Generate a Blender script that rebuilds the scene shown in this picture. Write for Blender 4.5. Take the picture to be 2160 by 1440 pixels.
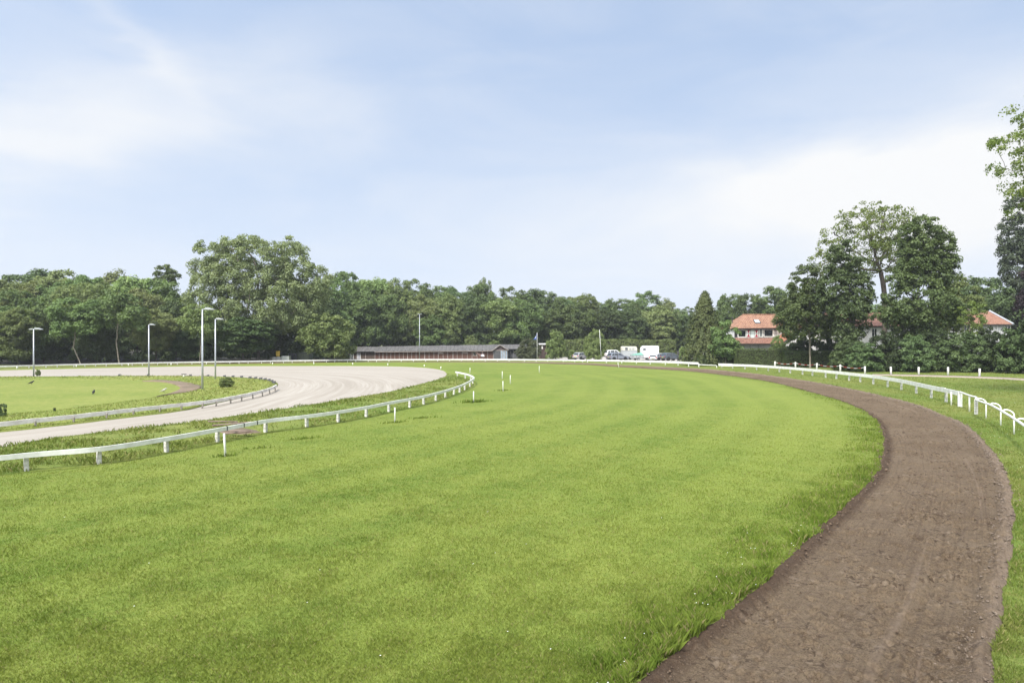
import bpy, bmesh, math, random
import numpy as np
from mathutils import Vector, Matrix

for o in list(bpy.data.objects):
    bpy.data.objects.remove(o)
SC = bpy.context.scene
COL = SC.collection
R = math.radians

# ------------------------------------------------------------------ camera
F = 1440.0          # focal length in photo pixels (24 mm on 36 mm, 2160 px wide)
H = 4.8             # eye height over the turf
YH = 712.0          # horizon row
cam = bpy.data.cameras.new('camera')
cam.lens = 24.0; cam.sensor_width = 36.0
cam.shift_y = -8.0/2160.0
cam.clip_start = 0.1; cam.clip_end = 6000
camo = bpy.data.objects.new('camera', cam); COL.objects.link(camo)
camo.location = (0, 0, H); camo.rotation_euler = (R(90), 0, 0)
SC.camera = camo

# ------------------------------------------------------------------ light
SUN_DIR = Vector((-0.42, -0.70, 1.0)).normalized()     # towards the sun
SUN_EL = math.asin(SUN_DIR.z)
SUN_AZ = math.atan2(SUN_DIR.x, SUN_DIR.y)
sl = bpy.data.lights.new('sun', 'SUN')
sl.energy = 1.75; sl.angle = R(10); sl.color = (1.0, 0.955, 0.88)
so = bpy.data.objects.new('sun', sl); COL.objects.link(so)
so.rotation_euler = SUN_DIR.to_track_quat('Z', 'Y').to_euler()
so.location = (0, 0, 60)
SC.view_settings.view_transform = 'Standard'
SC.view_settings.look = 'None'
SC.view_settings.gamma = 1.0
SC.view_settings.exposure = 1.55
SC.cycles.max_bounces = 5
SC.cycles.diffuse_bounces = 3
SC.cycles.transmission_bounces = 4
SC.cycles.transparent_max_bounces = 6
SC.cycles.caustics_reflective = False
SC.cycles.caustics_refractive = False

class NT:
    def __init__(s, tree):
        s.t = tree; s.n = tree.nodes; s.l = tree.links
    def new(s, typ, **kw):
        nd = s.n.new(typ)
        for k, v in kw.items(): setattr(nd, k, v)
        return nd
    def put(s, sock, v):
        if v is None: return
        if isinstance(v, bpy.types.NodeSocket): s.l.new(v, sock)
        else: sock.default_value = v
    def math(s, op, a, b=None, c=None, clamp=False):
        nd = s.new('ShaderNodeMath', operation=op); nd.use_clamp = clamp
        s.put(nd.inputs[0], a); s.put(nd.inputs[1], b); s.put(nd.inputs[2], c)
        return nd.outputs[0]
    def mix(s, f, a, b, blend='MIX'):
        nd = s.new('ShaderNodeMix', data_type='RGBA', blend_type=blend)
        s.put(nd.inputs[0], f)
        for i, v in ((6, a), (7, b)):
            if isinstance(v, tuple) and len(v) == 3: v = v + (1.0,)
            s.put(nd.inputs[i], v)
        return nd.outputs[2]
    def noise(s, vec, scale, detail=3.0, rough=0.55, dist=0.0, out=0):
        nd = s.new('ShaderNodeTexNoise')
        s.put(nd.inputs['Vector'], vec); nd.inputs['Scale'].default_value = scale
        nd.inputs['Detail'].default_value = detail; nd.inputs['Roughness'].default_value = rough
        nd.inputs['Distortion'].default_value = dist
        return nd.outputs[out]
    def ramp(s, f, stops):
        nd = s.new('ShaderNodeValToRGB'); e = nd.color_ramp.elements
        while len(e) < len(stops): e.new(0.5)
        for i, (p, c) in enumerate(stops):
            e[i].position = p
            e[i].color = (c, c, c, 1) if not isinstance(c, tuple) else c + (1.0,)
        s.put(nd.inputs[0], f); return nd.outputs[0]
    def maprange(s, v, a, b, c=0.0, d=1.0, smooth=True):
        nd = s.new('ShaderNodeMapRange'); nd.interpolation_type = 'SMOOTHSTEP' if smooth else 'LINEAR'
        s.put(nd.inputs[0], v); s.put(nd.inputs[1], a); s.put(nd.inputs[2], b); s.put(nd.inputs[3], c); s.put(nd.inputs[4], d)
        return nd.outputs[0]
    def scalevec(s, vec, sc):
        nd = s.new('ShaderNodeMapping'); s.put(nd.inputs[0], vec); nd.inputs['Scale'].default_value = sc
        return nd.outputs[0]

# ------------------------------------------------------------------ sky
W = bpy.data.worlds.new('World'); SC.world = W; W.use_nodes = True
k = NT(W.node_tree); k.n.clear()
sky = k.new('ShaderNodeTexSky', sky_type='NISHITA')
sky.sun_disc = False; sky.sun_elevation = SUN_EL; sky.sun_rotation = SUN_AZ
sky.air_density = 1.0; sky.dust_density = 0.6; sky.ozone_density = 1.5
tc = k.new('ShaderNodeTexCoord')
sx = k.new('ShaderNodeSeparateXYZ'); k.l.new(tc.outputs['Generated'], sx.inputs[0])
dx, dy, dz = sx.outputs
# look the clear-sky colour up a little higher than the view, as under a thin veil that evens the sky out
cv = k.new('ShaderNodeCombineXYZ'); k.put(cv.inputs[0], dx); k.put(cv.inputs[1], dy); k.put(cv.inputs[2], k.math('ADD', k.math('MULTIPLY', k.math('MAXIMUM', dz, 0.0), 1.0), 0.42))
nv = k.new('ShaderNodeVectorMath', operation='NORMALIZE'); k.l.new(cv.outputs[0], nv.inputs[0]); k.l.new(nv.outputs[0], sky.inputs[0])
az = k.math('ARCTAN2', dx, dy)
el = k.math('ARCSINE', dz)
cb = k.new('ShaderNodeCombineXYZ'); k.put(cb.inputs[0], az); k.put(cb.inputs[1], el)
# warp the coordinates so that the cloud bodies have torn edges
wv = k.noise(k.scalevec(cb.outputs[0], (2.2, 5.0, 1)), 1.6, 5, 0.55, 0.4, out=1)
ws = k.new('ShaderNodeSeparateXYZ'); k.l.new(wv, ws.inputs[0])
azw = k.math('ADD', az, k.math('MULTIPLY', k.math('SUBTRACT', ws.outputs[0], 0.5), 0.30))
elw = k.math('ADD', el, k.math('MULTIPLY', k.math('SUBTRACT', ws.outputs[1], 0.5), 0.13))
def blob(a0, e0, ra, re, tilt, amp, p=1.0):
    a = k.math('SUBTRACT', azw, a0); e = k.math('SUBTRACT', elw, e0)
    c, s = math.cos(tilt), math.sin(tilt)
    u = k.math('ADD', k.math('MULTIPLY', a, c/ra), k.math('MULTIPLY', e, s/ra))
    v = k.math('ADD', k.math('MULTIPLY', a, -s/re), k.math('MULTIPLY', e, c/re))
    d2 = k.math('ADD', k.math('MULTIPLY', u, u), k.math('MULTIPLY', v, v))
    return k.math('MULTIPLY', k.math('EXPONENT', k.math('MULTIPLY', d2, -1.0)), amp)
def A(x): return math.atan2(x-1080, F)
def E(x, y): return math.atan2(YH-y, math.hypot(F, x-1080))
blobs = [
    blob(A(1780), E(1780, 385), 0.30, 0.062, 0.0, 0.46),
    blob(A(1960), E(1960, 420), 0.22, 0.070, 0.0, 0.22),
    blob(A(1560), E(1560, 530), 0.42, 0.08, 0.0, 0.14),
    blob(A(2120), E(2120, 270), 0.20, 0.09, 0.25, 0.12),
    blob(A(60), E(60, 300), 0.16, 0.058, 0.32, 0.34),
    blob(A(300), E(300, 190), 0.20, 0.060, 0.2, 0.13),
    blob(A(620), E(620, 190), 0.20, 0.06, -0.05, 0.14),
    blob(A(310), E(310, 30), 0.030, 0.12, 0.55, 0.16),
    blob(-1.9, 0.35, 0.7, 0.2, 0.1, 0.5), blob(2.2, 0.4, 0.8, 0.25, -0.1, 0.5), blob(3.0, 0.8, 1.2, 0.3, 0.3, 0.4),
]
tot = blobs[0]
for b in blobs[1:]: tot = k.math('ADD', tot, b)
wisp = k.noise(k.scalevec(cb.outputs[0], (1.3, 4.5, 1)), 2.2, 6, 0.55, 0.6)
wisp = k.maprange(wisp, 0.34, 0.74, -0.04, 0.08)
hor = k.maprange(el, 0.0, 0.44, 0.32, 0.0)
tot = k.math('ADD', k.math('ADD', tot, wisp), hor)
tot = k.math('ADD', tot, 0.39)
tot = k.math('MINIMUM', tot, 1.0)
skys = k.new('ShaderNodeMix', data_type='RGBA', blend_type='MULTIPLY'); skys.inputs[0].default_value = 1
k.l.new(sky.outputs[0], skys.inputs[6]); skys.inputs[7].default_value = (0.88, 1.05, 1.06, 1)
SKY_STRENGTH = 0.100
CLOUD = 0.335/SKY_STRENGTH
col = k.mix(tot, skys.outputs[2], (CLOUD*0.985, CLOUD*0.995, CLOUD*1.01))
# unseen glow added round the sun, behind the camera, for softer front light
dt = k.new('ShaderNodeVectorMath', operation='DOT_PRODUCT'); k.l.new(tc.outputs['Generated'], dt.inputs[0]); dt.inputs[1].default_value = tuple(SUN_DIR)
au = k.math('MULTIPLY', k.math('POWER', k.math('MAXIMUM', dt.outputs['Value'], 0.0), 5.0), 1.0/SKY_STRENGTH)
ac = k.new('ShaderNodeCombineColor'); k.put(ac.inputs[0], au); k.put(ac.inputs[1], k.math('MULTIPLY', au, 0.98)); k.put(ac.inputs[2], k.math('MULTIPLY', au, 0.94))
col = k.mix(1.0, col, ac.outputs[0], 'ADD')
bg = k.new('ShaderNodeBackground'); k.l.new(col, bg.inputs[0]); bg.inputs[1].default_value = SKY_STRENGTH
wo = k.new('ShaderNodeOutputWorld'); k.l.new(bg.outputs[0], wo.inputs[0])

# ------------------------------------------------------------------ helpers
def P(x, y, z=0.0):
    """photo pixel -> point on the plane at height z"""
    u = y - YH; Y = (H - z)*F/u
    return ((x-1080.0)*Y/F, Y, z)
def D(x, y, Y):
    """photo pixel at a given distance"""
    return ((x-1080.0)*Y/F, Y, H-(y-YH)*Y/F)
def tag(o, label=None, cat=None, group=None, kind=None):
    if label: o['label'] = label
    if cat: o['category'] = cat
    if group: o['group'] = group
    if kind: o['kind'] = kind
    return o
def empty(name, loc=(0, 0, 0), rz=0.0, label=None, cat=None, group=None):
    o = bpy.data.objects.new(name, None); COL.objects.link(o)
    o.location = loc; o.rotation_euler = (0, 0, rz); o.empty_display_size = 0.3
    return tag(o, label, cat, group)
def inst(name, me, parent=None, loc=(0, 0, 0), rot=(0, 0, 0), sc=(1, 1, 1)):
    o = bpy.data.objects.new(name, me); COL.objects.link(o)
    o.location = loc; o.rotation_euler = rot; o.scale = sc
    if parent: o.parent = parent
    return o
def copy_tree(o, parent=None):
    c = o.copy(); COL.objects.link(c)
    if parent: c.parent = parent
    for ch in list(o.children): copy_tree(ch, c)
    return c
def np_mesh(name, V, Fc, nper, mat=None, smooth=False, attrs=None):
    """fast mesh: V (n,3), Fc (m,nper)"""
    me = bpy.data.meshes.new(name)
    V = np.ascontiguousarray(V, np.float32); Fc = np.ascontiguousarray(Fc, np.int32)
    me.vertices.add(len(V)); me.vertices.foreach_set('co', V.ravel())
    m = len(Fc)
    me.loops.add(m*nper); me.loops.foreach_set('vertex_index', Fc.ravel())
    me.polygons.add(m)
    me.polygons.foreach_set('loop_start', np.arange(0, m*nper, nper, dtype=np.int32))
    me.polygons.foreach_set('loop_total', np.full(m, nper, np.int32))
    if smooth: me.polygons.foreach_set('use_smooth', np.ones(m, bool))
    for an, (dom, arr) in (attrs or {}).items():
        a = me.attributes.new(an, 'FLOAT', dom); a.data.foreach_set('value', np.ascontiguousarray(arr, np.float32))
    me.update(calc_edges=True)
    if mat: me.materials.append(mat)
    return me
class MB:
    """collects shapes into one mesh; every shape may carry its own material"""
    def __init__(s): s.v = []; s.f = []; s.m = []; s.mats = []; s.cur = 0
    def mat(s, m):
        if m not in s.mats: s.mats.append(m)
        s.cur = s.mats.index(m); return s
    def add(s, vs, fs):
        b = len(s.v); s.v += [tuple(v) for v in vs]
        for f in fs: s.f.append([b+i for i in f]); s.m.append(s.cur)
        return s
    def box(s, x0, x1, y0, y1, z0, z1):
        return s.add([(x0,y0,z0),(x1,y0,z0),(x1,y1,z0),(x0,y1,z0),(x0,y0,z1),(x1,y0,z1),(x1,y1,z1),(x0,y1,z1)],
                     [(0,3,2,1),(4,5,6,7),(0,1,5,4),(1,2,6,5),(2,3,7,6),(3,0,4,7)])
    def quad(s, *p): return s.add(p, [tuple(range(len(p)))])
    def tube(s, pts, rad, n=8, caps=True):
        pts = [Vector(p) for p in pts]
        if not isinstance(rad, (list, tuple)): rad = [rad]*len(pts)
        rings = []; vs = []
        prev = None
        for i, p in enumerate(pts):
            t = (pts[min(i+1, len(pts)-1)] - pts[max(i-1, 0)]).normalized()
            if prev is None:
                a = Vector((1, 0, 0)) if abs(t.x) < 0.9 else Vector((0, 1, 0))
                u = t.cross(a).normalized()
            else:
                u = (prev - t*prev.dot(t)).normalized()
            prev = u; w = t.cross(u)
            for j in range(n):
                an = 2*math.pi*j/n
                vs.append(p + (u*math.cos(an) + w*math.sin(an))*rad[i])
        fs = []
        for i in range(len(pts)-1):
            for j in range(n):
                a = i*n+j; b = i*n+(j+1) % n
                fs.append((a, b, b+n, a+n))
        if caps:
            fs.append(tuple(range(n-1, -1, -1))); fs.append(tuple((len(pts)-1)*n+j for j in range(n)))
        return s.add(vs, fs)
    def prism(s, poly, axis, a, b):
        """polygon extruded along axis ('x','y' or 'z') from a to b"""
        def mk(p, c):
            return {'x': (c, p[0], p[1]), 'y': (p[0], c, p[1]), 'z': (p[0], p[1], c)}[axis]
        n = len(poly)
        vs = [mk(p, a) for p in poly] + [mk(p, b) for p in poly]
        fs = [tuple(range(n)), tuple(range(2*n-1, n-1, -1))] + [(i, i+n, (i+1) % n+n, (i+1) % n) for i in range(n)]
        return s.add(vs, fs)
    def lathe(s, prof, c=(0, 0, 0), axis='z', n=16):
        vs = []; fs = []
        for (r, z) in prof:
            for j in range(n):
                a = 2*math.pi*j/n
                q = (r*math.cos(a), r*math.sin(a), z)
                if axis == 'y': q = (q[0], q[2], q[1])
                if axis == 'x': q = (q[2], q[0], q[1])
                vs.append((q[0]+c[0], q[1]+c[1], q[2]+c[2]))
        for i in range(len(prof)-1):
            for j in range(n):
                a = i*n+j; b = i*n+(j+1) % n
                fs.append((a, b, b+n, a+n))
        return s.add(vs, fs)
    def mesh(s, name, smooth=False, bevel=0.0):
        me = bpy.data.meshes.new(name); me.from_pydata(s.v, [], s.f)
        for m in s.mats: me.materials.append(m)
        me.polygons.foreach_set('material_index', s.m)
        bm = bmesh.new(); bm.from_mesh(me)
        bmesh.ops.recalc_face_normals(bm, faces=bm.faces)
        if bevel > 0:
            es = [e for e in bm.edges if len(e.link_faces) == 2 and e.calc_face_angle(0) > 0.6]
            bmesh.ops.bevel(bm, geom=es, offset=bevel, segments=2, affect='EDGES', profile=0.6, clamp_overlap=True)
        bm.to_mesh(me); bm.free()
        if smooth: me.polygons.foreach_set('use_smooth', np.ones(len(me.polygons), bool))
        me.update(); return me
    def build(s, name, parent=None, loc=(0, 0, 0), smooth=False, bevel=0.0, rot=(0, 0, 0)):
        return inst(name, s.mesh(name, smooth, bevel), parent, loc, rot)

def hash01(ix, iy, seed):
    n = (ix.astype(np.int64)*374761393 + iy.astype(np.int64)*668265263 + seed*1442695041) & 0x7fffffff
    n = (n ^ (n >> 13))*1274126177 & 0x7fffffff
    n = n ^ (n >> 16)
    return (n & 0xffff)/65535.0
def vnoise(x, y, seed=0):
    x = np.asarray(x, float); y = np.asarray(y, float)
    ix = np.floor(x); iy = np.floor(y); fx = x-ix; fy = y-iy
    fx = fx*fx*(3-2*fx); fy = fy*fy*(3-2*fy)
    a = hash01(ix, iy, seed); b = hash01(ix+1, iy, seed); c = hash01(ix, iy+1, seed); d = hash01(ix+1, iy+1, seed)
    return (a*(1-fx)+b*fx)*(1-fy) + (c*(1-fx)+d*fx)*fy
def fbm(x, y, seed=0, oct=4):
    s = 0; amp = 1; t = 0
    for i in range(oct):
        s = s + amp*vnoise(np.asarray(x)*2**i, np.asarray(y)*2**i, seed+i*17); t += amp; amp *= 0.5
    return s/t

# ------------------------------------------------------------------ materials
MATS = {}
def mat(name, col=(0.5, 0.5, 0.5), rough=0.6, metal=0.0, var=0.0, vscale=3.0, col2=None, bump=0.0, bscale=20.0, spec=0.5, coat=0.0):
    if name in MATS: return MATS[name]
    m = bpy.data.materials.new(name); m.use_nodes = True
    q = NT(m.node_tree); b = q.n['Principled BSDF']
    b.inputs['Roughness'].default_value = rough; b.inputs['Metallic'].default_value = metal
    b.inputs['Specular IOR Level'].default_value = spec
    if coat: b.inputs['Coat Weight'].default_value = coat
    if col2 is None: col2 = tuple(max(0, c*(1-var)) for c in col)
    tcn = q.new('ShaderNodeTexCoord'); v = tcn.outputs['Object']
    f = q.ramp(q.noise(v, vscale, 5, 0.6), [(0.35, 0.0), (0.65, 1.0)])
    q.l.new(q.mix(f, col, col2), b.inputs['Base Color'])
    if bump:
        bp = q.new('ShaderNodeBump'); bp.inputs['Strength'].default_value = bump; bp.inputs['Distance'].default_value = 0.02
        q.l.new(q.noise(v, bscale, 4), bp.inputs['Height']); q.l.new(bp.outputs[0], b.inputs['Normal'])
    MATS[name] = m; return m
# ------------------------------------------------------------------ the track's lines, read off as ground points
def spline_px(pts, seg=30):
    pts = [np.array(p, float) for p in pts]
    pts = [2*pts[0]-pts[1]] + pts + [2*pts[-1]-pts[-2]]
    out = []
    for i in range(1, len(pts)-2):
        p0, p1, p2, p3 = pts[i-1:i+3]
        for t in np.linspace(0, 1, seg, endpoint=False):
            out.append(0.5*((2*p1)+(-p0+p2)*t+(2*p0-5*p1+4*p2-p3)*t*t+(-p0+3*p1-3*p2+p3)*t**3))
    out.append(pts[-2]); return np.array(out)
def to_plan(px):
    u = px[:, 1]-YH; Y = H*F/u
    return np.stack([(px[:, 0]-1080)*Y/F, Y], 1)
def resample(pl, n, dens=None, smooth=0):
    if smooth:
        for _ in range(smooth):
            pl = np.concatenate([pl[:1], (pl[:-2]+2*pl[1:-1]+pl[2:])/4, pl[-1:]])
    d = np.hypot(*np.diff(pl, axis=0).T)
    w = d if dens is None else d/dens(0.5*(pl[1:]+pl[:-1]))
    c = np.concatenate([[0], np.cumsum(w)]); c /= c[-1]
    t = np.linspace(0, 1, n)
    return np.stack([np.interp(t, c, pl[:, 0]), np.interp(t, c, pl[:, 1])], 1)
near = lambda p: np.maximum(np.hypot(p[:, 0], p[:, 1]), 8.0)

A_PX = [(1000,1800),(1180,1580),(1347,1440),(1426,1367),(1505,1312),(1597,1241),(1643,1195.5),(1677,1163),(1732,1113),(1800,1050),(1840,1007),(1858,972),
        (1865,945),(1863,920),(1853,890),(1823,866.7),(1780,848),(1740,835),(1693,821.7),(1640,808),(1590,799),(1507,788.3),(1440,781.7),(1319,774.6),(1245,769.5),(1171,767),(1060,764.3),(900,763.4),(723,764),(597,766),(440,768.3),(250,772),(0,778.2),(-300,787),(-700,805)]
B_PX = [(2075,1900),(2090,1600),(2097.5,1440),(2099,1400),(2094,1366),(2099,1345),(2114,1310),(2122,1244),(2133,1170),(2138.7,1091.6),(2135.6,1030),(2123,995),(2101.7,958),(2083,936.7),(2060,912),(2033,892),(1980,870),(1940,854),(1873,836.7),(1806.7,821.7),(1740,809),(1673,798.5),(1606.7,789.5),(1523,780.9),(1440,775.3),(1319,770),(1226.5,765.2),(1060,761.8),(900,761.4),(723,762),(597,764),(440,766.3),(250,770.6),(0,776.8),(-300,785),(-700,802)]
RAIL_PX = [(-1500,1300),(-600,1112),(-200,1030),(44,997),(214,980),(352,956),(466,933),(564,913),(647,902),(718,891),(776,880),(822,869.5),(866,860.5),(897,853.5),(921,846.5),(942,840),(959.5,833.5),(973,828),(983.5,822.5),(994,816),(1000,810.5),(994,804.5),(981,799.5),(961,795)]
TURFL_PX = RAIL_PX + [(945,789),(935,781),(910,776),(870,773.3),(818,771.7),(723,771),(597,771),(440,771.5),(375,772),(250,774.3),(125,777.3),(0,780.2),(-300,791),(-700,811)]
E_PX = [(-900,1045),(-400,985),(0,944),(107,925.5),(217,911.5),(310,901),(400,891),(482,879),(540,871),(597,862.8),(676,850.5),(736,840.5),(818,827),(871,814),(915,803),(937,795),(943,789),(940,783.5),(925,778.5),(896.5,774.5),(818,771.9),(723,770.8),(597,770.7),(440,771.2),(375,771.7),(250,773.9),(125,776.9),(0,779.8),(-300,790),(-700,810)]
F_PX = [(-900,990),(-400,947),(0,909),(125,896),(250,881),(375,866),(440,852),(471.5,845.5),(534,832),(570,821),(583,814.5),(586,808.5),(578,803.5),(566,801),(540,798),(519,796),(470,794),(375,792.5),(270,792.5),(175,793.2),(80,793.6),(0,794.3),(-300,801),(-700,822)]
LAWN_PX = [(-700,950),(-300,903),(0,874),(112,864.5),(225,851),(312,840),(362,830),(380,821),(372,813),(345,806.5),(300,803),(235,801),(175,800.4),(90,800.6),(0,801.8),(-300,808),(-700,828)]
SOIL_PX = [(300,804.5),(325,803),(345,802.8),(380,806),(410,811),(425,817),(415,824),(395,828.5),(360,832),(330,838)]

def strip(Lp, Rp, n, m, dens=near):
    Lc = resample(to_plan(spline_px(Lp)), n, dens, 6); Rc = resample(to_plan(spline_px(Rp)), n, dens, 6)
    return Lc, Rc
def band_f(d, x, y):
    w_ = np.sin(d*2*np.pi/3.4+1.2*fbm(x*0.05, y*0.05, 301, 2)*2)
    b = np.clip(0.5+1.6*w_, 0, 1)*np.clip(d/4, 0, 1)*np.clip((34-d)/14, 0, 1)*0.75
    edge = np.clip((d-1.0)/1.0, 0, 1)*np.clip((9-d)/6, 0, 1)
    return np.clip(b*(0.35+1.0*fbm(x*0.15, y*0.15, 305, 3))+0.55*edge, 0, 1)
def strip_mesh(name, Lc, Rc, m, zf, mat, skirt=(0.0, 0.0), smooth=True, tcurve=None):
    """grid between two curves; zf(x, y, t) gives the height; skirts hang down at t=0 / t=1"""
    n = len(Lc); t = np.linspace(0, 1, m)
    if tcurve is not None: t = tcurve(t)
    X = Lc[:, None, 0]*(1-t)+Rc[:, None, 0]*t; Y = Lc[:, None, 1]*(1-t)+Rc[:, None, 1]*t
    T = np.broadcast_to(t, X.shape); Z = zf(X, Y, T)
    ds = np.concatenate([[0], np.cumsum(np.hypot(*np.diff(0.5*(Lc+Rc), axis=0).T))])
    S = np.broadcast_to(ds[:, None], X.shape); Wd = np.hypot(*(Rc-Lc).T)[:, None]*T
    V = np.stack([X, Y, Z], 2)
    cols = [V]; Ss = [S]; Ts = [Wd]; T0 = [T]
    if skirt[0]:
        c = V[:, :1].copy(); c[:, :, 2] -= skirt[0]; cols.insert(0, c); Ss.insert(0, S[:, :1]); Ts.insert(0, Wd[:, :1]); T0.insert(0, T[:, :1])
    if skirt[1]:
        c = V[:, -1:].copy(); c[:, :, 2] -= skirt[1]; cols.append(c); Ss.append(S[:, -1:]); Ts.append(Wd[:, -1:]); T0.append(T[:, -1:])
    V = np.concatenate(cols, 1); mm = V.shape[1]
    idx = np.arange(n*mm).reshape(n, mm)
    Fc = np.stack([idx[:-1, :-1], idx[:-1, 1:], idx[1:, 1:], idx[1:, :-1]], 2).reshape(-1, 4)
    v3 = V.reshape(-1, 3)
    nz = np.cross(v3[Fc[:, 1]]-v3[Fc[:, 0]], v3[Fc[:, 3]]-v3[Fc[:, 0]])[:, 2]
    if nz.sum() < 0: Fc = Fc[:, ::-1]
    if name == 'turf':
        Dd = np.empty(len(v3)); Ed_ = Rc[::6]
        for i0 in range(0, len(v3), 20000): Dd[i0:i0+20000] = np.sqrt(((v3[i0:i0+20000, None, :2]-Ed_[None])**2).sum(2).min(1))
    else: Dd = np.full(len(v3), 99.0)
    me = np_mesh(name, v3, Fc, 4, mat, smooth, {'band': ('POINT', band_f(Dd.ravel(), v3[:, 0], v3[:, 1])), 'along': ('POINT', np.concatenate(Ss, 1).ravel()), 'across': ('POINT', np.concatenate(Ts, 1).ravel()), 'part': ('POINT', np.concatenate(T0, 1).ravel())})
    return me
def along_vec(q, sa=1.0, sb=1.0):
    a = q.new('ShaderNodeAttribute', attribute_name='along'); b = q.new('ShaderNodeAttribute', attribute_name='across')
    c = q.new('ShaderNodeCombineXYZ')
    q.put(c.inputs[0], q.math('MULTIPLY', a.outputs['Fac'], sa)); q.put(c.inputs[1], q.math('MULTIPLY', b.outputs['Fac'], sb))
    return c.outputs[0]

def turf_z(x, y):
    return 0.05*(fbm(x*0.12, y*0.12, 3, 3)-0.5) + 0.03*(fbm(x*0.8, y*0.8, 5, 2)-0.5)

# ------------------------------------------------------------------ grass colour, shared by the sheets and the blades
def grass_colour(q, a, b, c, patch=1.0):
    """a: main green, b: yellower green, c: deep green, mixed in patches by place"""
    g = q.new('ShaderNodeNewGeometry'); v = g.outputs['Position']
    n1 = q.noise(v, 0.10, 4, 0.6); n2 = q.noise(v, 0.55, 4, 0.65); n3 = q.noise(v, 2.3, 3, 0.6)
    c1 = q.mix(q.ramp(n1, [(0.36, 0.0), (0.62, 1.0)]), a, b)
    c2 = q.mix(q.math('MULTIPLY', q.ramp(n2, [(0.46, 0.0), (0.74, 1.0)]), 0.62*patch), c1, c)
    pale = tuple(min(1, x*y) for x, y in zip(b, (1.45, 1.25, 1.6)))
    c3 = q.mix(q.math('MULTIPLY', q.ramp(n3, [(0.5, 0.0), (0.75, 1.0)]), 0.55*patch), c2, pale)
    return c3, v
def banded(q, col):
    b = q.new('ShaderNodeAttribute', attribute_name='band').outputs['Fac']
    return q.mix(q.math('MULTIPLY', b, 0.6), col, (0.250, 0.295, 0.062))
def ground_grass(name, a, b, c, patch=1.0, bump=0.5, bscale=9.0, fine=True, bands=False):
    m = bpy.data.materials.new(name); m.use_nodes = True; q = NT(m.node_tree); bs = q.n['Principled BSDF']
    bs.inputs['Roughness'].default_value = 0.9; bs.inputs['Specular IOR Level'].default_value = 0.1
    col, v = grass_colour(q, a, b, c, patch)
    if bands: col = q.mix(1.0, banded(q, col), (0.90, 0.90, 0.92), 'MULTIPLY')
    f = q.noise(v, 14.0, 4, 0.7); f2 = q.noise(v, 3.5, 3, 0.65)
    col = q.mix(q.math('MULTIPLY', q.ramp(f, [(0.40, 0.0), (0.66, 1.0)]), 0.45), col, tuple(x*0.55 for x in c))
    col = q.mix(q.math('MULTIPLY', q.ramp(f2, [(0.48, 0.0), (0.70, 1.0)]), 0.30), col, tuple(x*0.8 for x in c))
    q.l.new(col, bs.inputs['Base Color'])
    bp = q.new('ShaderNodeBump'); bp.inputs['Strength'].default_value = bump; bp.inputs['Distance'].default_value = 0.06
    q.l.new(q.noise(v, bscale, 5, 0.7), bp.inputs['Height']); q.l.new(bp.outputs[0], bs.inputs['Normal'])
    return m
def blade_mat(name, a, b, c, patch=1.0, trans=0.35, straw=0.06, bands=False):
    m = bpy.data.materials.new(name); m.use_nodes = True; q = NT(m.node_tree); q.n.clear()
    col, v = grass_colour(q, a, b, c, patch)
    if bands: col = banded(q, col)
    r = q.new('ShaderNodeAttribute', attribute_name='rnd').outputs['Fac']
    col = q.mix(q.math('MULTIPLY', q.ramp(r, [(0.3, 0.0), (1.0, 1.0)]), 0.55), col, tuple(x*0.58 for x in c))
    col = q.mix(q.ramp(r, [(0.0, 1.0), (straw, 1.0), (straw+0.01, 0.0)]), col, (0.30, 0.27, 0.12))
    d = q.new('ShaderNodeBsdfDiffuse'); q.l.new(col, d.inputs[0])
    t = q.new('ShaderNodeBsdfTranslucent'); q.l.new(q.mix(1.0, col, (1.0, 1.0, 0.6), 'MULTIPLY'), t.inputs[0])
    ms = q.new('ShaderNodeMixShader'); ms.inputs[0].default_value = trans
    q.l.new(d.outputs[0], ms.inputs[1]); q.l.new(t.outputs[0], ms.inputs[2])
    o = q.new('ShaderNodeOutputMaterial'); q.l.new(ms.outputs[0], o.inputs[0])
    return m
G_A, G_B, G_C = (0.156, 0.215, 0.037), (0.214, 0.254, 0.053), (0.102, 0.167, 0.027)
V_A, V_B, V_C = (0.135, 0.190, 0.038), (0.200, 0.222, 0.058), (0.080, 0.135, 0.025)
M_TURF = ground_grass('turf_sheet', G_A, G_B, G_C, 0.9, 0.30, 6.0, bands=True)
M_TURFBL = blade_mat('turf_blades', G_A, G_B, G_C, 0.9, bands=True)
M_ROUGH = ground_grass('rough_sheet', V_A, V_B, V_C, 1.0, 0.8, 5.0)
M_ROUGHBL = blade_mat('rough_blades', V_A, V_B, V_C, 1.0, 0.3, 0.12)

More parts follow.
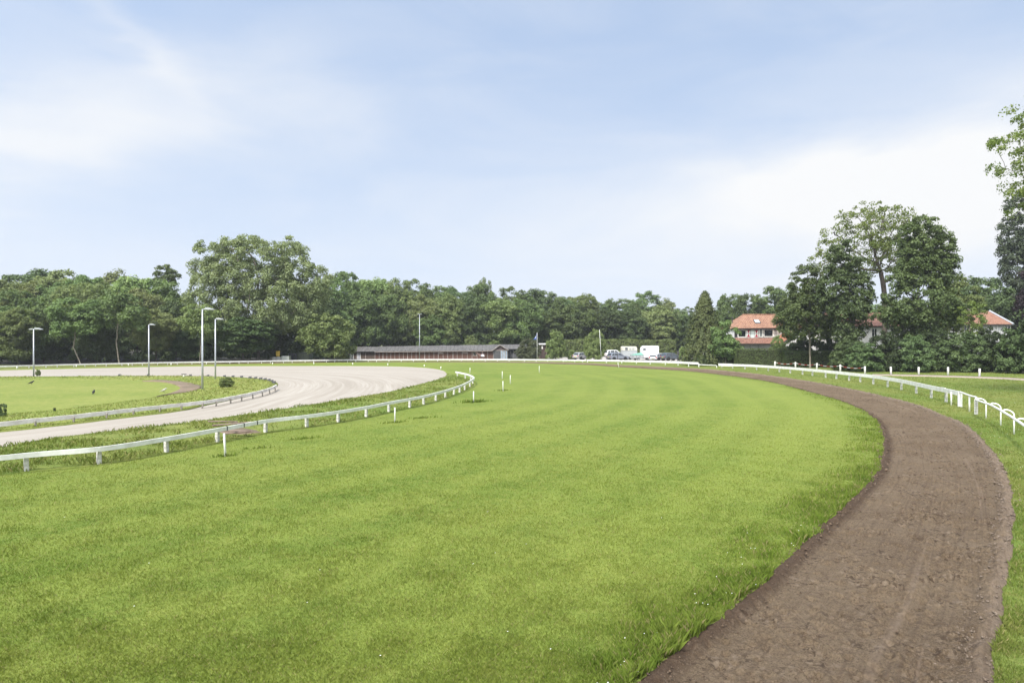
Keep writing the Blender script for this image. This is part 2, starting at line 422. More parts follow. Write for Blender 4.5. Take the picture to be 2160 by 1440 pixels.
def blades(name, pts, z, h, w, mat, rng, lean=0.5, band=None):
    n = len(pts); a = rng.random(n)*2*np.pi; la = rng.random(n)*2*np.pi
    l = lean*h*(0.2+0.8*rng.random(n))
    tx = np.cos(a)*w/2; ty = np.sin(a)*w/2
    V = np.empty((n, 4, 3))
    mx, my = np.cos(la)*l, np.sin(la)*l
    V[:, 0] = np.stack([pts[:, 0]-tx, pts[:, 1]-ty, z], 1)
    V[:, 1] = np.stack([pts[:, 0]+tx, pts[:, 1]+ty, z], 1)
    V[:, 2] = np.stack([pts[:, 0]+mx*0.35+tx*0.75, pts[:, 1]+my*0.35+ty*0.75, z+h*0.62], 1)
    V[:, 3] = np.stack([pts[:, 0]+mx, pts[:, 1]+my, z+h], 1)
    i = np.arange(n)[:, None]*4
    Fc = np.concatenate([i+np.array([[0, 1, 2]]), i+np.array([[0, 2, 3]])], 0)
    return np_mesh(name, V.reshape(-1, 3), Fc, 3, mat, False, {'rnd': ('POINT', np.repeat(rng.random(n), 4)), 'band': ('POINT', np.repeat(np.zeros(n) if band is None else band, 4))})
def sample_strip(Lc, Rc, dens, rng, t0=0.0, t1=1.0):
    """points over the strip at dens(x, y) per square metre"""
    a = Lc[:-1]*(1-t0)+Rc[:-1]*t0; b = Lc[:-1]*(1-t1)+Rc[:-1]*t1; c = Lc[1:]*(1-t1)+Rc[1:]*t1; d = Lc[1:]*(1-t0)+Rc[1:]*t0
    ar = 0.5*np.abs((c[:, 0]-a[:, 0])*(d[:, 1]-b[:, 1])-(c[:, 1]-a[:, 1])*(d[:, 0]-b[:, 0]))
    # split rows so that density varies across
    K = 24; out = []; ts = []
    for j in range(K):
        f0, f1 = j/K, (j+1)/K; mid = (f0+f1)/2
        cx = 0.5*(a+d)*(1-mid)+0.5*(b+c)*mid
        nn = rng.poisson(ar/K*dens(cx[:, 0], cx[:, 1]))
        k_ = np.repeat(np.arange(len(ar)), nn)
        if not len(k_): continue
        r = rng.random(len(k_)); tt = f0+(f1-f0)*rng.random(len(k_))
        p = (a[k_]*(1-tt)[:, None]+b[k_]*tt[:, None])*(1-r)[:, None]+(d[k_]*(1-tt)[:, None]+c[k_]*tt[:, None])*r[:, None]
        out.append(p); ts.append(t0+(t1-t0)*tt)
    return np.concatenate(out), np.concatenate(ts)
def in_view(x, y, pad=1.5):
    return (np.abs(x) < 0.75*y+pad+0.12*y) & (y > 5.5)
rng = np.random.default_rng(7)

# ground: one sheet to the horizon, with a dip behind the far rail where the stable stands
def ground_z(x, y):
    x = np.asarray(x, float); y = np.asarray(y, float)
    s = np.clip((y-148)/14, 0, 1); s = s*s*(3-2*s)
    w = np.clip((12-x)/16, 0, 1)*np.clip((x+62)/14, 0, 1)
    n = 1-np.clip((y-66)/20, 0, 1)
    return -0.12 - 0.5*s*w - 0.33*n*n*(3-2*n)
def gz(x, y): return float(ground_z(x, y))
ax = np.concatenate([[-900, -500], np.arange(-240, 241, 4.0), [500, 900]])
ay = np.concatenate([[-200, -60], np.arange(0, 321, 4.0), [600, 1100]])
GX, GY = np.meshgrid(ax, ay); GZ = ground_z(GX, GY)
idx = np.arange(GX.size).reshape(GX.shape)
Fc = np.stack([idx[:-1, :-1], idx[:-1, 1:], idx[1:, 1:], idx[1:, :-1]], 2).reshape(-1, 4)
M_GROUND = ground_grass('ground_rough', (0.075, 0.105, 0.030), (0.13, 0.13, 0.055), (0.04, 0.06, 0.018), 1.0, 0.6, 3.0)
g = inst('ground', np_mesh('ground', np.stack([GX, GY, GZ], 2).reshape(-1, 3), Fc, 4, M_GROUND, True)); tag(g, kind='structure')

# --- turf course
TL, TR = strip(TURFL_PX, A_PX, 900, 40)
def ragged(C, other, amp, seed):
    d = (C-other)/np.hypot(*(C-other).T)[:, None]; s_ = np.concatenate([[0], np.cumsum(np.hypot(*np.diff(C, axis=0).T))])
    return C+d*(amp*((fbm(s_*0.9, s_*0+seed, seed, 3)-0.5)*2.4+(fbm(s_*4.5, s_*0+seed, seed+1, 2)-0.5)*1.1))[:, None]
TR = ragged(TR, TL, 0.11, 611)
me = strip_mesh('turf', TL, TR, 70, lambda x, y, t: turf_z(x, y), M_TURF, (0.4, 0.4))
g = inst('turf', me); tag(g, kind='structure')
# --- brown training track with relief
BL, BR = strip(A_PX, B_PX, 2000, 0)
# tuck its edges under the turf and the verge
dirv = (BR-BL)/np.hypot(*(BR-BL).T)[:, None]
BL2 = BL-dirv*0.25; BR2 = BR+dirv*0.25
hoof = []
_r = np.random.default_rng(21)
_hr = np.random.default_rng(404)
HOOF = []
for _ in range(420):
    i_ = int(_hr.integers(60, 1500)); t_ = np.clip(_hr.normal(0.5, 0.22), 0.14, 0.86)
    c_ = BL[i_]*(1-t_)+BR[i_]*t_
    for _k in range(int(_hr.integers(1, 5))):
        HOOF.append((c_[0]+_hr.normal()*0.16, c_[1]+_hr.normal()*0.22, _hr.random(), i_))
def dirt_z(X, Y, T):
    wd = np.hypot(*(BR2-BL2).T)[:, None]; a = T*wd-0.25; b = (1-T)*wd-0.25      # metres from either edge
    z = -0.075 + 0.022*(fbm(X*0.9, Y*0.9, 31, 3)-0.5) + 0.022*(fbm(X*6, Y*6, 37, 3)-0.5) + 0.016*(vnoise(X*17, Y*17, 39)-0.5)
    clod = vnoise(X*9, Y*9, 41); patch = np.clip((fbm(X*1.1, Y*1.1, 47, 2)-0.52)*7, 0, 1)
    z = z + (np.clip(clod-0.60, 0, 1)*0.20 - np.clip(0.32-clod, 0, 1)*0.26)*patch
    for hx, hy, hr, hi in HOOF:
        i0, i1 = max(0, hi-45), hi+45
        Xs, Ys = X[i0:i1], Y[i0:i1]
        d = np.hypot(Xs-hx, (Ys-hy)*0.85); s_ = 0.045+0.03*hr
        z[i0:i1] += np.where(d < 0.3, -0.075*np.exp(-(d/s_)**2)+0.030*np.exp(-((d-s_*1.9)/(s_*0.6))**2)*(0.5+0.5*np.sin(np.arctan2(Ys-hy, Xs-hx)*1.0+6.28*hr)), 0)
    z = z + np.clip(1-np.abs(a-0.10)/0.26, 0, 1)*(0.075+0.06*fbm(X*5, Y*5, 53, 3))
    z = z + 0.014*(vnoise(a*9.0, Y*0.25, 83)-0.5)
    berm = np.clip(1-np.abs(b-0.26)/0.36, 0, 1)
    z = z + berm*(0.05+0.20*np.clip(fbm(X*6, Y*6, 59, 2)-0.35, 0, 1))
    for off, ph in ((0.95, 0.0), (1.30, 0.4)):
        c = off+0.25*np.sin(Y*0.12+ph)
        z = z - 0.030*np.exp(-((b-c)/0.09)**2) + 0.012*np.exp(-((b-c-0.18)/0.06)**2)
    return np.maximum(z - 0.02*np.exp(-((a-0.55)/0.25)**2), -0.35)
def dirt_mat():
    m = bpy.data.materials.new('track_soil'); m.use_nodes = True; q = NT(m.node_tree); bs = q.n['Principled BSDF']
    bs.inputs['Roughness'].default_value = 0.95; bs.inputs['Specular IOR Level'].default_value = 0.15
    g = q.new('ShaderNodeNewGeometry'); v = g.outputs['Position']
    part = q.new('ShaderNodeAttribute', attribute_name='part').outputs['Fac']
    n1 = q.noise(v, 0.35, 4, 0.6); n2 = q.noise(v, 5.0, 6, 0.75); n3 = q.noise(v, 30, 4, 0.8); n4 = q.noise(v, 11, 3, 0.7)
    c = q.mix(q.ramp(n1, [(0.35, 0), (0.65, 1)]), (0.124, 0.089, 0.056), (0.170, 0.127, 0.083))
    c = q.mix(q.math('MULTIPLY', q.ramp(n2, [(0.50, 0), (0.66, 1)]), 0.62), c, (0.066, 0.043, 0.029))
    c = q.mix(q.math('MULTIPLY', q.ramp(n4, [(0.54, 0), (0.68, 1)]), 0.45), c, (0.195, 0.148, 0.112))
    c = q.mix(q.math('MULTIPLY', q.ramp(n3, [(0.50, 0), (0.64, 1)]), 0.62), c, (0.225, 0.168, 0.118))
    c = q.mix(q.math('MULTIPLY', q.ramp(n3, [(0.37, 1), (0.47, 0)]), 0.65), c, (0.055, 0.037, 0.024))
    churn = q.math('MULTIPLY', q.ramp(q.noise(v, 0.9, 2, 0.5), [(0.46, 0), (0.58, 1)]), q.ramp(q.noise(v, 8.5, 2, 0.5, 0.6), [(0.585, 0), (0.625, 1)]))
    c = q.mix(q.math('MULTIPLY', churn, 0.75), c, (0.048, 0.032, 0.022))
    churn2 = q.math('MULTIPLY', q.ramp(q.noise(v, 0.9, 2, 0.5), [(0.46, 0), (0.58, 1)]), q.ramp(q.noise(v, 7.0, 2, 0.5, 0.6), [(0.37, 1), (0.41, 0)]))
    c = q.mix(q.math('MULTIPLY', churn2, 0.5), c, (0.245, 0.190, 0.140))
    pale_berm = q.maprange(q.math('ADD', part, q.math('MULTIPLY', q.math('SUBTRACT', n2, 0.5), 0.10)), 0.86, 0.955)  # soil colour turns paler towards the outer edge
    c = q.mix(q.math('MULTIPLY', pale_berm, 0.6), c, (0.245, 0.190, 0.148))
    lines = q.noise(along_vec(q, 0.05, 2.4), 1.0, 3, 0.5)
    c = q.mix(q.math('MULTIPLY', q.math('MULTIPLY', q.ramp(lines, [(0.60, 0), (0.66, 1)]), 0.6), q.maprange(part, 0.45, 0.78, 0.12, 1.0)), c, (0.235, 0.178, 0.132))
    l2 = q.noise(along_vec(q, 0.16, 9.0), 1.0, 3, 0.6)
    c = q.mix(q.math('MULTIPLY', q.ramp(l2, [(0.52, 0), (0.64, 1)]), 0.38), c, (0.085, 0.058, 0.040))
    wet = q.maprange(q.math('ADD', part, q.math('MULTIPLY', q.math('SUBTRACT', n4, 0.5), 0.06)), 0.075, 0.14, 1.0, 0.0)
    c = q.mix(q.math('MULTIPLY', wet, 0.75), c, (0.066, 0.042, 0.029))
    q.l.new(c, bs.inputs['Base Color'])
    bp = q.new('ShaderNodeBump'); bp.inputs['Strength'].default_value = 1.0; bp.inputs['Distance'].default_value = 0.05
    q.l.new(q.noise(v, 26.0, 5, 0.8), bp.inputs['Height']); q.l.new(bp.outputs[0], bs.inputs['Normal'])
    return m
me = strip_mesh('dirt_track', BL2, BR2, 200, dirt_z, dirt_mat())
g = inst('dirt_track', me); tag(g, kind='structure')
def clods(nm, n, tfun, zoff, smin, smax, mt, seed):
    r = np.random.default_rng(seed)
    i_ = r.integers(0, 1550, n); t_ = tfun(r, n, i_); p = BL2[i_]*(1-t_)[:, None]+BR2[i_]*t_[:, None]+r.normal(size=(n, 2))*0.12
    s = (smin+(smax-smin)*r.random(n)**3)*np.clip(p[:, 1]/16, 0.7, 1.6)
    O = np.array([(1,0,0),(-1,0,0),(0,1,0),(0,-1,0),(0,0,.8),(0,0,-.6)], float); T3 = np.array([(0,2,4),(2,1,4),(1,3,4),(3,0,4),(2,0,5),(1,2,5),(3,1,5),(0,3,5)])
    V = O[None]*s[:, None, None]*(0.6+0.8*r.random((n, 6, 1)))
    an = r.random(n)*6.28; ca, sa = np.cos(an), np.sin(an)
    x = V[:, :, 0]*ca[:, None]-V[:, :, 1]*sa[:, None]+p[:, 0, None]; y = V[:, :, 0]*sa[:, None]+V[:, :, 1]*ca[:, None]+p[:, 1, None]
    z = V[:, :, 2]+zoff(p[:, 0], p[:, 1], t_)[:, None]+s[:, None]*0.2
    Fc = (np.arange(n)[:, None, None]*6+T3[None]).reshape(-1, 3)
    o = inst(nm, np_mesh(nm, np.stack([x, y, z], 2).reshape(-1, 3), Fc, 3, mt)); tag(o, kind='stuff')
M_CLOD = mat('clod', (0.128, 0.088, 0.058), 0.95, col2=(0.080, 0.053, 0.034), vscale=3.0)
M_CLODP = mat('clod_pale', (0.19, 0.148, 0.112), 0.95, col2=(0.12, 0.088, 0.064), vscale=3.0)
clods('soil_clods', 6000, lambda r, n, i: np.clip(r.normal(0.5, 0.25, n), 0.08, 0.9), lambda x, y, t: -0.075+0*x, 0.006, 0.036, M_CLOD, 71)
clods('edge_clods', 5200, lambda r, n, i: 1-(0.25+np.abs(r.normal(0.24, 0.17, n)))/np.hypot(*(BR2[i]-BL2[i]).T), lambda x, y, t: -0.02+0*x, 0.008, 0.042, M_CLODP, 72)
clods('lip_clods', 2600, lambda r, n, i: (0.25+np.abs(r.normal(0.05, 0.10, n)))/np.hypot(*(BR2[i]-BL2[i]).T), lambda x, y, t: -0.005+0*x, 0.008, 0.045, M_CLOD, 73)
# --- right-hand verge, from the dirt track out past the rail
OUT = np.array([(30, 0), (52, 8), (75, 25), (82, 50), (80, 80), (72, 98), (58, 108), (46, 116), (36, 128), (24, 140), (8, 143.5), (-8, 144), (-24, 142.5), (-48, 133.5), (-68, 119.5), (-86, 105), (-110, 90), (-150, 70)], float)
VB = resample(to_plan(spline_px(B_PX)), 800, near, 6); 
_t = np.gradient(VB, axis=0)
for _ in range(60): _t = np.concatenate([_t[:1], (_t[:-2]+2*_t[1:-1]+_t[2:])/4, _t[-1:]])
_t /= np.hypot(*_t.T)[:, None]; _n = np.stack([_t[:, 1], -_t[:, 0]], 1)
_s = np.concatenate([[0], np.cumsum(np.hypot(*np.diff(VB, axis=0).T))])
_w = np.interp(_s, [0, 40, 75, 100, 120, 140, 400], [40, 46, 46, 30, 14, 9, 8])
VO = VB+_n*_w[:, None]; VB = ragged(VB, VO, 0.055, 631)
# pair each verge row with the outer curve by direction of travel
me = strip_mesh('verge', VB, VO, 40, lambda x, y, t: 0.0 + 0.05*(fbm(x*0.3, y*0.3, 9, 3)-0.5)+0.0*t, M_ROUGH, (0.4, 0.0), tcurve=lambda t: t**2)
g = inst('verge', me); tag(g, kind='structure')
# --- pale sand track, infield
SL, SR = strip(F_PX, E_PX, 360, 0)
d2 = (SR-SL)/np.hypot(*(SR-SL).T)[:, None]
def sand_mat():
    m = bpy.data.materials.new('pale_sand'); m.use_nodes = True; q = NT(m.node_tree); bs = q.n['Principled BSDF']
    bs.inputs['Roughness'].default_value = 0.95; bs.inputs['Specular IOR Level'].default_value = 0.1
    g = q.new('ShaderNodeNewGeometry'); v = g.outputs['Position']
    n1 = q.noise(along_vec(q, 0.03, 0.9), 1.0, 5, 0.65, 0.3); n2 = q.noise(along_vec(q, 0.12, 4.0), 1.0, 4, 0.6); n3 = q.noise(v, 9, 4, 0.7)
    c = q.mix(q.ramp(n1, [(0.36, 0), (0.64, 1)]), (0.295, 0.264, 0.224), (0.395, 0.362, 0.318))
    c = q.mix(q.math('MULTIPLY', q.ramp(n2, [(0.46, 0), (0.62, 1)]), 0.45), c, (0.265, 0.234, 0.196))
    c = q.mix(q.math('MULTIPLY', q.ramp(n3, [(0.45, 0), (0.7, 1)]), 0.25), c, (0.34, 0.305, 0.262))
    q.l.new(c, bs.inputs['Base Color'])
    bp = q.new('ShaderNodeBump'); bp.inputs['Strength'].default_value = 0.5; bp.inputs['Distance'].default_value = 0.04
    q.l.new(q.math('ADD', n2, q.math('MULTIPLY', n3, 0.6)), bp.inputs['Height']); q.l.new(bp.outputs[0], bs.inputs['Normal'])
    return m
me = strip_mesh('sand_track', SL-d2*0.4, SR+d2*0.4, 36, lambda x, y, t: -0.06+0.02*(fbm(x, y, 71, 3)-0.5), sand_mat())
g = inst('sand_track', me); tag(g, kind='structure')
# --- bank between sand track and low rail
i_end = 17
E_NEAR = E_PX[:i_end]
EB, RB = strip(E_NEAR, RAIL_PX, 300, 0)
def bank_z(x, y, t): return 0.03 + 0.14*np.sin(np.pi*np.clip(t, 0, 1))*(0.6+0.8*fbm(x*0.35, y*0.35, 81, 3))
me = strip_mesh('bank', EB, RB, 16, bank_z, M_ROUGH, (0.4, 0.4))
g = inst('bank', me); tag(g, kind='structure')
# --- infield: rough verge inside the sand track, lawn and bare crescent of soil on it
IF = resample(to_plan(spline_px(F_PX)), 220, near, 6); IL = resample(to_plan(spline_px(LAWN_PX)), 220, near, 6)
def inf_z(x, y, t): return 0.0 + 0.10*np.sin(np.pi*np.clip(t, 0, 1))*(0.5+fbm(x*0.4, y*0.4, 85, 2))
M_INF = ground_grass('infield_sheet', (0.185, 0.235, 0.05), (0.25, 0.27, 0.075), (0.12, 0.175, 0.035), 1.0, 0.5, 5.0)
me = strip_mesh('infield_verge', IF, IL, 10, inf_z, M_INF, (0.4, 0.0))
g = inst('infield_verge', me); tag(g, kind='structure')
M_LAWN = ground_grass('lawn_sheet', (0.185, 0.228, 0.050), (0.245, 0.265, 0.072), (0.130, 0.185, 0.038), 1.2, 0.25, 6.0)
from mathutils.geometry import tessellate_polygon
def poly_sheet(name, pl, z, m, thick=0.0):
    vs = [(p[0], p[1], z) for p in pl]
    tris = tessellate_polygon([[Vector(v) for v in vs]])
    me_ = bpy.data.meshes.new(name); me_.from_pydata(vs, [], [tuple(t) for t in tris])
    bm = bmesh.new(); bm.from_mesh(me_); bmesh.ops.recalc_face_normals(bm, faces=bm.faces)
    if sum(f.normal.z for f in bm.faces) < 0: bmesh.ops.reverse_faces(bm, faces=bm.faces)
    bm.to_mesh(me_); bm.free(); me_.materials.append(m)
    o = inst(name, me_); tag(o, kind='structure'); return o
lawn_pl = resample(to_plan(spline_px(LAWN_PX)), 160, near, 6)
cen = lawn_pl.mean(0); poly_sheet('lawn', lawn_pl+(lawn_pl-cen)*0.01, 0.012, M_LAWN)
soil_pl = to_plan(spline_px(SOIL_PX, 8))
soil_out = to_plan(spline_px([(300,804.5),(345,806.5),(372,813),(380,821),(362,830),(330,838)], 8))
M_SOIL = mat('bare_soil', (0.20, 0.145, 0.10), 0.95, col2=(0.13, 0.10, 0.06), vscale=0.5, bump=0.6, bscale=6)
nn_ = 40
me = strip_mesh('bare_soil', resample(soil_out, nn_), resample(soil_pl, nn_), 8, lambda x, y, t: 0.10+0.04*(fbm(x, y, 5, 2)-0.5), M_SOIL, (0.2, 0.2))
g = inst('bare_soil', me); tag(g, kind='structure')

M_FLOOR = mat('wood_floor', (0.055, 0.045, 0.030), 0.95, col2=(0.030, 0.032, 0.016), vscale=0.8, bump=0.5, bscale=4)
fa = np.array([(-180, 112), (-105, 122), (-68, 127), (-46, 139), (-33, 160), (-28, 180), (10, 184), (30, 186), (52, 196), (66, 160), (80, 128), (140, 120)], float)
fb = np.array([(-260, 240), (-150, 260), (-100, 270), (-60, 280), (-30, 290), (-10, 300), (20, 310), (50, 310), (80, 300), (110, 290), (150, 270), (230, 220)], float)
def chaikin(pl, n): return resample(pl, n)
me = strip_mesh('wood_floor', chaikin(fa, 90), chaikin(fb, 90), 30, lambda x, y, t: ground_z(x, y)+0.05, M_FLOOR)
g = inst('wood_floor', me); tag(g, kind='structure')

# --- footpath by the white posts, parking ground
M_PATH = mat('path_sand', (0.34, 0.28, 0.23), 0.95, col2=(0.27, 0.22, 0.18), vscale=1.5, bump=0.4, bscale=12)
pa = to_plan(np.array([(1840,789.3),(1900,790),(1970,791.5),(2040,793.5),(2110,796),(2200,801),(2400,815)], float))
pb = to_plan(np.array([(1840,791.5),(1900,792.8),(1970,794.6),(2040,796.6),(2110,799.2),(2200,805),(2400,822)], float))
me = strip_mesh('footpath', resample(pa, 40), resample(pb, 40), 4, lambda x, y, t: 0.045+0*x, M_PATH, (0.06, 0.06))
g = inst('footpath', me); tag(g, kind='structure')
M_PARK = mat('parking_gravel', (0.42, 0.39, 0.36), 0.95, col2=(0.34, 0.31, 0.28), vscale=0.6, bump=0.3, bscale=8)
pk = np.array([(10, 145), (24, 141), (36, 129), (44, 126), (46, 150), (44, 172), (20, 176), (8, 168)], float)
poly_sheet('parking_ground', pk, -0.07, M_PARK)

# ------------------------------------------------------------------ blades
def fade(y, a, b): return np.clip((b-y)/(b-a), 0, 1)
# mown turf
def dens_t(x, y): return np.where(in_view(x, y), 250000.0/np.maximum(y, 9)**2, 0)*fade(y, 30, 64)
pts, ts = sample_strip(TL, TR, dens_t, rng)
yy = pts[:, 1]
clump = fbm(pts[:, 0]*1.6, pts[:, 1]*1.6, 101, 3)
h = (0.024+0.042*clump)*(0.6+0.7*rng.random(len(pts)))*np.clip(1.35-yy/60, 0.35, 1)
w = 0.0052*np.maximum(yy, 9)/10
# distance to the dirt edge: nearest edge sample, in blocks to keep memory low
dd = np.empty(len(pts)); Ed = TR[::6]
for i0 in range(0, len(pts), 20000):
    q_ = pts[i0:i0+20000]; dd[i0:i0+20000] = np.sqrt(((q_[:, None]-Ed[None])**2).sum(2).min(1))
tband = band_f(dd, pts[:, 0], pts[:, 1])
o = inst('turf_grass', blades('turf_grass', pts, turf_z(pts[:, 0], pts[:, 1])-0.004, h, w, M_TURFBL, rng, 1.0, tband)); tag(o, kind='stuff')
# long fringe along the dirt track
def fringe(name, Lc, Rc, width, dmul, hmax, side, zf, matl, seed, ymax=110, base=0.0, hm=0.05):
    r = np.random.default_rng(seed)
    wd = np.hypot(*(Rc-Lc).T)[:, None]; dv = (Rc-Lc)/wd
    if side == 1: a_, b_ = Rc-dv*np.minimum(width, wd), Rc
    else: a_, b_ = Lc+dv*np.minimum(width, wd), Lc
    def dn(x, y): return np.where(in_view(x, y), dmul*1e5/np.maximum(y, 9)**2, 0)*fade(y, ymax*0.7, ymax)
    p, t = sample_strip(a_, b_, dn, r)
    cl = fbm(p[:, 0]*1.1, p[:, 1]*1.1, seed, 3); cl2 = fbm(p[:, 0]*4, p[:, 1]*4, seed+3, 2)
    keep = r.random(len(p)) < np.clip(0.15+t*1.2*np.clip((cl-0.25)*2.5, 0.1, 1), 0, 1)
    p, t, cl, cl2 = p[keep], t[keep], cl[keep], cl2[keep]
    h_ = (hm+hmax*np.clip(cl*1.5-0.35, 0, 1)*(0.4+0.9*cl2))*(0.5+0.7*r.random(len(p)))*(0.4+0.6*t)*np.clip(1.25-p[:, 1]/65, 0.22, 1)
    w_ = 0.010*np.maximum(p[:, 1], 9)/10
    return p, h_, w_, blades(name, p, zf(p[:, 0], p[:, 1])+base-0.005, h_, w_, matl, r, 0.75)
M_FRINGE = blade_mat('fringe_blades', (0.165, 0.245, 0.036), (0.215, 0.275, 0.055), (0.10, 0.175, 0.026), 1.0, 0.4, 0.10)
_, _, _, me = fringe('track_edge_grass', TL, TR, 1.7, 2.6, 0.30, 1, turf_z, M_FRINGE, 210)
o = inst('edge_grass', me); tag(o, kind='stuff')
# right verge: short grass, longer along the track edge
vz = lambda x, y: 0.05*(fbm(x*0.3, y*0.3, 9, 3)-0.5)
def dens_v(x, y): return np.where(in_view(x, y), 120000.0/np.maximum(y, 9)**2, 0)*fade(y, 70, 125)
pts, ts = sample_strip(VB, VO, dens_v, rng)
clump = fbm(pts[:, 0]*1.2, pts[:, 1]*1.2, 131, 3)
h = (0.03+0.13*np.clip(clump-0.3, 0, 1))*(0.5+0.8*rng.random(len(pts)))
w = 0.0085*np.maximum(pts[:, 1], 9)/10
M_VERGEBL = blade_mat('verge_blades', (0.160, 0.212, 0.044), (0.215, 0.240, 0.064), (0.100, 0.158, 0.028), 1.0, 0.3, 0.10)
o = inst('verge_grass', blades('verge_grass', pts, vz(pts[:, 0], pts[:, 1])-0.004, h, w, M_VERGEBL, rng, 0.8)); tag(o, kind='stuff')
_, _, _, me = fringe('verge_edge_grass', VB, VO, 0.8, 1.2, 0.16, 0, vz, M_VERGEBL, 240)
o = inst('verge_edge_grass', me); tag(o, kind='stuff')
# bank: long tufted grass
def dens_b(x, y): return np.where(in_view(x, y), 110000.0/np.maximum(y, 9)**2, 0)
pts, ts = sample_strip(EB, RB, dens_b, rng)
bz = bank_z(pts[:, 0], pts[:, 1], ts)
clump = fbm(pts[:, 0]*0.9, pts[:, 1]*0.9, 151, 3)
h = (0.06+0.36*np.clip(clump-0.35, 0, 1))*(0.5+0.8*rng.random(len(pts)))
w = 0.010*np.maximum(pts[:, 1], 9)/10
bare = fbm(pts[:, 0]*0.5+9, pts[:, 1]*0.5, 155, 2)
keep = rng.random(len(pts)) < np.clip((0.72-bare)*6, 0.12, 1)
# bare hole with old boards beside the rail
hole = np.array(P(492, 915)[:2])
keep &= np.hypot((pts[:, 0]-hole[0])/1.3, (pts[:, 1]-hole[1])/1.5) > 0.9
M_BANKBL = blade_mat('bank_blades', (0.155, 0.215, 0.04), (0.215, 0.245, 0.062), (0.09, 0.15, 0.026), 1.0, 0.35, 0.10)
o = inst('bank_grass', blades('bank_grass', pts[keep], bz[keep]-0.004, h[keep], w[keep], M_BANKBL, rng, 1.0)); tag(o, kind='stuff')
# infield verge grass
def dens_i(x, y): return np.where(in_view(x, y), 80000.0/np.maximum(y, 9)**2, 0)
pts, ts = sample_strip(IF, IL, dens_i, rng)
clump = fbm(pts[:, 0]*0.7, pts[:, 1]*0.7, 171, 3)
h = (0.05+0.26*np.clip(clump-0.35, 0, 1)*np.clip(1.3-ts, 0, 1))*(0.5+0.8*rng.random(len(pts)))
w = 0.011*np.maximum(pts[:, 1], 9)/10
M_INFBL = blade_mat('infield_blades', (0.205, 0.255, 0.055), (0.27, 0.29, 0.085), (0.135, 0.19, 0.038), 1.0, 0.3, 0.12)
o = inst('infield_grass', blades('infield_grass', pts, inf_z(pts[:, 0], pts[:, 1], ts)-0.004, h, w, M_INFBL, rng, 1.2)); tag(o, kind='stuff')
# tufts left unmown by the stakes and on the turf
tp = []
r_ = np.random.default_rng(5)
for (x, y, rad, cnt, hh) in ((999,848,1.0,420,.18),(833,891,.6,170,.11),(640,925,.7,170,.11),(545,945,.5,120,.10),(890,882,.8,170,.10),(1061,824,.6,120,.11),(475,962,.4,110,.12)):
    c_ = P(x, y); n_ = int(cnt*0.6)
    q_ = r_.normal(size=(n_, 2))*rad*np.array([0.9, 0.5])*0.55
    for i in range(n_): tp.append((c_[0]+q_[i, 0]+q_[i, 1]*0.3, c_[1]+q_[i, 1]+q_[i, 0]*0.5, hh*(0.5+r_.random())))
tp = np.array(tp)
M_TUFT = blade_mat('tuft_blades', (0.125, 0.195, 0.030), (0.165, 0.22, 0.042), (0.08, 0.145, 0.022), 1.0, 0.3, 0.03)
o = inst('grass_tufts', blades('grass_tufts', tp[:, :2], turf_z(tp[:, 0], tp[:, 1]), tp[:, 2], 0.012*np.maximum(tp[:, 1], 10)/10, M_TUFT, r_, 0.7)); tag(o, kind='stuff')
# daisies
fl = []
for _ in range(150):
    if r_.random() < 0.6:
        x, y = r_.uniform(1900, 2160), r_.uniform(850, 1300)
        t_ = np.array(P(x, y)); 
        j = np.argmin(np.hypot(*(VB-t_[:2]).T))
        if np.hypot(*(VB[j]-t_[:2])) < 0.35 or np.dot(t_[:2]-VB[j], VO[j]-VB[j]) < 0: continue
    else:
        j = r_.integers(10, 250); t1 = 1-abs(r_.normal())*0.02; t_ = np.append(TL[j]*(1-t1)+TR[j]*t1, 0)
    fl.append((t_[0], t_[1]))
for _ in range(14):
    t_ = P(r_.uniform(0, 1500), r_.uniform(1050, 1440)); fl.append((t_[0], t_[1]))
b_ = MB().mat(mat('daisy_white', (0.8, 0.8, 0.74), 0.8))
for (x, y) in fl:
    z = 0.075+0.05*r_.random(); s_ = 0.012*max(1.0, y/16)
    b_.add([(x+s_*math.cos(i*math.pi/3), y+s_*math.sin(i*math.pi/3), z+0.004*(i % 2)) for i in range(6)], [(0, 1, 2, 3, 4, 5)])
o = b_.build('daisies'); tag(o, kind='stuff')
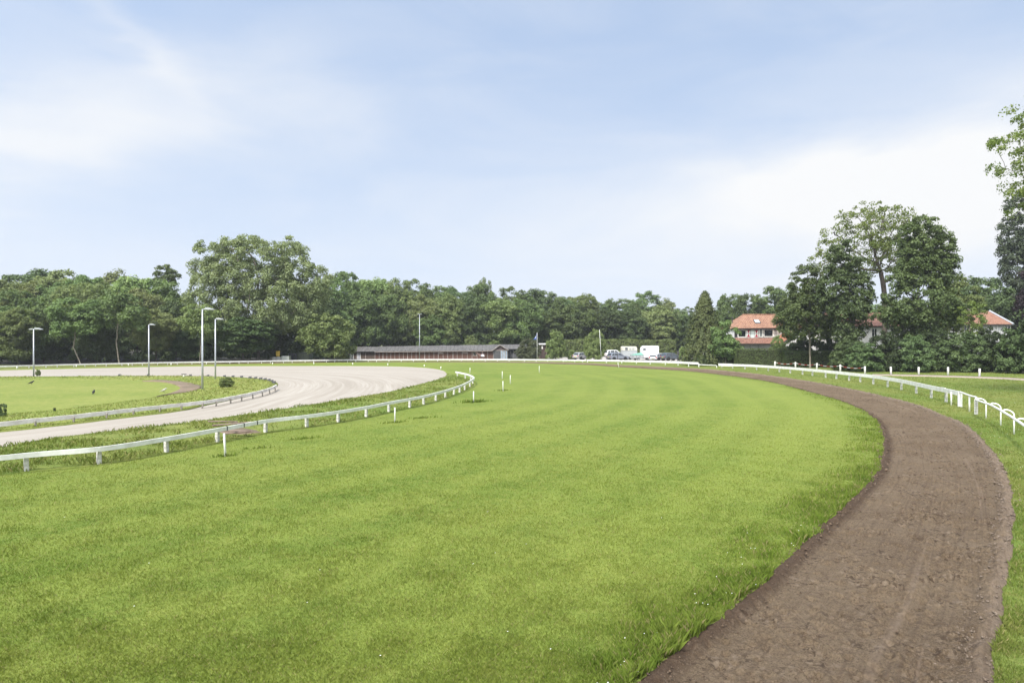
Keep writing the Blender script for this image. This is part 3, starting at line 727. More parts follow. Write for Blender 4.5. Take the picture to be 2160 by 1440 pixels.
# ------------------------------------------------------------------ foliage
def leaf_mat(name, c1, c2, trans=0.28, rough=0.6, ovar=0.25):
    m = bpy.data.materials.new(name); m.use_nodes = True; q = NT(m.node_tree); q.n.clear()
    r = q.new('ShaderNodeAttribute', attribute_name='rnd').outputs['Fac']
    oi = q.new('ShaderNodeObjectInfo').outputs['Random']
    tcn = q.new('ShaderNodeTexCoord')
    n = q.noise(tcn.outputs['Object'], 0.55, 3, 0.6)
    f = q.math('ADD', q.math('MULTIPLY', r, 0.55), q.math('MULTIPLY', q.maprange(n, 0.35, 0.65), 0.45))
    c = q.mix(f, c1, c2)
    hs = q.new('ShaderNodeHueSaturation')
    q.put(hs.inputs['Hue'], q.math('ADD', 0.5, q.math('MULTIPLY', q.math('SUBTRACT', oi, 0.5), 0.025)))
    q.put(hs.inputs['Value'], q.math('ADD', 1.0, q.math('MULTIPLY', q.math('SUBTRACT', oi, 0.5), ovar*2)))
    q.put(hs.inputs['Color'], c)
    d = q.new('ShaderNodeBsdfPrincipled'); q.l.new(hs.outputs[0], d.inputs['Base Color']); d.inputs['Roughness'].default_value = rough
    d.inputs['Specular IOR Level'].default_value = 0.25
    t = q.new('ShaderNodeBsdfTranslucent'); q.l.new(q.mix(1.0, hs.outputs[0], (1.15, 1.15, 0.55), 'MULTIPLY'), t.inputs[0])
    ms = q.new('ShaderNodeMixShader'); ms.inputs[0].default_value = trans
    q.l.new(d.outputs[0], ms.inputs[1]); q.l.new(t.outputs[0], ms.inputs[2])
    o = q.new('ShaderNodeOutputMaterial'); q.l.new(ms.outputs[0], o.inputs[0])
    return m
def unit(v): return v/np.maximum(np.linalg.norm(v, axis=1, keepdims=True), 1e-6)
def leaf_mesh(name, pos, nrm, size, mat, rng, asp=0.62, rnd=None):
    n = len(pos)
    r = rng.normal(size=(n, 3)); a = unit(np.cross(nrm, r)); b = np.cross(nrm, a)
    L = (size*(0.7+0.6*rng.random(n)))[:, None]; Wd = L*asp
    V = np.empty((n, 4, 3))
    V[:, 0] = pos-a*L/2; V[:, 1] = pos+b*Wd/2+nrm*L*0.10; V[:, 2] = pos+a*L/2; V[:, 3] = pos-b*Wd/2+nrm*L*0.10
    i = np.arange(n)[:, None]*4
    Fc = (i+np.array([[0, 1, 2, 3]]))
    if rnd is None: rnd = rng.random(n)
    return np_mesh(name, V.reshape(-1, 3), Fc, 4, mat, False, {'rnd': ('POINT', np.repeat(rnd, 4))})
def ell_points(ells, n, rng, shell=0.7, low=0.0):
    """points spread through a union of ellipsoids, most of them near the outer surface; low trims the underside"""
    E_ = np.array(ells, float); vol = (E_[:, 3]*E_[:, 4]*E_[:, 5])**0.75
    out = []
    while len(out) < n:
        e = E_[rng.choice(len(E_), p=vol/vol.sum())]
        d = rng.normal(size=3); d /= np.linalg.norm(d)
        rr = (0.72+0.28*rng.random()**0.7) if rng.random() < shell else 0.75*rng.random()**(1/2)
        p = e[:3]+d*rr*e[3:6]
        inside = ((((p-E_[:, :3])/E_[:, 3:6])**2).sum(1) < 0.5).sum()
        if inside > 1 and rng.random() < 0.7: continue
        out.append(p)
    return np.array(out)
def clump_leaves(cent, rad, nleaf, rng, core, flat=0.75, up=0.35, spread=0.55):
    """leaves on rounded clumps; each leaf faces outward, upward and at random"""
    n = len(cent); ci = np.repeat(np.arange(n), nleaf); m = len(ci)
    d = unit(rng.normal(size=(m, 3)))
    out = unit(cent-core)
    d = unit(d+out[ci]*0.55+np.array([0, 0, 0.35]))
    rr = (0.25+0.85*rng.random(m)**0.7)*rad[ci]
    p = cent[ci]+d*rr[:, None]*np.array([1, 1, flat])
    nn = unit(d*0.6+np.array([0, 0, up])+rng.normal(size=(m, 3))*spread)
    rnd = np.clip(rng.random(n)[ci]*0.6+rng.random(m)*0.4, 0, 1)
    return p, nn, rnd
def grow(attr, base, rng, trunk_h, step=0.6, kill=1.1, trunk_dir=(0, 0, 1), iters=70, forks=1):
    """space colonisation: a trunk that branches towards the attractor points"""
    nodes = [np.array(base, float)]; par = [-1]
    d = np.array(trunk_dir, float); d /= np.linalg.norm(d)
    nst = max(2, int(trunk_h/step))
    for i in range(nst):
        d2 = d+rng.normal(size=3)*0.05; d2 /= np.linalg.norm(d2)
        nodes.append(nodes[-1]+d2*step); par.append(len(nodes)-2)
    A_ = attr.copy(); N = np.array(nodes)
    for _ in range(iters):
        if not len(A_): break
        dm = ((A_[:, None]-N[None])**2).sum(2)
        nn = dm.argmin(1); dist = np.sqrt(dm[np.arange(len(A_)), nn])
        keep = dist > kill
        if not keep.any(): break
        A_ = A_[keep]; nn = nn[keep]
        newn = []; 
        for q_ in np.unique(nn):
            if q_ < nst*0.6: continue
            v = unit(A_[nn == q_]-N[q_]).sum(0)
            l = np.linalg.norm(v)
            if l < 1e-3: continue
            v = v/l+rng.normal(size=3)*0.12; v /= np.linalg.norm(v)
            newn.append(N[q_]+v*step); par.append(int(q_))
        if not newn: 
            # pull from the top of the trunk
            v = A_.mean(0)-N[-1]; v /= np.linalg.norm(v); newn.append(N[-1]+v*step); par.append(len(N)-1)
        N = np.concatenate([N, np.array(newn)])
    return N, np.array(par)
def wood_mesh(name, N, par, r_tip, r_base, mat, n=6, minr=0.0):
    cnt = np.zeros(len(N)); leafs = np.ones(len(N), bool)
    leafs[par[par >= 0]] = False; cnt[leafs] = 1
    for i in range(len(N)-1, 0, -1): cnt[par[i]] += cnt[i]
    r = r_tip*np.sqrt(np.maximum(cnt, 1)); r = r*min(1.0, r_base/r[0]) if r[0] > 0 else r
    r = np.maximum(r, r_tip*0.6)
    fl = np.clip(1-np.linalg.norm(N-N[0], axis=1)/0.9, 0, 1); r = r*(1+0.5*fl)
    idx = [i for i in range(1, len(N)) if r[i] >= minr]
    ang = np.arange(n)*2*np.pi/n; Vs = []; Fs = []
    for k_, i in enumerate(idx):
        a = N[par[i]]; b = N[i]; t = b-a; l = np.linalg.norm(t); t /= max(l, 1e-6)
        u = np.cross(t, [0.31, 0.95, 0.05]); u /= np.linalg.norm(u); w = np.cross(t, u)
        ring = np.cos(ang)[:, None]*u+np.sin(ang)[:, None]*w
        b2 = b+t*min(0.25*l, r[i]*0.5)
        ra = min(r[par[i]], r[i]*1.25)
        Vs.append(a+ring*ra); Vs.append(b2+ring*r[i])
        o_ = k_*2*n
        for j in range(n): Fs.append((o_+j, o_+(j+1) % n, o_+n+(j+1) % n, o_+n+j))
    return np_mesh(name, np.concatenate(Vs), np.array(Fs), 4, mat, True)
M_BARK = mat('bark', (0.115, 0.095, 0.075), 0.9, col2=(0.06, 0.05, 0.04), vscale=2.0, bump=0.8, bscale=9)
M_BARKP = mat('bark_pale', (0.25, 0.22, 0.18), 0.9, col2=(0.14, 0.12, 0.095), vscale=1.6, bump=0.6, bscale=8)
L_OAK = leaf_mat('leaf_oak', (0.086, 0.133, 0.046), (0.195, 0.26, 0.097))
L_OAKD = leaf_mat('leaf_sycamore', (0.065, 0.097, 0.034), (0.143, 0.185, 0.068))
L_THK = leaf_mat('leaf_thicket', (0.028, 0.044, 0.016), (0.063, 0.085, 0.032), 0.2)
L_LIGHT = leaf_mat('leaf_light', (0.136, 0.199, 0.064), (0.258, 0.318, 0.124))
L_OLIVE = leaf_mat('leaf_olive', (0.14, 0.175, 0.064), (0.261, 0.291, 0.123))
L_DARK = leaf_mat('leaf_dark', (0.058, 0.093, 0.034), (0.135, 0.185, 0.072), 0.2)
L_POP = leaf_mat('leaf_grey', (0.172, 0.228, 0.106), (0.317, 0.376, 0.188), 0.3, ovar=0.1)
L_PURP = leaf_mat('leaf_purple', (0.024, 0.016, 0.020), (0.040, 0.026, 0.030), 0.15)
L_CON = leaf_mat('leaf_conifer', (0.048, 0.064, 0.021), (0.107, 0.119, 0.043), 0.15)
L_SPR = leaf_mat('leaf_spring', (0.125, 0.18, 0.042), (0.235, 0.275, 0.09), 0.4)
L_HEDGE = leaf_mat('leaf_hedge', (0.055, 0.087, 0.027), (0.13, 0.173, 0.057), 0.15, ovar=0.08)
L_YEL = leaf_mat('leaf_yellow', (0.28, 0.22, 0.04), (0.42, 0.30, 0.05), 0.3)
L_SILV = leaf_mat('leaf_silver', (0.095, 0.115, 0.060), (0.17, 0.19, 0.11), 0.25)

def tree_meshes(nm, seed, ells, nclump, crad, nleaf, lsize, leafm, barkm=None, trunk_h=4.0, rb=0.28, shell=0.75, tdir=(0, 0, 1), up=0.5,
                step=0.7, kill=1.3, nattr=None, minr=0.03, rtip=0.02, spread=0.5, flat=0.82, base=(0, 0, -0.2), drop=0.0, lvar=0.35, full=1.75, asp=0.82):
    r = np.random.default_rng(seed)
    c = ell_points(ells, nclump, r, shell)
    core = np.average(np.array(ells)[:, :3], axis=0, weights=np.array(ells)[:, 3])-np.array([0, 0, 1.0])
    rad = crad*(1-lvar+2*lvar*r.random(nclump))
    at = c if nattr is None else c[r.choice(len(c), min(nattr, len(c)), replace=False)]
    N, par = grow(at, base, r, trunk_h, step, kill, tdir)
    tm = wood_mesh(nm+'_trunk', N, par, rtip, rb, barkm or M_BARK, 6, minr)
    p, nn, rnd = clump_leaves(c, rad, int(nleaf*full), r, core, flat, up, spread)
    if drop: p[:, 2] -= drop*np.abs(r.normal(size=len(p)))
    k_ = p[:, 2] > 0.15
    cm = leaf_mesh(nm+'_crown', p[k_], nn[k_], np.full(k_.sum(), lsize), leafm, r, asp, rnd[k_])
    return tm, cm
def place(name, meshes, loc, sc=(1, 1, 1), rz=0.0, label=None, cat='tree', group=None, trunk='trunk', crown='crown'):
    o = empty(name, loc, rz, label, cat, group); o.scale = sc
    if meshes[0]: inst(trunk, meshes[0], o)
    inst(crown, meshes[1], o)
    return o
def forest_ells(r, h=16.0, w=5.0, low=0.25):
    e = [(0, 0, h*0.66, w, w, h*0.33)]
    for i in range(5):
        a = r.random()*6.28; d = w*(0.45+0.35*r.random()); z = h*(low+0.12+(0.86-low-0.12)*r.random())
        s = w*(0.38+0.25*r.random())
        e.append((d*math.cos(a), d*math.sin(a), z, s, s, s*0.85))
    e.append((0, 0, h*(low+0.14), w*0.72, w*0.72, h*0.16))
    return e
rr_ = np.random.default_rng(99)
WOOD = []
for i in range(10):
    lm = [L_OAK, L_OAK, L_LIGHT, L_OLIVE, L_DARK, L_OAK, L_DARK, L_LIGHT, L_OAK, L_OLIVE][i]
    WOOD.append(tree_meshes('wood%d' % i, 300+i, forest_ells(rr_, 16.0, 5.0, 0.12 if i % 3 else 0.25), 270, 1.05, 62, 0.36, lm, M_BARK, 3.5+1.5*(i % 2), 0.26))
TALLT = [tree_meshes('edge%d' % i, 340+i, [(0.0, 0, 11.2, 4.6, 4.2, 3.2), (2.4, -0.6, 9.2, 2.6, 2.6, 1.8), (-2.6, 0.2, 9.6, 2.8, 2.6, 2.2), (-1.2, -1.0, 7.6, 2.4, 2.0, 1.2)], 85, 1.15, 105, 0.36, [L_OAK, L_LIGHT][i], M_BARKP, 4.2, 0.27, tdir=[(-0.34, -0.05, 1), (-0.12, 0, 1)][i], kill=1.5, minr=0.045, rtip=0.03) for i in range(2)]
SHRUB = [tree_meshes('shrub%d' % i, 360+i, [(0, 0, 1.1, 1.6, 1.5, 1.2), (0.9, 0.2, 0.9, 1.0, 1.0, 0.8), (-0.8, -0.2, 1.2, 1.1, 1.0, 1.0)], 60, 0.42, 70, 0.19, [L_OAK, L_LIGHT, L_DARK, L_SILV][i], M_BARK, 0.4, 0.06, step=0.3, kill=0.6, minr=0.012, rtip=0.01) for i in range(4)]

def gpt(x, Y):
    """ground point under photo column x at distance Y"""
    X = (x-1080)*Y/F
    return (X, Y, gz(X, Y))
def hgt(y, Y, z0): return H-(y-YH)*Y/F-z0
def wood_tree(x, ytop, Y, v, wpx, label, group=None, name='broadleaf_tree', mset=None, hm=16.0, wm=5.6, seed=0):
    l = gpt(x, Y); h = hgt(ytop, Y, l[2]); w = wpx*Y/F/2
    ms = (mset or WOOD)[v]
    return place(name, ms, l, (w/wm, w/wm, h/hm), (x*0.37+v) % 6.28, label, 'tree', group)

# --- the wood behind the far rail: front row at the left
front = [
 (-40, 640, 126, 0, 150, 'dark broadleaf tree at the wood edge, cut off by the left border of the photo'),
 (38, 652, 124, 2, 95, 'bright green low tree at the wood edge, left of the leftmost lamp post'),
 (92, 625, 130, 5, 120, 'broad mid green tree at the wood edge, right behind the leftmost lamp post'),
 (205, 650, 129, 4, 85, 'low dark tree in the wood, between the leaning trunk and the forked pale trunk'),
 (330, 655, 131, 3, 95, 'drooping olive green tree in the wood, behind the second lamp post from the left'),
 (372, 640, 137, 6, 90, 'very dark tree in the wood, just left of the giant pale green tree'),
]
for x, yt, Y, v, w, lb in front: wood_tree(x, yt, Y, v, w, lb, 'trees at the front of the wood')
# trees whose trunks show
l = gpt(172, 122); place('leaning_tree', TALLT[0], l, (1.0, 1.0, hgt(622, 122, l[2])/15.2), 0.0, 'tree with a pale trunk leaning left, in front of the dark wood', 'tree')
l = gpt(253, 123); place('forked_tree', tree_meshes('forked', 351, [(-2.2, 0, 10.2, 2.8, 2.6, 2.4), (2.4, 0, 9.6, 2.6, 2.6, 2.2), (0.3, 0, 11.8, 3.2, 2.8, 2.0), (3.6, -0.4, 8.0, 1.4, 1.4, 0.9)], 62, 1.1, 100, 0.36, L_OAK, M_BARKP, 5.4, 0.25, tdir=(-0.12, 0, 1), kill=1.5, minr=0.04, rtip=0.035), l, (1, 1, hgt(618, 123, l[2])/14.3), 0.0, 'tree with a bare pale trunk forking in two, in front of the dark wood', 'tree')
l = gpt(421, 127); place('thin_trunk_tree', TALLT[1], l, (0.8, 0.8, hgt(640, 127, l[2])/15.0), 2.4, 'tree with a thin slanting trunk behind the tallest lamp post', 'tree')
# back row and skyline at the left
sky_l = [(-60, 600, 150, 0, 130), (10, 590, 148, 7, 120), (70, 571, 158, 4, 150), (130, 575, 152, 3, 125), (185, 582, 148, 8, 110), (245, 577, 156, 9, 130), (300, 586, 150, 7, 110), (352, 590, 150, 5, 110), (30, 612, 140, 8, 120), (160, 606, 138, 2, 120), (235, 612, 139, 5, 110), (290, 612, 141, 3, 110), (120, 600, 146, 1, 120), (210, 596, 146, 7, 110), (60, 600, 145, 9, 110)]
for x, yt, Y, v, w in sky_l: wood_tree(x, yt, Y, v, w, 'broadleaf tree inside the wood left of the giant tree, only its upper crown showing', 'trees deep in the left part of the wood')
l = gpt(352, 160); place('small_crown_tree', tree_meshes('smallc', 352, [(0, 0, 19.6, 2.6, 2.4, 2.4)], 34, 0.8, 80, 0.36, L_OAK, M_BARK, 12, 0.2, kill=1.2, minr=0.03), l, (1, 1, hgt(559, 160, l[2])/22.2), 0, 'small round see-through crown rising above the wood just left of the giant tree', 'tree')
# the giant pale tree
BIG = [(-2.0, 0, 19.0, 9.0, 7.5, 6.6), (-7.5, -0.5, 14.0, 6.6, 6.0, 7.0), (5.2, 0, 20.0, 5.2, 5.0, 5.6), (9.6, 0, 16.2, 5.0, 5.0, 4.8), (2.0, -1.5, 13.0, 8.5, 7.0, 6.5), (-9.5, 0, 20.0, 4.6, 4.6, 4.6), (-3, 0, 22.4, 5.0, 4.5, 3.6), (7.0, -1.0, 10.0, 5.0, 5.0, 4.5), (-8.5, -1.5, 8.0, 4.5, 4.5, 4.5), (-3.5, -1.5, 6.5, 6.0, 5.0, 5.0), (10.5, 0, 13.0, 3.6, 3.6, 3.6)]
l = gpt(545, 140)
place('giant_tree', tree_meshes('giant', 401, BIG, 1000, 1.05, 60, 0.34, L_POP, M_BARKP, 3.5, 0.75, shell=0.78, kill=1.6, step=0.9, minr=0.05, rtip=0.03, nattr=300, spread=0.7), l, (1.0, 1, hgt(489, 140, l[2])/26.6), 0.0, 'giant pale grey green tree towering over the wood', 'tree')
l = gpt(512, 134); place('ivy_mound_tree', WOOD[6], l, (1.35, 1.1, hgt(672, 134, l[2])/16.0), 1.0, 'dark ivy covered low tree under the left half of the giant tree', 'tree')
l = gpt(420, 136); place('dark_understory_tree', WOOD[4], l, (0.9, 0.9, hgt(690, 136, l[2])/16.0), 2.0, 'small dark tree under the left edge of the giant tree', 'tree')
l = gpt(600, 152); place('dark_understory_tree', WOOD[4], l, (1.5, 1.0, hgt(640, 152, l[2])/16.0), 3.0, 'dark tree in the shade under the right half of the giant tree', 'tree')
l = gpt(692, 137); place('round_tree', tree_meshes('roundt', 402, [(0, 0, 7.4, 3.9, 3.8, 3.5), (1.4, -0.5, 4.6, 3.5, 3.2, 2.8), (-1.6, 0, 5.2, 3.2, 3.0, 3.0), (1.6, 0, 2.6, 2.6, 2.4, 1.6)], 150, 0.95, 85, 0.32, L_LIGHT, M_BARK, 2.5, 0.25, kill=1.2), l, (1.15, 1, hgt(655, 137, l[2])/11.4), 0.0, 'round fresh green tree at the left end of the long stable', 'tree')
# behind the stable
mid = [(742, 632, 182, 6, 95, 'dark tree in the wood above the left end of the stable roof'),
 (800, 650, 184, 0, 85, 'tree in the wood left of the tall thin floodlight mast'),
 (850, 640, 186, 8, 90, 'dense tree in the wood directly behind the tall thin floodlight mast'),
 (905, 655, 184, 5, 80, 'lower tree in the wood right of the tall thin floodlight mast'),
 (945, 625, 188, 2, 85, 'yellowish light green tree in the wood above the middle of the stable roof'),
 (990, 640, 188, 4, 80, 'dark tree in the wood above the right half of the stable roof'),
 (1050, 632, 190, 7, 95, 'light green tree with visible stem in the wood above the right end of the stable'),
 (1105, 628, 192, 5, 95, 'broad tree in the wood behind the blue flag'),
 (1165, 650, 196, 0, 85, 'tree in the wood between the blue flag and the white pole'),
 (1215, 640, 198, 8, 85, 'tree in the wood behind the white pole and its bush'),
 (1275, 655, 202, 6, 85, 'dark tree in the wood above the leftmost horse trailer'),
 (1325, 650, 204, 4, 85, 'dark tree in the wood above the grey and cream trailer'),
 (1385, 648, 206, 9, 85, 'brownish olive tree in the wood above the parked cars'),
 (1424, 652, 208, 0, 70, 'tree in the wood just left of the drooping conifer')]
for x, yt, Y, v, w, lb in mid: wood_tree(x, yt, Y, v, w, lb, 'trees at the front of the wood')
sky_m = [(700, 585, 178, 5, 105), (725, 574, 186, 8, 105), (785, 588, 190, 7, 105), (835, 592, 192, 2, 95), (872, 588, 196, 5, 100), (915, 600, 198, 0, 90), (960, 608, 200, 4, 90), (1010, 600, 204, 8, 80), (1075, 604, 206, 5, 95), (1120, 612, 208, 4, 90), (1155, 612, 212, 0, 80), (765, 610, 180, 1, 90), (890, 625, 186, 3, 80), (1000, 620, 194, 6, 90),(820, 620, 184, 0, 90), (675, 620, 170, 4, 90), (655, 600, 176, 8, 100), (930, 618, 195, 1, 85)]
for x, yt, Y, v, w in sky_m: wood_tree(x, yt, Y, v, w, 'broadleaf tree deep in the wood behind the stable, only its crown top showing', 'trees deep in the middle of the wood')
l = gpt(1022, 208); wood_tree(1022, 591, 208, 2, 46, 'tall narrow tree rising a little above the skyline of the wood over the stable')
sky_r = [(1190, 630, 222, 6, 70), (1222, 622, 226, 7, 75), (1262, 640, 232, 4, 80), (1305, 628, 236, 0, 85), (1362, 616, 240, 8, 80), (1400, 634, 244, 9, 80), (1442, 648, 246, 5, 80), (1340, 640, 238, 1, 80), (1245, 645, 228, 3, 70), (1480, 662, 240, 4, 90)]
for x, yt, Y, v, w in sky_r: wood_tree(x, yt, Y, v, w, 'broadleaf tree deep in the wood above the car park, only its crown top showing', 'trees deep in the right part of the wood')
sky_h = [(1542, 618, 190, 0, 70, 'open crowned tree above the skyline, between the conifer and the house roof'), (1585, 622, 186, 4, 75, 'dark tree behind the left end of the orange house roof'), (1630, 606, 182, 8, 85, 'tall tree behind the middle of the orange house roof'), (1680, 600, 180, 5, 90, 'tree behind the orange house, partly hidden by the tree with the pale trunk')]
for x, yt, Y, v, w, lb in sky_h: wood_tree(x, yt, Y, v, w, lb)
sky_far = [(1500, 660, 200, 6, 90), (1560, 655, 200, 0, 90), (1620, 650, 198, 4, 90), (1680, 640, 196, 6, 100), (1750, 640, 190, 4, 110), (1830, 640, 190, 0, 110), (1910, 640, 190, 6, 110), (1990, 620, 185, 8, 110), (2040, 596, 175, 4, 110), (2080, 600, 160, 5, 120), (2140, 620, 150, 6, 140), (2230, 600, 150, 0, 160)]
for x, yt, Y, v, w in sky_far: wood_tree(x, yt, Y, v, w, 'tree of the wood behind the houses', 'trees behind the houses')

# low growth on the wood's floor: one mass
ur = np.random.default_rng(777)
cs = []
def along_line(pts_, n_, dep):
    pl = np.array(pts_, float); t = ur.random(n_)*(len(pl)-1); i_ = t.astype(int); f_ = (t-i_)[:, None]
    p = pl[i_]*(1-f_)+pl[np.minimum(i_+1, len(pl)-1)]*f_
    p[:, 1] += dep*ur.random(n_); return p
edge = [gpt(-150, 124)[:2], gpt(100, 128)[:2], gpt(300, 132)[:2], gpt(500, 142)[:2], gpt(720, 158)[:2]]
e2 = [gpt(730, 180)[:2], gpt(1000, 186)[:2], gpt(1200, 198)[:2], gpt(1450, 206)[:2]]
for e_, n_, hm_ in ((edge, 900, 4.2), (e2, 900, 4.5)):
    p = along_line(e_, n_, 26); z = ur.random(n_)**1.5*hm_
    for a_, z_ in zip(p, z): cs.append((a_[0], a_[1], gz(a_[0], a_[1])+0.4+z_))
cs = np.array(cs); n_ = len(cs)
p, nn, rnd = clump_leaves(cs, 0.9*(0.7+0.6*ur.random(n_)), 60, ur, cs-np.array([0, 0, 2.0]))
me = leaf_mesh('wood_undergrowth', p, nn, np.full(len(p), 0.42), L_DARK, ur, 0.8, rnd)
o = inst('wood_undergrowth', me); tag(o, kind='stuff')

# --- hedges
def hedge_mesh(nm, L_, Wd, Hh, seed, lm, dens=120, ls=0.14, bumpy=0.18, fuzzy=0.1):
    r = np.random.default_rng(seed)
    areas = np.array([L_*Hh, L_*Hh, Wd*Hh, Wd*Hh, L_*Wd]); n = int(areas.sum()*dens)
    f = r.choice(5, n, p=areas/areas.sum()); a = r.random(n); b = r.random(n)
    p = np.zeros((n, 3)); nr = np.zeros((n, 3))
    for i, (nx, ny, nz) in enumerate(((0, -1, 0), (0, 1, 0), (-1, 0, 0), (1, 0, 0), (0, 0, 1))):
        k_ = f == i; A1, B1 = a[k_], b[k_]
        if i < 2: p[k_] = np.stack([A1*L_, np.full(k_.sum(), Wd if i else 0.0), B1*Hh], 1)
        elif i < 4: p[k_] = np.stack([np.full(k_.sum(), L_ if i == 3 else 0.0), A1*Wd, B1*Hh], 1)
        else: p[k_] = np.stack([A1*L_, B1*Wd, np.full(k_.sum(), Hh)], 1)
        nr[k_] = (nx, ny, nz)
    bb = (fbm(p[:, 0]*0.9+p[:, 1], p[:, 2]*1.1+p[:, 1]*0.7, seed, 3)-0.5)*2*bumpy
    p = p+nr*(bb-fuzzy*r.random(n)*0.8+fuzzy*0.4)[:, None]
    nn = unit(nr+r.normal(size=(n, 3))*0.6+np.array([0, 0, 0.25]))
    return leaf_mesh(nm, p, nn, np.full(n, ls), lm, r)
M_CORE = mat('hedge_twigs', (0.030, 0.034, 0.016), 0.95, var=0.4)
def hedge(x0, x1, Y, Wd, ytop, seed, label, lm=L_HEDGE, dy=0.0, bumpy=0.15, dens=125, ls=0.135):
    p0 = gpt(x0, Y); p1 = gpt(x1, Y+dy); L_ = math.hypot(p1[0]-p0[0], p1[1]-p0[1]); Hh = hgt(ytop, Y, p0[2])
    o = empty('hedge', p0, math.atan2(p1[1]-p0[1], p1[0]-p0[0]), label, 'hedge')
    inst('foliage', hedge_mesh('hedge', L_, Wd, Hh, seed, lm, dens, ls, bumpy), o)
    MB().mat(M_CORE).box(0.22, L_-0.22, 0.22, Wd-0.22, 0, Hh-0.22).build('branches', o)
    return o
hedge(1556, 1664, 112, 2.0, 735.5, 11, 'tall clipped hedge with a sunlit top in front of the white house')
hedge(1661, 1800, 110, 2.0, 741, 12, 'rounded clipped hedge around the pale tree trunk', bumpy=0.22)
hedge(1468, 1558, 116, 1.5, 750.5, 13, 'low uneven hedge between the white pillar and the tall clipped hedge', lm=L_DARK, bumpy=0.35)
hedge(1192, 1425, 178, 3.0, 717.5, 14, 'long light green hedge behind the car park', lm=L_LIGHT, dy=6, bumpy=0.5, dens=55, ls=0.30)

# --- shrubs and the thicket at the right
thick = [(1797, 716, 99, 2, 80, 'dark shrub beside the rounded hedge, behind the chain posts'), (1822, 722, 97, 2, 85, 'dark evergreen shrub behind the post where the chain ends'),
 (1868, 700, 98, 0, 80, 'shrub under the tall open tree'), (1918, 706, 96, 2, 90, 'very dark shrub in the middle of the right thicket'),
 (1975, 690, 98, 0, 95, 'tall mid green shrub in the thicket below the orange roof'), (2030, 700, 95, 2, 100, 'dark dense shrub in the right thicket'),
 (2085, 692, 96, 0, 100, 'shrub in the thicket in front of the right end of the orange roof'), (2140, 690, 93, 2, 110, 'dense dark shrub at the right border of the photo'),
 (2200, 680, 92, 0, 120, 'shrub past the right border, its left side showing')]
BSH = [tree_meshes('bshrub%d' % i, 380+i, [(0, 0, 2.6, 3.0, 2.4, 2.6), (1.4, -0.4, 1.8, 1.9, 1.8, 1.7), (-1.4, -0.3, 2.0, 2.0, 1.8, 1.9), (0.4, -1.0, 1.0, 2.6, 1.6, 1.1)], 230, 0.46, 52, 0.21, [L_THK, L_LIGHT, L_DARK][i], M_BARK, 0.8, 0.12, step=0.5, kill=0.9, minr=0.02, rtip=0.015) for i in range(3)]
for i, (x, yt, Y, v, w, lb) in enumerate(thick):
    l = gpt(x, Y); place('thicket_shrub', BSH[v], l, (w*Y/F/6.0, 0.9, hgt(yt, Y, l[2])/5.3), 0.6*i, lb, 'shrub', 'shrubs of the thicket', 'stems', 'foliage')
WBSH = [tree_meshes('willowb', 388, [(0, 0, 2.6, 3.0, 2.4, 2.6), (1.4, -0.4, 1.8, 1.9, 1.8, 1.7), (-1.4, -0.3, 2.0, 2.0, 1.8, 1.9)], 150, 0.55, 70, 0.20, L_SILV, M_BARK, 0.8, 0.1, step=0.5, kill=0.9, minr=0.02, rtip=0.015, spread=0.8)]
def shrub(x, yb, yt, w, v, label, name='shrub', ms=None, hm=2.45, wm=4.2, Y=None):
    if Y is None: l = P(x, yb); Y = l[1]; l = (l[0], l[1], 0.02)
    else: l = gpt(x, Y)
    h = H-(yt-YH)*Y/F-l[2]; wd = w*Y/F
    return place(name, (ms or SHRUB)[v], l, (wd/wm, wd/wm, h/hm), x % 6.28, label, 'shrub', None, 'stems', 'foliage')
shrub(1641, 0, 707, 38, 1, 'yellow green rounded bush in front of the house roof edge', Y=116, ms=BSH, hm=5.3, wm=6.4)
shrub(1684, 0, 700, 66, 0, 'leafy bush behind the rounded hedge, left of the pale trunk', Y=117, ms=BSH, hm=5.3, wm=6.4)
shrub(1745, 0, 704, 90, 0, 'leafy bush behind the rounded hedge, right of the pale trunk', Y=115, ms=BSH, hm=5.3, wm=6.4)
shrub(80, 793.5, 779, 13, 1, 'small bright shrub at the foot of the leftmost lamp post')
shrub(478, 818, 795, 34, 1, 'wild shrub on the infield bank right of the two nearby lamp posts')
shrub(3, 881, 850, 22, 2, 'dark shrub on the infield at the left border of the photo')
shrub(115, 868, 859, 9, 2, 'small dark weed at the near edge of the infield lawn')
shrub(722, 0, 740, 16, 0, 'yellow bush by the left end of the stable', Y=150, ms=[tree_meshes('yellowb', 391, [(0, 0, 1.2, 1.4, 1.3, 1.2)], 40, 0.4, 60, 0.2, L_YEL, M_BARK, 0.4, 0.05, step=0.3, kill=0.6, minr=0.02)], hm=2.5, wm=3.2)
shrub(1117, 0, 716, 56, 0, 'pale willow bush around the foot of the flagpole', Y=149, ms=WBSH, hm=5.3, wm=6.4)
shrub(1172, 0, 697, 44, 1, 'upright green bush right of the flagpole bush', Y=150, ms=BSH, hm=5.3, wm=6.4)
shrub(1255, 0, 694, 50, 1, 'dense green tree-like bush beside the silver car', Y=146, ms=BSH, hm=5.3, wm=6.4)
shrub(1205, 0, 738, 26, 1, 'low light bush left of the silver car', Y=152)
shrub(994, 0, 707, 42, 1, 'light green bush showing above the stable roof', Y=180, ms=BSH, hm=5.3, wm=6.4)
shrub(1042, 0, 717, 34, 1, 'smaller light green bush above the right end of the stable roof', Y=180, ms=BSH, hm=5.3, wm=6.4)
shrub(1450, 0, 728, 36, 1, 'yellow green bush left of the white gate pillar', Y=128)
shrub(2204, 0, 628, 110, 0, 'green shrub at the right border, below the poplar', Y=90, ms=BSH, hm=5.3, wm=6.4)

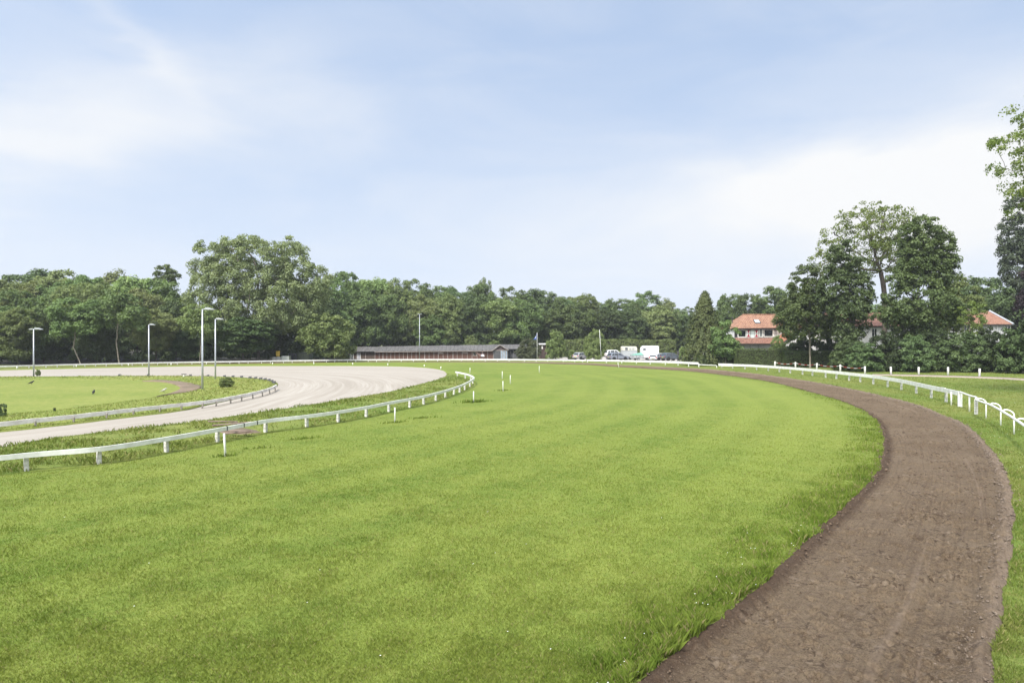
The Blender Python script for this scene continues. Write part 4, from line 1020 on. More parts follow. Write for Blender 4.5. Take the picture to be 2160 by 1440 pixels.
# --- conifer: drooping sprays round a straight stem
def conifer(nm, seed, h, rb_, lm):
    r = np.random.default_rng(seed); P_, N_, Rn = [], [], []
    for i in range(520):
        t = r.random()**1.05; z = 0.6+t*(h-0.8); rad = rb_*(1-t)**0.62*(0.62+0.55*r.random())+0.15; a = r.random()*6.28
        n_ = 34; s = np.linspace(0.35, 1, n_)+r.normal(size=n_)*0.03
        L_ = rad; droop = 0.55*L_+0.35
        ang = a+r.normal(size=n_)*0.10*(1.2-s)
        x = np.cos(ang)*L_*s; y = np.sin(ang)*L_*s; zz = z+0.35*L_*s*0.6-droop*s**2.2-np.abs(r.normal(size=n_))*0.28*s
        P_.append(np.stack([x, y, zz], 1)+r.normal(size=(n_, 3))*0.12)
        d = np.stack([np.cos(ang), np.sin(ang), 0.5+0*ang], 1); N_.append(unit(d+r.normal(size=(n_, 3))*0.5)); Rn.append(np.full(n_, r.random())*0.6+r.random(n_)*0.4)
    p = np.concatenate(P_); k_ = p[:, 2] > 0.3
    cm = leaf_mesh(nm, p[k_], np.concatenate(N_)[k_], np.full(k_.sum(), 0.36), lm, r, 0.5, np.concatenate(Rn)[k_])
    tm = MB().mat(M_BARK).tube([(0, 0, -0.1), (0.03, 0, h*0.4), (0, 0, h-0.4)], [0.28, 0.18, 0.03], 8).mesh(nm+'_trunk', True)
    return tm, cm
l = gpt(1487, 119); place('weeping_conifer', conifer('conifer', 420, 12.0, 4.7, L_CON), l, (1.02, 1, hgt(611, 119, l[2])/12.0), 0, 'tall conical conifer with drooping sprays left of the white house', 'tree')
l = gpt(1530, 115); place('garden_tree', tree_meshes('gardent', 421, [(0, 0, 4.4, 2.4, 2.2, 2.6), (0.9, 0, 3.0, 1.7, 1.7, 1.7), (-0.9, 0, 3.4, 1.7, 1.6, 1.8)], 90, 0.62, 75, 0.25, L_OAK, M_BARK, 1.4, 0.12, kill=0.9, step=0.5), l, (1, 1, hgt(672, 115, l[2])/7.4), 0, 'grey green garden tree between the conifer and the white house', 'tree')

# --- the group of tall trees in front of the houses
def special(name, label, x, Y, ytop, seed, ells, nc, cr, nl, ls, lm, bark=None, hm=None, **kw):
    l = gpt(x, Y); hm = hm or max(e[2]+e[5] for e in ells)+cr*0.5
    return place(name, tree_meshes(name, seed, ells, nc, cr, nl, ls, lm, bark, **kw), l, (1, 1, hgt(ytop, Y, l[2])/hm), 0.0, label, 'tree')
special('pale_trunk_tree', 'dark leafed tree with a straight pale trunk rising from the rounded hedge', 1709, 108, 556, 431,
  [(-0.2, 0, 9.6, 4.6, 4.2, 3.4), (-0.7, 0, 13.4, 2.6, 2.6, 3.6), (-3.0, 0, 7.9, 2.4, 2.4, 2.0), (2.8, 0, 8.6, 3.4, 3.0, 3.2), (-2.2, -0.5, 6.4, 2.4, 2.0, 1.3), (1.0, -0.6, 6.6, 2.6, 2.2, 1.4)], 420, 0.72, 56, 0.29, L_OAKD, M_BARKP, trunk_h=5.2, rb=0.26, kill=1.1, step=0.55, minr=0.03, full=1.35, spread=0.7)
special('dark_tree', 'dark dense tree between the pale trunk tree and the tall open tree', 1793, 103, 497, 432,
  [(-1.4, 0, 15.2, 1.7, 1.8, 3.4), (0.6, 0, 13.6, 1.7, 1.8, 2.6), (-2.4, 0, 11.2, 2.2, 2.2, 3.0), (1.0, 0, 11.0, 2.1, 2.2, 3.2), (0.2, 0, 8.0, 3.0, 2.6, 3.0), (-0.4, 0, 4.6, 2.2, 2.0, 1.8)], 340, 0.70, 56, 0.29, L_DARK, None, trunk_h=5, rb=0.3, kill=1.1, step=0.55, minr=0.03, full=1.35, spread=0.7)
special('open_tree', 'tall see-through tree with wide spreading bare limbs and thin pale leaves', 1866, 109, 424, 433,
  [(-0.4, 0, 20.0, 9.8, 5.6, 5.6), (-8.0, 0, 17.4, 3.8, 3.0, 3.6), (4.6, 0, 19.0, 4.6, 4.0, 4.6), (-2.0, 0, 23.8, 5.6, 4.0, 2.6), (-10.2, 0, 16.2, 1.8, 1.5, 2.4)], 520, 0.70, 28, 0.26, L_SPR, M_BARK, trunk_h=12.2, rb=0.46, kill=0.9, step=0.5, minr=0.02, rtip=0.030, shell=0.6, spread=0.9, full=1.25)
special('broad_dark_tree', 'broad dark green tree right of the tall open tree, before the long orange roof', 1928, 101, 452, 434,
  [(1.6, 0, 18.0, 2.6, 2.4, 4.0), (3.8, 0, 17.0, 2.1, 2.0, 2.8), (-0.6, 0, 18.2, 1.9, 1.9, 2.4), (3.9, 0, 14.4, 2.5, 2.4, 2.8), (-0.4, 0, 15.4, 2.1, 2.2, 2.6), (-1.6, 0, 12.6, 2.2, 2.2, 2.2), (1.4, 0, 13.6, 2.8, 2.6, 3.4), (0.6, -0.3, 9.4, 5.4, 4.2, 3.4), (-2.6, -0.5, 8.0, 2.8, 2.4, 1.9), (4.4, -0.4, 8.4, 2.6, 2.4, 2.4), (0.5, 0, 5.4, 3.2, 2.8, 1.6)], 620, 0.74, 56, 0.30, L_OAKD, None, trunk_h=5.5, rb=0.36, kill=1.1, step=0.6, minr=0.03, full=1.35, spread=0.7)
special('light_tree', 'lighter green tree at the right shoulder of the broad dark tree', 2015, 112, 585, 435,
  [(0, 0, 10.8, 3.4, 3.0, 3.6), (1.6, 0, 8.2, 2.8, 2.6, 2.8), (-2.0, 0, 7.6, 2.6, 2.4, 2.6)], 130, 0.85, 80, 0.29, L_LIGHT, None, trunk_h=3.5, rb=0.2, kill=1.2)
special('slim_tree', 'thin young tree with loose pale leaves before the right end of the orange roof', 2047, 98, 632, 436,
  [(0, 0, 8.4, 2.0, 1.8, 2.0), (-0.5, 0, 6.2, 1.6, 1.5, 1.5)], 55, 0.5, 38, 0.22, L_SPR, M_BARKP, trunk_h=4.5, rb=0.08, kill=0.8, step=0.4, minr=0.014, rtip=0.012)
special('poplar', 'tall dark grey green poplar at the right border of the photo', 2146, 140, 398, 437,
  [(0, 0, 22.0, 3.0, 2.8, 6.5), (0.4, 0, 14.0, 3.6, 3.2, 7.0), (-1.2, 0, 18.0, 2.4, 2.2, 5.0), (0, 0, 7.0, 3.0, 2.8, 5.0)], 480, 0.8, 50, 0.30, leaf_mat('leaf_poplar', (0.055, 0.082, 0.044), (0.120, 0.150, 0.084), 0.15), None, trunk_h=5, rb=0.4, kill=1.2)
special('copper_beech', 'dark purple leafed tree at the right border, under the poplar', 2186, 131, 545, 438,
  [(0, 0, 11.5, 2.8, 2.6, 4.4), (-0.6, 0, 7.4, 2.6, 2.4, 3.0)], 110, 0.8, 85, 0.3, L_PURP, None, trunk_h=3, rb=0.25, kill=1.2)
special('dark_back_tree', 'dark tree behind the right end of the long orange roof', 2070, 135, 583, 439,
  [(0, 0, 12.6, 5.0, 4.0, 3.8), (3, 0, 9.0, 4.0, 4.0, 4.0), (-3, 0, 9.0, 3.6, 3.4, 3.6)], 150, 1.1, 80, 0.36, L_DARK, None, trunk_h=4, rb=0.3, kill=1.3)
special('overhanging_tree', 'tall tree mostly outside the right border, its bright leafy branch ends reaching in', 2330, 52, 130, 440,
  [(0, 0, 19.0, 7.0, 6.0, 6.2), (-5.6, 0, 18.8, 3.2, 3.0, 1.6), (-5.0, -0.5, 21.8, 2.0, 2.0, 1.3), (-4.6, 0, 15.4, 2.6, 2.4, 1.6), (2.0, 0, 12.0, 5.0, 5.0, 3.2)], 420, 0.62, 75, 0.16, L_SPR, None, trunk_h=7.5, rb=0.42, kill=0.9, step=0.5, minr=0.012, rtip=0.012, spread=0.8, full=1.3)
# ------------------------------------------------------------------ materials for made things
M_WHITE = mat('white_paint', (0.80, 0.80, 0.78), 0.5, col2=(0.64, 0.64, 0.59), vscale=2.6)
M_WWORN = mat('white_paint_worn', (0.66, 0.65, 0.61), 0.8, col2=(0.30, 0.29, 0.25), vscale=9.0, bump=0.4)
M_WGREY = mat('weathered_board', (0.80, 0.78, 0.74), 0.85, col2=(0.62, 0.59, 0.54), vscale=2.0, bump=0.4)
M_GALV = mat('galvanised', (0.50, 0.52, 0.56), 0.45, 0.6, col2=(0.40, 0.42, 0.46), vscale=3.0)
M_LAMPH = mat('lamp_head', (0.42, 0.44, 0.45), 0.5, 0.2, var=0.2)
M_GLASSL = mat('lamp_glass', (0.62, 0.60, 0.55), 0.2, var=0.1)
M_DGREY = mat('dark_grey', (0.06, 0.06, 0.065), 0.7, var=0.3)
M_BLACK = mat('black_rubber', (0.018, 0.018, 0.02), 0.75, var=0.3)
M_WOODD = mat('old_wood', (0.16, 0.12, 0.09), 0.9, col2=(0.09, 0.068, 0.05), vscale=4, bump=0.6)
M_GLASS = mat('dark_glass', (0.025, 0.03, 0.035), 0.08, var=0.4, vscale=0.8, spec=0.8)
M_CARGL = mat('car_glass', (0.05, 0.06, 0.07), 0.06, var=0.3, spec=0.9)

def wpart(mb, name, root, smooth=False, bevel=0.0, label=None):
    """mesh written in world coordinates, hung under a root that has only a location"""
    o = mb.build(name, root, tuple(-root.location[i] for i in range(3)), smooth, bevel)
    if label: o['label'] = label
    return o
def sweep(mb, path, w, ztop, hgt_, n=1):
    """rectangular board along a plan path; ztop may be a list"""
    path = np.asarray(path, float); m = len(path)
    zt = np.broadcast_to(np.asarray(ztop, float), (m,)) if np.ndim(ztop) == 0 else np.asarray(ztop, float)
    hh = np.broadcast_to(np.asarray(hgt_, float), (m,)) if np.ndim(hgt_) == 0 else np.asarray(hgt_, float)
    t = np.gradient(path, axis=0); t /= np.hypot(*t.T)[:, None]; nrm = np.stack([-t[:, 1], t[:, 0]], 1)*w/2
    vs = []
    for i in range(m):
        a = path[i]+nrm[i]; b = path[i]-nrm[i]
        vs += [(a[0], a[1], zt[i]-hh[i]), (a[0], a[1], zt[i]), (b[0], b[1], zt[i]), (b[0], b[1], zt[i]-hh[i])]
    fs = []
    for i in range(m-1):
        for j in range(4): fs.append((i*4+j, i*4+(j+1) % 4, (i+1)*4+(j+1) % 4, (i+1)*4+j))
    fs += [(0, 1, 2, 3), ((m-1)*4+3, (m-1)*4+2, (m-1)*4+1, (m-1)*4)]
    return mb.add(vs, fs)
def plan(px, n=120, sm=3): return resample(to_plan(spline_px(px)), n, near, sm)
def at_px(pl, x):
    """point of a plan path under photo column x (and the local direction)"""
    xs = 1080+F*pl[:, 0]/pl[:, 1]; i = int(np.argmin(np.abs(xs-x)))
    j = min(max(i, 1), len(pl)-2); d = pl[j+1]-pl[j-1]; d /= np.hypot(*d)
    o_ = np.argsort(np.abs(xs-x))[:1]
    return pl[i], d
POSTM = {}
def post_mesh(w, h, m, sink=0.2, top=0.0, rnd=None):
    key = (round(w, 3), round(h, 3), m.name)
    if key not in POSTM: POSTM[key] = MB().mat(m).box(-w/2, w/2, -w/2, w/2, -sink, h).mesh('post', bevel=0.012)
    return POSTM[key]
def add_post(root, p, z, me_, rz=0.0, tilt=(0, 0)):
    return inst('post', me_, root, (p[0]-root.location.x, p[1]-root.location.y, z-root.location.z), (tilt[0], tilt[1], rz))
prr = random.Random(3)

# --- low white rail between sand track and turf
pl = plan(RAIL_PX, 260)
pl = pl[(pl[:, 1] > 15.0)]
r0 = empty('rail_fence', (pl[0][0], pl[0][1], 0), 0, 'long low white rail curving between the pale sand track and the mown turf', 'rail fence')
xs_ = [-330, -110, 60, 214, 352, 466, 564, 647, 718, 776, 822, 866, 897, 921, 942, 959.5, 973, 983.5, 994, 999.5]
ztop = np.full(len(pl), 0.69)
wpart(sweep(MB().mat(M_WHITE), pl, 0.085, ztop, 0.175), 'rail', r0)
pm = post_mesh(0.145, 0.55, M_WWORN)
for x in xs_:
    p, d = at_px(pl[:int(len(pl)*0.97)], x)
    n_ = np.array([-d[1], d[0]])*0.125
    add_post(r0, p+n_, 0.02, pm, math.atan2(d[1], d[0]), (prr.uniform(-.04, .04), prr.uniform(-.04, .04)))
for q_ in (2, 9, 17):
    p = pl[-1-q_]; add_post(r0, p+np.array([-0.08, 0.08]), 0.02, pm, 0.3)
for x in (481, 516, 542):
    p, d = at_px(pl, x); sm_ = MB().mat(M_DGREY).box(-0.03, 0.03, -0.05, 0.05, -0.185, 0.006)
    sm_.build('joint_strap', r0, (p[0]-r0.location.x, p[1]-r0.location.y, 0.69), rot=(0, 0, math.atan2(d[1], d[0])))
# --- weathered low board at the inner edge of the sand track
IB = [(-500,965),(-300,941),(-100,918.5),(0,907.3),(72.5,898.9),(150,890.8),(280,875),(360,866),(437.5,857),(490,847.5),(540,836.5),(570,827.5),(583,820.5)]
pl = plan(IB, 140)
r0 = empty('inner_board_fence', (pl[0][0], pl[0][1], 0), 0, 'low weathered plank fence along the inner edge of the sand track', 'fence')
wpart(sweep(MB().mat(M_WGREY), pl, 0.09, 0.43+0.006*np.sin(np.arange(len(pl))*0.9), 0.24), 'board', r0)
pm = post_mesh(0.09, 0.30, mat('grey_post_wood', (0.34, 0.31, 0.27), 0.9, col2=(0.2, 0.18, 0.15), vscale=5))
for x in (-180, -60, 72.5, 151, 221, 282.5, 337.5, 380.5, 421, 455, 484, 508, 530, 550, 566, 578):
    p, d = at_px(pl, x); add_post(r0, p+np.array([d[1], -d[0]])*0.10, 0.0, pm, math.atan2(d[1], d[0]), (prr.uniform(-.1, .1), prr.uniform(-.1, .1)))
# --- far rails
def board_rail(name, px, z0, z1, h0, h1, w, posts_px, pw, label, n=90, m=M_WHITE, pm_=M_WHITE, off=0.0, gap=0.0):
    pl = plan(px, n, 2); L_ = np.linspace(0, 1, len(pl))
    r0 = empty(name, (pl[0][0], pl[0][1], -0.02), 0, label, 'rail fence')
    wpart(sweep(MB().mat(m), pl, w, z0+(z1-z0)*L_, h0+(h1-h0)*L_), 'rail', r0)
    for x in posts_px:
        p, d = at_px(pl, x); xx = np.hypot(*(pl-p).T).argmin()/len(pl)
        hh = (z0+(z1-z0)*xx)-(h0+(h1-h0)*xx)*0.4
        add_post(r0, p+np.array([-d[1], d[0]])*(w/2+pw/2+0.004), -0.02, post_mesh(pw, round(hh, 2), pm_), math.atan2(d[1], d[0]))
    return pl
FAR1 = [(-420,789),(-200,782.5),(0,777.5),(125,774.0),(250,770.9),(375,768.2),(481,766.6),(540,765.6),(641,763.9),(750,762.5),(849,761.8),(1000,761.4),(1120,762.1),(1237,763.4)]
board_rail('far_rail_fence', FAR1, 0.47, 0.46, 0.20, 0.26, 0.07, [-150,-120,-90,-60,-30,0,31,61,94,126,153,178,204,229,254,278,302,330,354,379,404,432,455,481,504,527,549,573,596,618,641,663,686,708,731,753,775,798,822,845,870,895,920,946,971,997,1023,1050,1076,1103,1130,1157,1184,1210,1232], 0.12,
           'thin white rail along the far side of the course, before the wood and the stable', 160)
FAR2 = [(1238.5,763.6),(1279,764.8),(1320,766),(1370,767.9),(1430.7,770.8),(1450,772.4),(1473,773.8)]
board_rail('deep_rail_fence', FAR2, 0.52, 0.78, 0.30, 0.36, 0.07, [1240,1279,1310,1340,1372,1402,1430.7,1450,1472], 0.12,
           'white rail with a deep board in front of the parked cars', 60)
LOW = [(1474.5,774.0),(1492,774.7),(1511,775.6)]
board_rail('gap_rail_fence', LOW, 0.46, 0.44, 0.10, 0.10, 0.06, [1510.5], 0.09, 'short thin low white rail closing the gap between two deep rails', 12)
RIGHT = [(1516,774.9),(1550,776.8),(1594,779.8),(1640,784.2),(1689,789.6),(1738,796),(1786.7,802.4),(1840,809.8),(1869,815.4),(1898.7,821.8),(1929,830),(1959,838.8),(1992,847.8),(2024.7,857.4)]
plr = plan(RIGHT, 150, 2); L_ = np.linspace(0, 1, len(plr))
r0 = empty('running_rail_fence', (plr[0][0], plr[0][1], 0), 0, 'white running rail with a wide flat board on worn posts beside the brown track', 'rail fence')
# height grows towards the camera as in the picture
zt = np.interp(1080+F*plr[:, 0]/plr[:, 1], [1516, 1594, 1680, 1740, 1850, 2025], [0.62, 0.76, 0.86, 0.92, 0.95, 1.06])
wpart(sweep(MB().mat(M_WHITE), plr, 0.10, zt, np.interp(L_, [0, 1], [0.34, 0.30])), 'rail', r0)
wpart(sweep(MB().mat(M_WHITE), plr[:6], 0.13, zt[:6]+0.04, 0.42), 'rail_end', r0)
pI = at_px(plr, 1995)[0]; iI = int(np.hypot(*(plr-pI).T).argmin()); sweep_ = MB().mat(M_WHITE)
wpart(sweep(sweep_, plr[iI-3:iI+1], 0.108, zt[iI-3:iI+1]+0.03, 0.05), 'splice_plate', r0)
for x in (1522,1545,1570,1594,1617,1640.5,1665.5,1689.5,1712.7,1738,1760,1786.7,1812.3,1840,1869,1898.7,1929,1959,1992.3):
    p, d = at_px(plr, x); hh = float(np.interp(x, [1516, 1594, 1680, 1740, 1850, 2025], [0.62, 0.76, 0.86, 0.92, 0.95, 1.06]))-0.1
    add_post(r0, p+np.array([d[1], -d[0]])*-0.135, -0.02, post_mesh(0.16, round(hh, 2), M_WWORN), math.atan2(d[1], d[0]), (prr.uniform(-.03, .03), prr.uniform(-.04, .04)))
p, d = at_px(plr, 2024.7); add_post(r0, p, -0.02, post_mesh(0.24, 1.02, M_WHITE), math.atan2(d[1], d[0]))
# --- tubular rail with goosenecks
goose = [P(2080, 882.5), P(2111, 897), P(2139, 916), P(2173, 942), P(2218, 980)]
g_ = np.array([q_[:2] for q_ in goose])
first = np.array([P(2024.7, 857.4)[:2], P(2045, 868)[:2], P(2059, 873.5)[:2]])
path = [first[0], first[1], first[2]]
for i, q_ in enumerate(g_):
    d = (g_[min(i+1, len(g_)-1)]-g_[max(i-1, 0)]); d /= np.hypot(*d); n_ = np.array([d[1], -d[0]])
    if n_[0] > 0: n_ = -n_
    path.append(q_+n_*0.46)
path = np.array(path)
zz = [1.03, 1.05, 1.06, 1.08, 1.10, 1.11, 1.12, 1.13]
r0 = empty('tubular_rail_fence', (path[0][0], path[0][1], 0), 0, 'round white tubular rail on gooseneck posts, nearest rail at the right', 'rail fence')
pts_ = [Vector((a[0], a[1], z)) for a, z in zip(path, zz)]
fine = []
for i in range(len(pts_)-1):
    a, b, c, d4 = pts_[max(i-1, 0)], pts_[i], pts_[i+1], pts_[min(i+2, len(pts_)-1)]
    for t in np.linspace(0, 1, 6, endpoint=False): fine.append(0.5*((2*b)+(c-a)*t+(2*a-5*b+4*c-d4)*t*t+(-a+3*b-3*c+d4)*t**3))
fine.append(pts_[-1])
wpart(MB().mat(M_WHITE).tube(fine, 0.058, 10), 'rail', r0, True)
for i, q_ in enumerate(g_):
    a = path[i+3]; zr = zz[i+3]
    dv = a-q_; arc = []
    for t in np.linspace(0, math.pi*0.5, 7):
        f_ = 1-math.cos(t); s_ = math.sin(t)
        arc.append((q_[0]+dv[0]*f_*0.8, q_[1]+dv[1]*f_*0.8, zr-0.16+0.26*s_))
    pp = [(q_[0], q_[1], -0.1), (q_[0], q_[1], 0.5)]+arc+[(a[0]-dv[0]*0.02, a[1], zr+0.05)]
    wpart(MB().mat(M_WHITE).tube(pp, 0.040, 8), 'gooseneck_post', r0, True)
p = P(2006.7, 855); wpart(MB().mat(M_WHITE).tube([(p[0], p[1], -0.1), (p[0], p[1], 0.95)], 0.05, 8), 'post', r0, True)
p = P(2045, 868); wpart(MB().mat(M_WHITE).tube([(p[0], p[1], -0.1), (p[0], p[1], 1.03)], 0.05, 8), 'post', r0, True)
p = P(2059, 873.5); add_post(r0, p, -0.02, post_mesh(0.155, 0.98, M_WWORN), 0.4)['label'] = 'weathered square post'

# --- stakes on the turf
def stake(px, py, h, label, tilt=0.0, r=0.042, group='white marker stakes on the turf'):
    p = P(px, py); o = MB().mat(M_WHITE).tube([(0, 0, -0.15), (0, 0, h*0.97), (0, 0, h)], [r, r, r*0.6], 8).build('marker_stake', None, (p[0], p[1], 0.0), True, rot=(0, tilt, 0))
    return tag(o, label, 'stake', group)
stake(833, 890.5, 0.85, 'white stake standing alone on the turf before the middle of the low white rail')
stake(999, 848.6, 0.84, 'white stake in a dark grass tuft just right of the curved rail end')
stake(1061, 825, 0.92, 'nearest of the three white stakes clustered right of the rail bend')
stake(1076.5, 809.5, 0.90, 'rightmost of the three white stakes clustered right of the rail bend')
stake(1059.5, 799, 0.88, 'farthest of the three white stakes clustered right of the rail bend')
stake(991.5, 787.2, 0.75, 'white stake just beyond the far tip of the low white rail')
stake(1137.5, 785.5, 0.9, 'lone white stake far out on the turf below the blue flag')
stake(1305.5, 775.3, 0.85, 'tilted white stake at the far edge of the brown track, below the parked cars', -0.2)
stake(475.5, 961.5, 0.92, 'tall slightly leaning white stake leaning on the near rail by the old boards', -0.06, 0.048)
# --- small pegs along the sand track's outer edge
PEG = MB().mat(M_WHITE).tube([(0, 0, -0.05), (0, 0, 0.30), (0, 0, 0.34)], [0.09, 0.08, 0.03], 6).mesh('verge_peg', True)
for x, y in ((36, 777.5), (161, 773.6), (271, 771), (361, 769.8), (575, 768.3), (662, 768), (744, 769), (818, 770.4), (895, 773.2), (930, 777.8)):
    p = P(x, y); tag(inst('verge_peg', PEG, None, (p[0], p[1], 0.0)), 'small white peg in the grass along the outer edge of the sand track', 'peg', 'white pegs along the sand track')
DPEG = MB().mat(M_DGREY).box(-0.35, 0.35, -0.03, 0.03, -0.1, 0.20).mesh('edge_board', bevel=0.01)
for x, y in ((257, 792.6), (318, 792.6), (407, 793.2), (444, 793.9), (479, 795), (497, 795.6), (515, 796.3), (533, 797.7), (545, 798.6), (556, 799.9), (565, 801.3), (573, 803), (579, 805.2), (584, 808)):
    p = P(x, y); o = inst('edge_board', DPEG, None, (p[0]-0.3, p[1]-0.1, 0.03), (0.25, 0.12, 2.4))
    tag(o, 'short dark plank end sticking up along the far inner edge of the sand track', 'plank', 'dark plank ends on the infield edge')
p = P(388, 796); tag(MB().mat(M_WHITE).tube([(0, 0, -0.1), (0, 0, 0.34)], [0.10, 0.10], 6).mat(M_DGREY).box(-0.28, 0.28, -0.08, 0.08, 0.34, 0.44).build('capped_peg', None, (p[0], p[1], 0)), 'white peg with a dark cap on the far infield edge', 'peg')
# old boards in the hole by the near rail
M_PLANK = mat('rotten_plank', (0.25, 0.19, 0.15), 0.95, col2=(0.13, 0.09, 0.07), vscale=3, bump=0.6)
for i, (x, y, L1, rz, w, lb) in enumerate(((470, 899, 1.5, 0.25, .12, 'old brown plank lying farthest back in the bare hole behind the near rail'), (489, 905, 1.9, 0.32, .16, 'long old plank in the middle of the bare hole behind the near rail'),
     (497, 922, 1.5, 0.22, .2, 'broad old plank in the bare hole, below the rail'), (500, 926.5, 1.2, 0.35, .14, 'dark edged old plank at the front of the bare hole'))):
    p = P(x, y); tag(MB().mat(M_PLANK).box(-L1/2, L1/2, -w/2, w/2, 0.0, 0.06).build('old_plank', None, (p[0], p[1], 0.235+0.02*i), bevel=0.008, rot=(0.12, 0.05*(-1)**i, rz)), lb, 'plank', 'old planks behind the rail')
p = P(490, 913); cs_ = [(p[0]+1.35*math.cos(a)*(0.8+0.3*prr.random()), p[1]+1.3*math.sin(a)*(0.8+0.3*prr.random()), 0.0) for a in np.linspace(0, 6.28, 26, endpoint=False)]
ms_ = MB().mat(M_SOIL); vs_ = [(p[0], p[1], 0.16)]+[(a[0], a[1], 0.05) for a in cs_]+[((a[0]+p[0])/2, (a[1]+p[1])/2, 0.17+0.04*prr.random()) for a in cs_]
n_ = len(cs_); ms_.add(vs_, [(0, 1+n_+i, 1+n_+(i+1) % n_) for i in range(n_)]+[(1+i, 1+(i+1) % n_, 1+n_+(i+1) % n_, 1+n_+i) for i in range(n_)])
o = ms_.build('soil_patch', None, (0, 0, 0), True); tag(o, kind='structure')

# --- lamp posts
def lamp(px, py, ytop, label, heads=((1, 1.0),), arm=0.32, r=0.085, group='lamp posts by the sand track', Y=None, z0=None):
    if Y is None: p = P(px, py)
    else: p = gpt(px, Y)
    h = H-(ytop-YH)*p[1]/F-p[2]
    o = empty('lamp_post', p, 0.0, label, 'lamp post', group)
    MB().mat(M_GALV).tube([(0, 0, -0.3), (0, 0, h*0.35), (0, 0, h)], [r*1.15, r, r*0.72], 10).build('pole', o, smooth=True)
    for s, k_ in heads:
        MB().mat(M_GALV).tube([(0, 0, h-0.06), (s*arm*k_, -0.02, h-0.02+0.05)], [0.045, 0.04], 6).build('arm', o, smooth=True)
        a = s*arm*k_; hd = MB().mat(M_LAMPH)
        prof = [(a-s*0.06*k_, h-0.05), (a+s*0.05*k_, h+0.17*k_), (a+s*0.30*k_, h+0.16*k_), (a+s*0.86*k_, h-0.02), (a+s*0.86*k_, h-0.06), (a+s*0.25*k_, h-0.05)]
        hd.prism(prof, 'y', -0.21*k_, 0.17*k_)
        ho = hd.build('lamp_head', o, bevel=0.015)
        MB().mat(M_GLASSL).prism([(a+s*0.14*k_, h-0.052), (a+s*0.8*k_, h-0.064), (a+s*0.8*k_, h-0.075), (a+s*0.14*k_, h-0.064)], 'y', -0.16*k_, 0.12*k_).build('lens', ho)
    return o
lamp(71, 793.5, 694, 'leftmost lamp post, with two lamp heads', ((1, 1.05), (-1, 0.55)), 0.2)
lamp(314, 792.8, 684.5, 'lamp post with one head on the far infield bank, second from the left', ((1, 0.75),), 0.2)
lamp(427, 823.5, 652, 'tallest and nearest lamp post, on the infield bank by the bare soil', ((1, 0.92),), 0.32)
lamp(454.3, 801, 673, 'lamp post just right of the nearest lamp post, with one head', ((1, 0.9),), 0.18)
lamp(885, 0, 662.5, 'tall thin floodlight mast in front of the stable', ((1, 0.42), (-1, 0.42)), 0.5, 0.085, None, 160)

# --- posts and chains along the footpath
PM = MB().mat(M_WWORN).tube([(0, 0, -0.2), (0, 0, 0.95), (0, 0, 1.02)], [0.13, 0.125, 0.09], 10).mesh('path_post', True)
M_PP = mat('white_paint_post', (0.76, 0.75, 0.72), 0.7, col2=(0.55, 0.54, 0.5), vscale=5)
PM.materials[0] = M_PP
pxs = [(1634.5, 775.4), (1678, 777), (1723, 780), (1772.5, 784), (1824.6, 788.5), (1879.5, 789.8), (1938, 790.5), (2000, 790.6), (2066, 794.5)]
lbs = ['farthest white post by the clipped hedges, mostly hidden behind the running rail', 'white chain post where the tall and the rounded hedge meet', 'white chain post in front of the rounded hedge', 'white chain post at the right end of the rounded hedge',
       'white post where the chain ends, below the tall open tree', 'white post right of the one where the chain ends', 'white post midway along the dark thicket', 'second white post from the right, beside the footpath', 'rightmost white post, on the footpath edge']
PP = []
for (x, y), lb in zip(pxs, lbs):
    p = P(x, y); PP.append(p); tag(inst('path_post', PM, None, (p[0], p[1], 0.0), (prr.uniform(-.03, .03), prr.uniform(-.03, .03), 0)), lb, 'post', 'white posts along the footpath')
M_RED = mat('red_paint', (0.45, 0.04, 0.04), 0.5, var=0.2)
for i, lb in enumerate(('farthest red and white chain, before the tall clipped hedge', 'red and white chain before the left half of the rounded hedge', 'red and white chain before the right half of the rounded hedge', 'nearest red and white chain, ending below the tall open tree')):
    a, b = Vector(PP[i]), Vector(PP[i+1]); a.z = b.z = 0.86; m_ = MB(); N_ = 14
    for j in range(N_):
        m_.mat(M_RED if (j//2) % 2 else M_WHITE)
        q0, q1 = [a.lerp(b, t)-Vector((0, 0, 0.22*4*t*(1-t))) for t in (j/N_, (j+1)/N_)]
        m_.tube([tuple(q0-a), tuple(q1-a)], 0.03, 6)
    tag(m_.build('barrier_chain', None, tuple(a)), lb, 'chain', 'chains between the white posts')

# --- fence posts and signs by the car park
for x, Y, yt, lb in ((1302.7, 141, 745, 'dark thin post in front of the grey car'), (1417, 142, 744, 'dark thin post before the dark car, left one'), (1429.6, 139, 743, 'dark thin post before the dark car, right one'), (1441.8, 136, 744, 'dark post left of the white gate pillar'), (1205.7, 150, 748, 'stubby dark wooden post left of the silver car'), (1446, 136, 745, 'dark post close beside the white gate pillar')):
    p = gpt(x, Y); h = hgt(yt, Y, p[2]); tag(MB().mat(M_DGREY).tube([(0, 0, -0.2), (0, 0, h-0.04), (0, 0, h)], [0.075, 0.07, 0.04], 8).build('fence_post', None, p, True), lb, 'post', 'dark posts around the car park')
def pxbox(mb, x0, x1, y0, y1, Y, dep, m=None, zb=None):
    if m: mb.mat(m)
    a = D(x0, y1, Y); b = D(x1, y0, Y)
    return mb.box(a[0], b[0], Y, Y+dep, a[2] if zb is None else zb, b[2])
M_PLAST = mat('white_plaster', (0.72, 0.71, 0.69), 0.85, col2=(0.62, 0.61, 0.58), vscale=1.5, bump=0.2)
l = gpt(1461, 124); r0 = empty('gate_pillar', l, 0, 'white plastered gate pillar with a dark cap left of the conifer', 'gate pillar')
